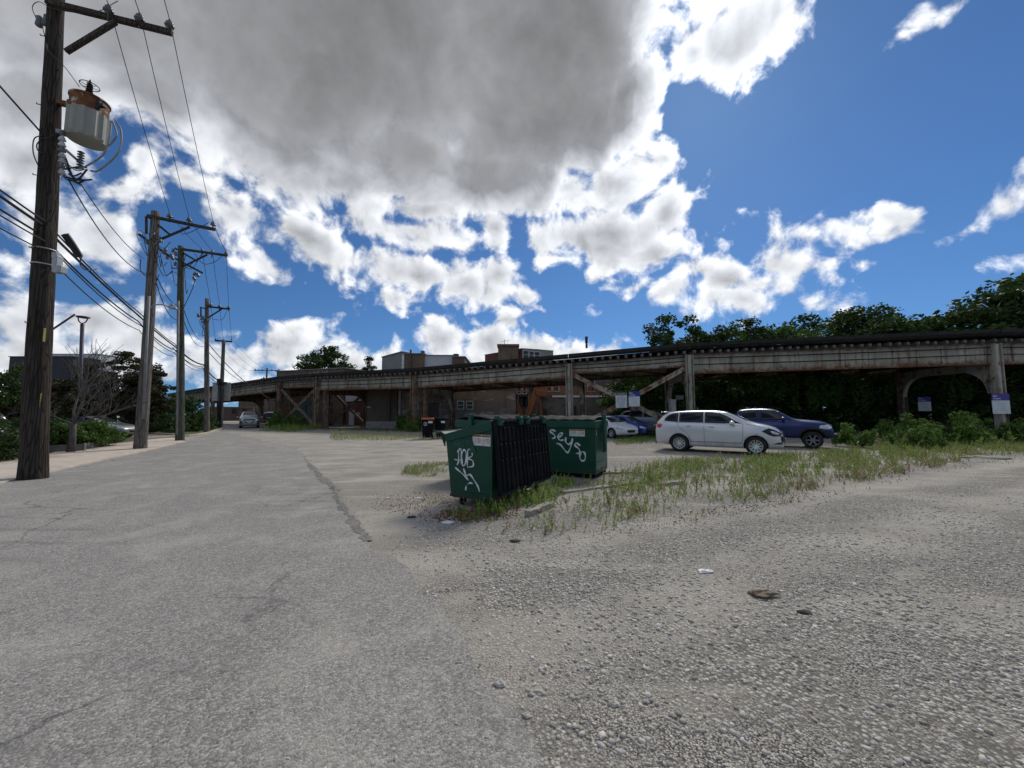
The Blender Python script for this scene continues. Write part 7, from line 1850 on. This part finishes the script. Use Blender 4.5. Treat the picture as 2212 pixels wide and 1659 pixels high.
dk = make_tree('small_tree', [(0,0,2.6,1.7,1.7),(.7,0,3.7,1.0,.9),(-.8,0,3.3,1.1,1.0)], 1.6, .12, 80, 80, .09, LEAF_DK, 13, (.25,.55), lowest=.5)
place(dk, False, (*X(352,34), 0), 0, Z(848,34)/4.7, 'dark rounded tree right of the lamp pole', 'tree', 'trees in the left car park')
place(dk, True, (*X(410,37), 0), 2, Z(852,37)/4.7, 'dark rounded tree right of the greenish pole', 'tree', 'trees in the left car park')
place(dk, True, (*X(375,40), 0), 4, Z(862,40)/4.7, 'dark tree behind the greenish pole', 'tree', 'trees in the left car park')
place(dk, True, (*X(318,36), 0), 5, (1.1,1.1,Z(868,36)/4.7), 'dark low tree directly behind the lamp pole', 'tree', 'trees in the left car park')
rd = make_tree('small_tree', [(0,0,2.6,1.7,1.7),(.7,0,3.7,1.0,.9)], 1.6, .12, 60, 70, .09, LEAF_OR, 14, (.25,.55))
place(rd, False, (*X(10,26), 0), 0, Z(855,26)/4.6, 'rusty leaved small tree at the left edge before the black building', 'tree', 'trees in the left car park')
place(dk, True, (*X(-25,24), 0), 1, Z(775,24)/4.7, 'dark tree cut by the left edge of the view', 'tree', 'trees in the left car park')
hg = make_tree('hedge_bush', [(0,0,.8,1.3,.8),(1.2,.1,.8,1.2,.8),(-1.2,0,.85,1.2,.8)], .6, .05, 70, 80, .07, LEAF_DK, 15, (.2,.4), lowest=.1)
gH = 'dark hedge along the left car park'
for k_, (px, Y) in enumerate(((345,31),(385,33),(415,34.5),(440,37),(300,31.5),(135,27.5),(170,29))):
    place(hg, k_ > 0, (*X(px,Y), 0), k_*.7, 1.0, 'dark hedge bush, %s' % ('right of the lamp pole','behind the greenish pole','right of the greenish pole','left of the slender pole','directly behind the lamp pole','behind the planter by the nearest pole','behind the bare tree')[k_], 'hedge', gH)
# planter shrubs and the dark shrubs left of the pole
ps = make_tree('planter_shrub', [(0,0,.55,.8,.5),(.5,0,.75,.5,.4),(-.5,0,.7,.5,.4)], .4, .02, 60, 90, .05, LEAF_MD, 16, (.14,.30), lowest=.28)
for k_, (px, py, s) in enumerate(((85,978,1.05),(122,974,1.1),(158,972,1.15),(190,968,.9),(207,966,.7))):
    q = G(px, py); place(ps, k_ > 0, (q.x, q.y + .55, 0), k_*1.1, s, 'bright green shrub in the planter, %s' % ('nearest the pole','second from the pole','in the middle','over the gap between the boxes','at the right-hand end')[k_], 'shrub', 'shrubs in the planter boxes')
sh = make_tree('dark_shrub', [(0,0,.6,.9,.6),(.6,0,.8,.6,.5),(-.6,.2,.7,.7,.5)], .5, .03, 60, 90, .05, LEAF_DK, 17, (.16,.34), lowest=.08)
for k_, (px, py) in enumerate(((10,985),(48,978),(-40,1000),(70,965))):
    q = G(px, py); place(sh, k_ > 0, (q.x, q.y + .3, 0), k_*1.7, 1.1, 'dark shrub left of the nearest pole, %s' % ('at the left edge','beside the trunk','beyond the edge of the view','behind the others')[k_], 'shrub', 'dark shrubs in the mulch bed')
# bare tree
def bare_tree(loc, h, seed, label):
    rt = thing('bare_tree', loc, 0, label, 'tree'); rr = random.Random(seed); mb = MB(); limbs = MB(); count = [0]
    def grow(p, d, L, r, lev):
        n = 4; pts = [p]; q = p.copy(); dd = d.copy()
        for k in range(n):
            dd = (dd + Vector((rr.uniform(-.18,.18), rr.uniform(-.18,.18), rr.uniform(-.04,.14)))).normalized(); q = q + dd*(L/n); pts.append(q.copy())
        limbs.tube(pts, [max(.006, r*(1 - .5*k/n)) for k in range(n+1)], 6 if lev < 2 else 4)
        if lev < 4:
            for k in range(rr.choice((3,4)) if lev < 3 else 4):
                t_ = rr.uniform(.35, 1.0); b = pts[min(n, int(t_*n))]; a = rr.uniform(0, 2*math.pi)
                nd_ = (dd + Vector((math.cos(a), math.sin(a)*.7, rr.uniform(-.25,.55)))*(.75)).normalized(); grow(b, nd_, L*rr.uniform(.5,.72), r*.5, lev+1)
    mb.tube([Vector(loc) - Vector((0,0,.05)), Vector(loc) + Vector((.02,0,h*.14)), Vector(loc) + Vector((0,0,h*.27))], [.15,.11,.10], 9); mb.build('trunk', GREYBARK, rt, smooth=True)
    o = Vector(loc) + Vector((0,0,h*.26))
    for a, u, L, r in ((-.45,1.3,.48,.045),(.12,1.6,.56,.055),(1.3,.7,.36,.035),(-1.4,.3,.26,.025),(1.5,.30,.42,.035),(.6,1.4,.44,.04)):
        grow(o, Vector((a, rr.uniform(-.3,.3), u)).normalized(), h*L, r, 1)
    limbs.build('limbs', GREYBARK, rt); return rt
bare_tree((*X(163,15.8), 0), Z(735,15.8), 5, 'leafless grey branching tree just right of the nearest pole')
# shrubs at the viaduct feet
LEAF_LT = leaf_mat('light weed leaves', (0.035,0.075,0.012), (0.095,0.175,0.03), (0.20,0.31,0.06), .3)
ws = make_tree('weedy_bush', [(0,0,.35,.7,.35),(.45,0,.75,.3,.5),(-.5,.1,.6,.28,.45),(.05,.1,.95,.22,.45),(.8,.1,.4,.35,.35)], .8, .015, 80, 46, .06, LEAF_LT, 18, (.08,.22), stems=3, lowest=.05, flat=1.1)
gW = 'weedy bushes'
for k_, (px, Y, s, lab) in enumerate(((630,43.5,1.15,'left of the first cross bracing foot'),(650,43,1.2,'in front of the first cross bracing'),(612,44.5,1.5,'at the foot of the underpass column'),(880,37,1.6,'left of the column beside the wheelie bins'),(893,34.2,.9,'right at the foot of the column beside the wheelie bins'),
   (1978,20.5,1.25,'right of the pickup under the tracks'),(2040,21.5,1.35,'between the two right-hand columns'),(2085,20,1.15,'in front of the right-hand arch'),(2130,21.5,1.25,'left of the rightmost column'),(2195,21,1.1,'right of the rightmost column'),(2250,19.5,1.2,'beyond the rightmost column'),(1845,18.5,.9,'tall stalk behind the weeds right of the pickup'),(2000,17.8,.9,'darkest, in front of the others on the right'),(1945,18.2,.7,'bright yellow green, low, in front of the pickup'),(1920,22,1.0,'far, right of the pickup bumper'),
   (1620,38.5,1.6,'in the shade behind the crossover'))):
    place(ws, k_ > 0, (X(px,Y)[0], Y, 0), k_*1.9, s, 'leafy green weed bush %s' % lab, 'bush', gW)

# weeds: one uncountable mass of stalks
def weeds(name, poly, n, hr, seed, mats, mixw, leafy=16, dens=None, hgrow=None):
    r = np.random.default_rng(seed); P = np.array([(p[0], p[1]) for p in poly]); lo, hi = P.min(0), P.max(0)
    x = r.uniform(lo[0], hi[0], n*6); y = r.uniform(lo[1], hi[1], n*6); k = in_poly(x, y, P)
    cl = np.sin(x*1.9+y*.7)*np.sin(y*2.3-x*.5)*.5+.5; cl = np.clip(-.05 + 1.1*cl + .35*np.sin(x*5.3)*np.sin(y*4.7) + .25*np.sin(x*11.3+2)*np.sin(y*9.7), .03, 1)
    if dens is not None: cl = cl*dens(x, y)
    k &= r.random(len(x)) < cl; x, y = x[k][:n], y[k][:n]; n = len(x)
    h = r.uniform(hr[0], hr[1], n)*r.uniform(.5, 1.1, n)
    if hgrow is not None: h = h*hgrow(x, y)
    lean = r.normal(0, .30, (n, 2))
    Vs, Fs, Ms = [], [], []
    mi = r.choice(len(mats), n, p=mixw)
    base = np.stack([x, y, np.zeros(n)], 1); top = base + np.concatenate([lean*h[:, None], h[:, None]], 1)
    # stalks
    a = r.uniform(0, np.pi, n); side = np.stack([np.cos(a), np.sin(a), np.zeros(n)], 1)*(.0035 + .004*r.random(n))[:, None]
    Vs.append(np.stack([base - side, base + side, top + side*.5, top - side*.5], 1).reshape(-1, 3)); Ms.append(mi)
    # leaves up the stalk
    t = r.random((n, leafy))**.8; c = base[:, None] + (top - base)[:, None]*t[..., None]
    d = r.normal(0, 1, (n, leafy, 3)); d[..., 2] = np.abs(d[..., 2])*.8 + .2; d /= np.linalg.norm(d, axis=2)[..., None]
    ll = (h[:, None]*.20*(1.15 - t)*r.uniform(.5, 1.4, (n, leafy)) + .012)[..., None]
    e = np.cross(d, r.normal(0, 1, (n, leafy, 3))); e /= np.linalg.norm(e, axis=2)[..., None]
    w_ = ll*.16 + .002
    Vs.append(np.stack([c, c + d*ll*.5 + e*w_, c + d*ll, c + d*ll*.5 - e*w_], 2).reshape(-1, 3)); Ms.append(np.repeat(mi, leafy))
    V = np.concatenate(Vs); F = np.arange(len(V)).reshape(-1, 4)
    o = np_mesh(name, V, F, mats, mi=np.concatenate(Ms)); o['kind'] = 'stuff'; return o
band = gp((1035,1150),(1065,1110),(1120,1085),(1185,1045),(1300,1032),(1400,1004),(1500,990),(1620,988),(1720,980),(1850,972),(1950,955),(2100,948),(2450,946),(2450,982),(2212,981),(2110,990),(2000,1015),(1900,1036),(1750,1062),(1600,1088),(1450,1118),(1330,1140),(1180,1160))
weeds('weeds', band, 12500, (.06,.30), 3, [WEED, WEEDY, WEEDR], [.50,.40,.10], 18)
LEAF_LT = LEAF_LT
weeds('tall_grass', gp((1300,1030),(1420,1005),(1600,995),(1850,975),(2050,955),(2300,950),(2300,972),(2100,978),(1900,1010),(1600,1050),(1300,1075)), 6000, (.10,.38), 4, [WEED, WEEDY, LEAF_LT], [.55,.25,.20], 20)
weeds('tall_weeds', gp((1880,962),(1960,935),(2080,925),(2260,928),(2400,930),(2400,960),(2212,964),(2050,972),(1940,975)), 1500, (.35,.95), 41, [LEAF_LT, WEED, WEEDY], [.6,.25,.15], 34)
weeds('tall_weeds', gp((1835,975),(1850,960),(1870,962),(1862,980)), 40, (.5,1.1), 42, [LEAF_LT], [1.0], 40)
weeds('russet_grass', gp((1560,1075),(1750,1040),(1900,1008),(2050,990),(2110,985),(2040,1008),(1850,1042),(1650,1078)), 1500, (.08,.22), 5, [WEEDR, WEEDY], [.6,.4], 10)
weeds('sparse_weeds', gp((1000,1130),(1180,1100),(1400,1100),(1800,1040),(2200,975),(2300,985),(2050,1020),(1750,1085),(1450,1140),(1200,1190),(1020,1185)), 900, (.04,.16), 6, [WEED, WEEDY, WEEDR], [.4,.4,.2], 9)
weeds('verge_grass', gp((710,950),(715,941),(760,938),(850,941),(960,942),(960,949),(850,952),(760,953)), 1500, (.15,.42), 7, [WEED, WEEDY], [.45,.55], 10, hgrow=lambda x, y: np.where(x < -12.2, 1.5, .8))
weeds('verge_grass', gp((860,1030),(880,1010),(975,1000),(975,1020),(900,1038)), 500, (.06,.18), 8, [WEED, WEEDY], [.5,.5], 10)
weeds('verge_grass', gp((560,932),(605,922),(690,921),(700,927),(640,934)), 1600, (.25,.8), 9, [LEAF_MD, WEED], [.5,.5], 10)
weeds('verge_grass', gp((700,926),(900,928),(1100,930),(1100,936),(880,936),(700,931)), 1500, (.1,.35), 10, [LEAF_MD, WEEDY], [.7,.3], 10)
weeds('verge_grass', gp((1320,950),(1420,944),(1430,950),(1420,958),(1330,962)), 900, (.08,.3), 12, [WEED, LEAF_MD], [.5,.5], 10)
weeds('dumpster_weeds', gp((1000,1110),(1060,1085),(1190,1050),(1240,1040),(1200,1100),(1090,1120)), 420, (.12,.32), 13, [WEED, LEAF_MD], [.7,.3], 14)
weeds('dumpster_weeds', gp((960,1105),(1120,1092),(1150,1110),(1000,1130)), 300, (.04,.12), 14, [WEED, WEEDR], [.6,.4], 8)
def litter(name, poly, n, size, mat, seed):
    r = np.random.default_rng(seed); P = np.array([(p[0], p[1]) for p in poly]); lo, hi = P.min(0), P.max(0)
    x = r.uniform(lo[0], hi[0], n*3); y = r.uniform(lo[1], hi[1], n*3); c = P.mean(0); dd = np.hypot((x-c[0])/(hi[0]-lo[0]), (y-c[1])/(hi[1]-lo[1]))*2
    k = in_poly(x, y, P) & (r.random(len(x)) < 1.1 - dd); x, y = x[k][:n], y[k][:n]
    V, F = leaf_cloud(np.stack([x, y, np.full(len(x), .012)], 1), [.008]*len(x), 1, size, r, flat=.3); V[:, 2] = np.clip(V[:, 2], .004, .03)
    o = np_mesh(name, V, F, mat); o['kind'] = 'stuff'
LITR = leaf_mat('russet litter', (0.06,0.02,0.012), (0.14,0.05,0.03), (0.22,0.10,0.06), 0.0)
litter('leaf_litter', gp((790,1100),(830,1060),(960,1060),(1010,1085),(990,1120),(850,1112)), 900, .013, LITR, 31)
litter('leaf_litter', gp((880,1120),(1000,1095),(1120,1095),(1120,1125),(950,1135)), 1100, .018, LITR, 32)
litter('leaf_litter', gp((1190,1165),(1400,1120),(1900,1040),(1950,1045),(1500,1130),(1250,1180)), 3000, .016, LITR, 33)
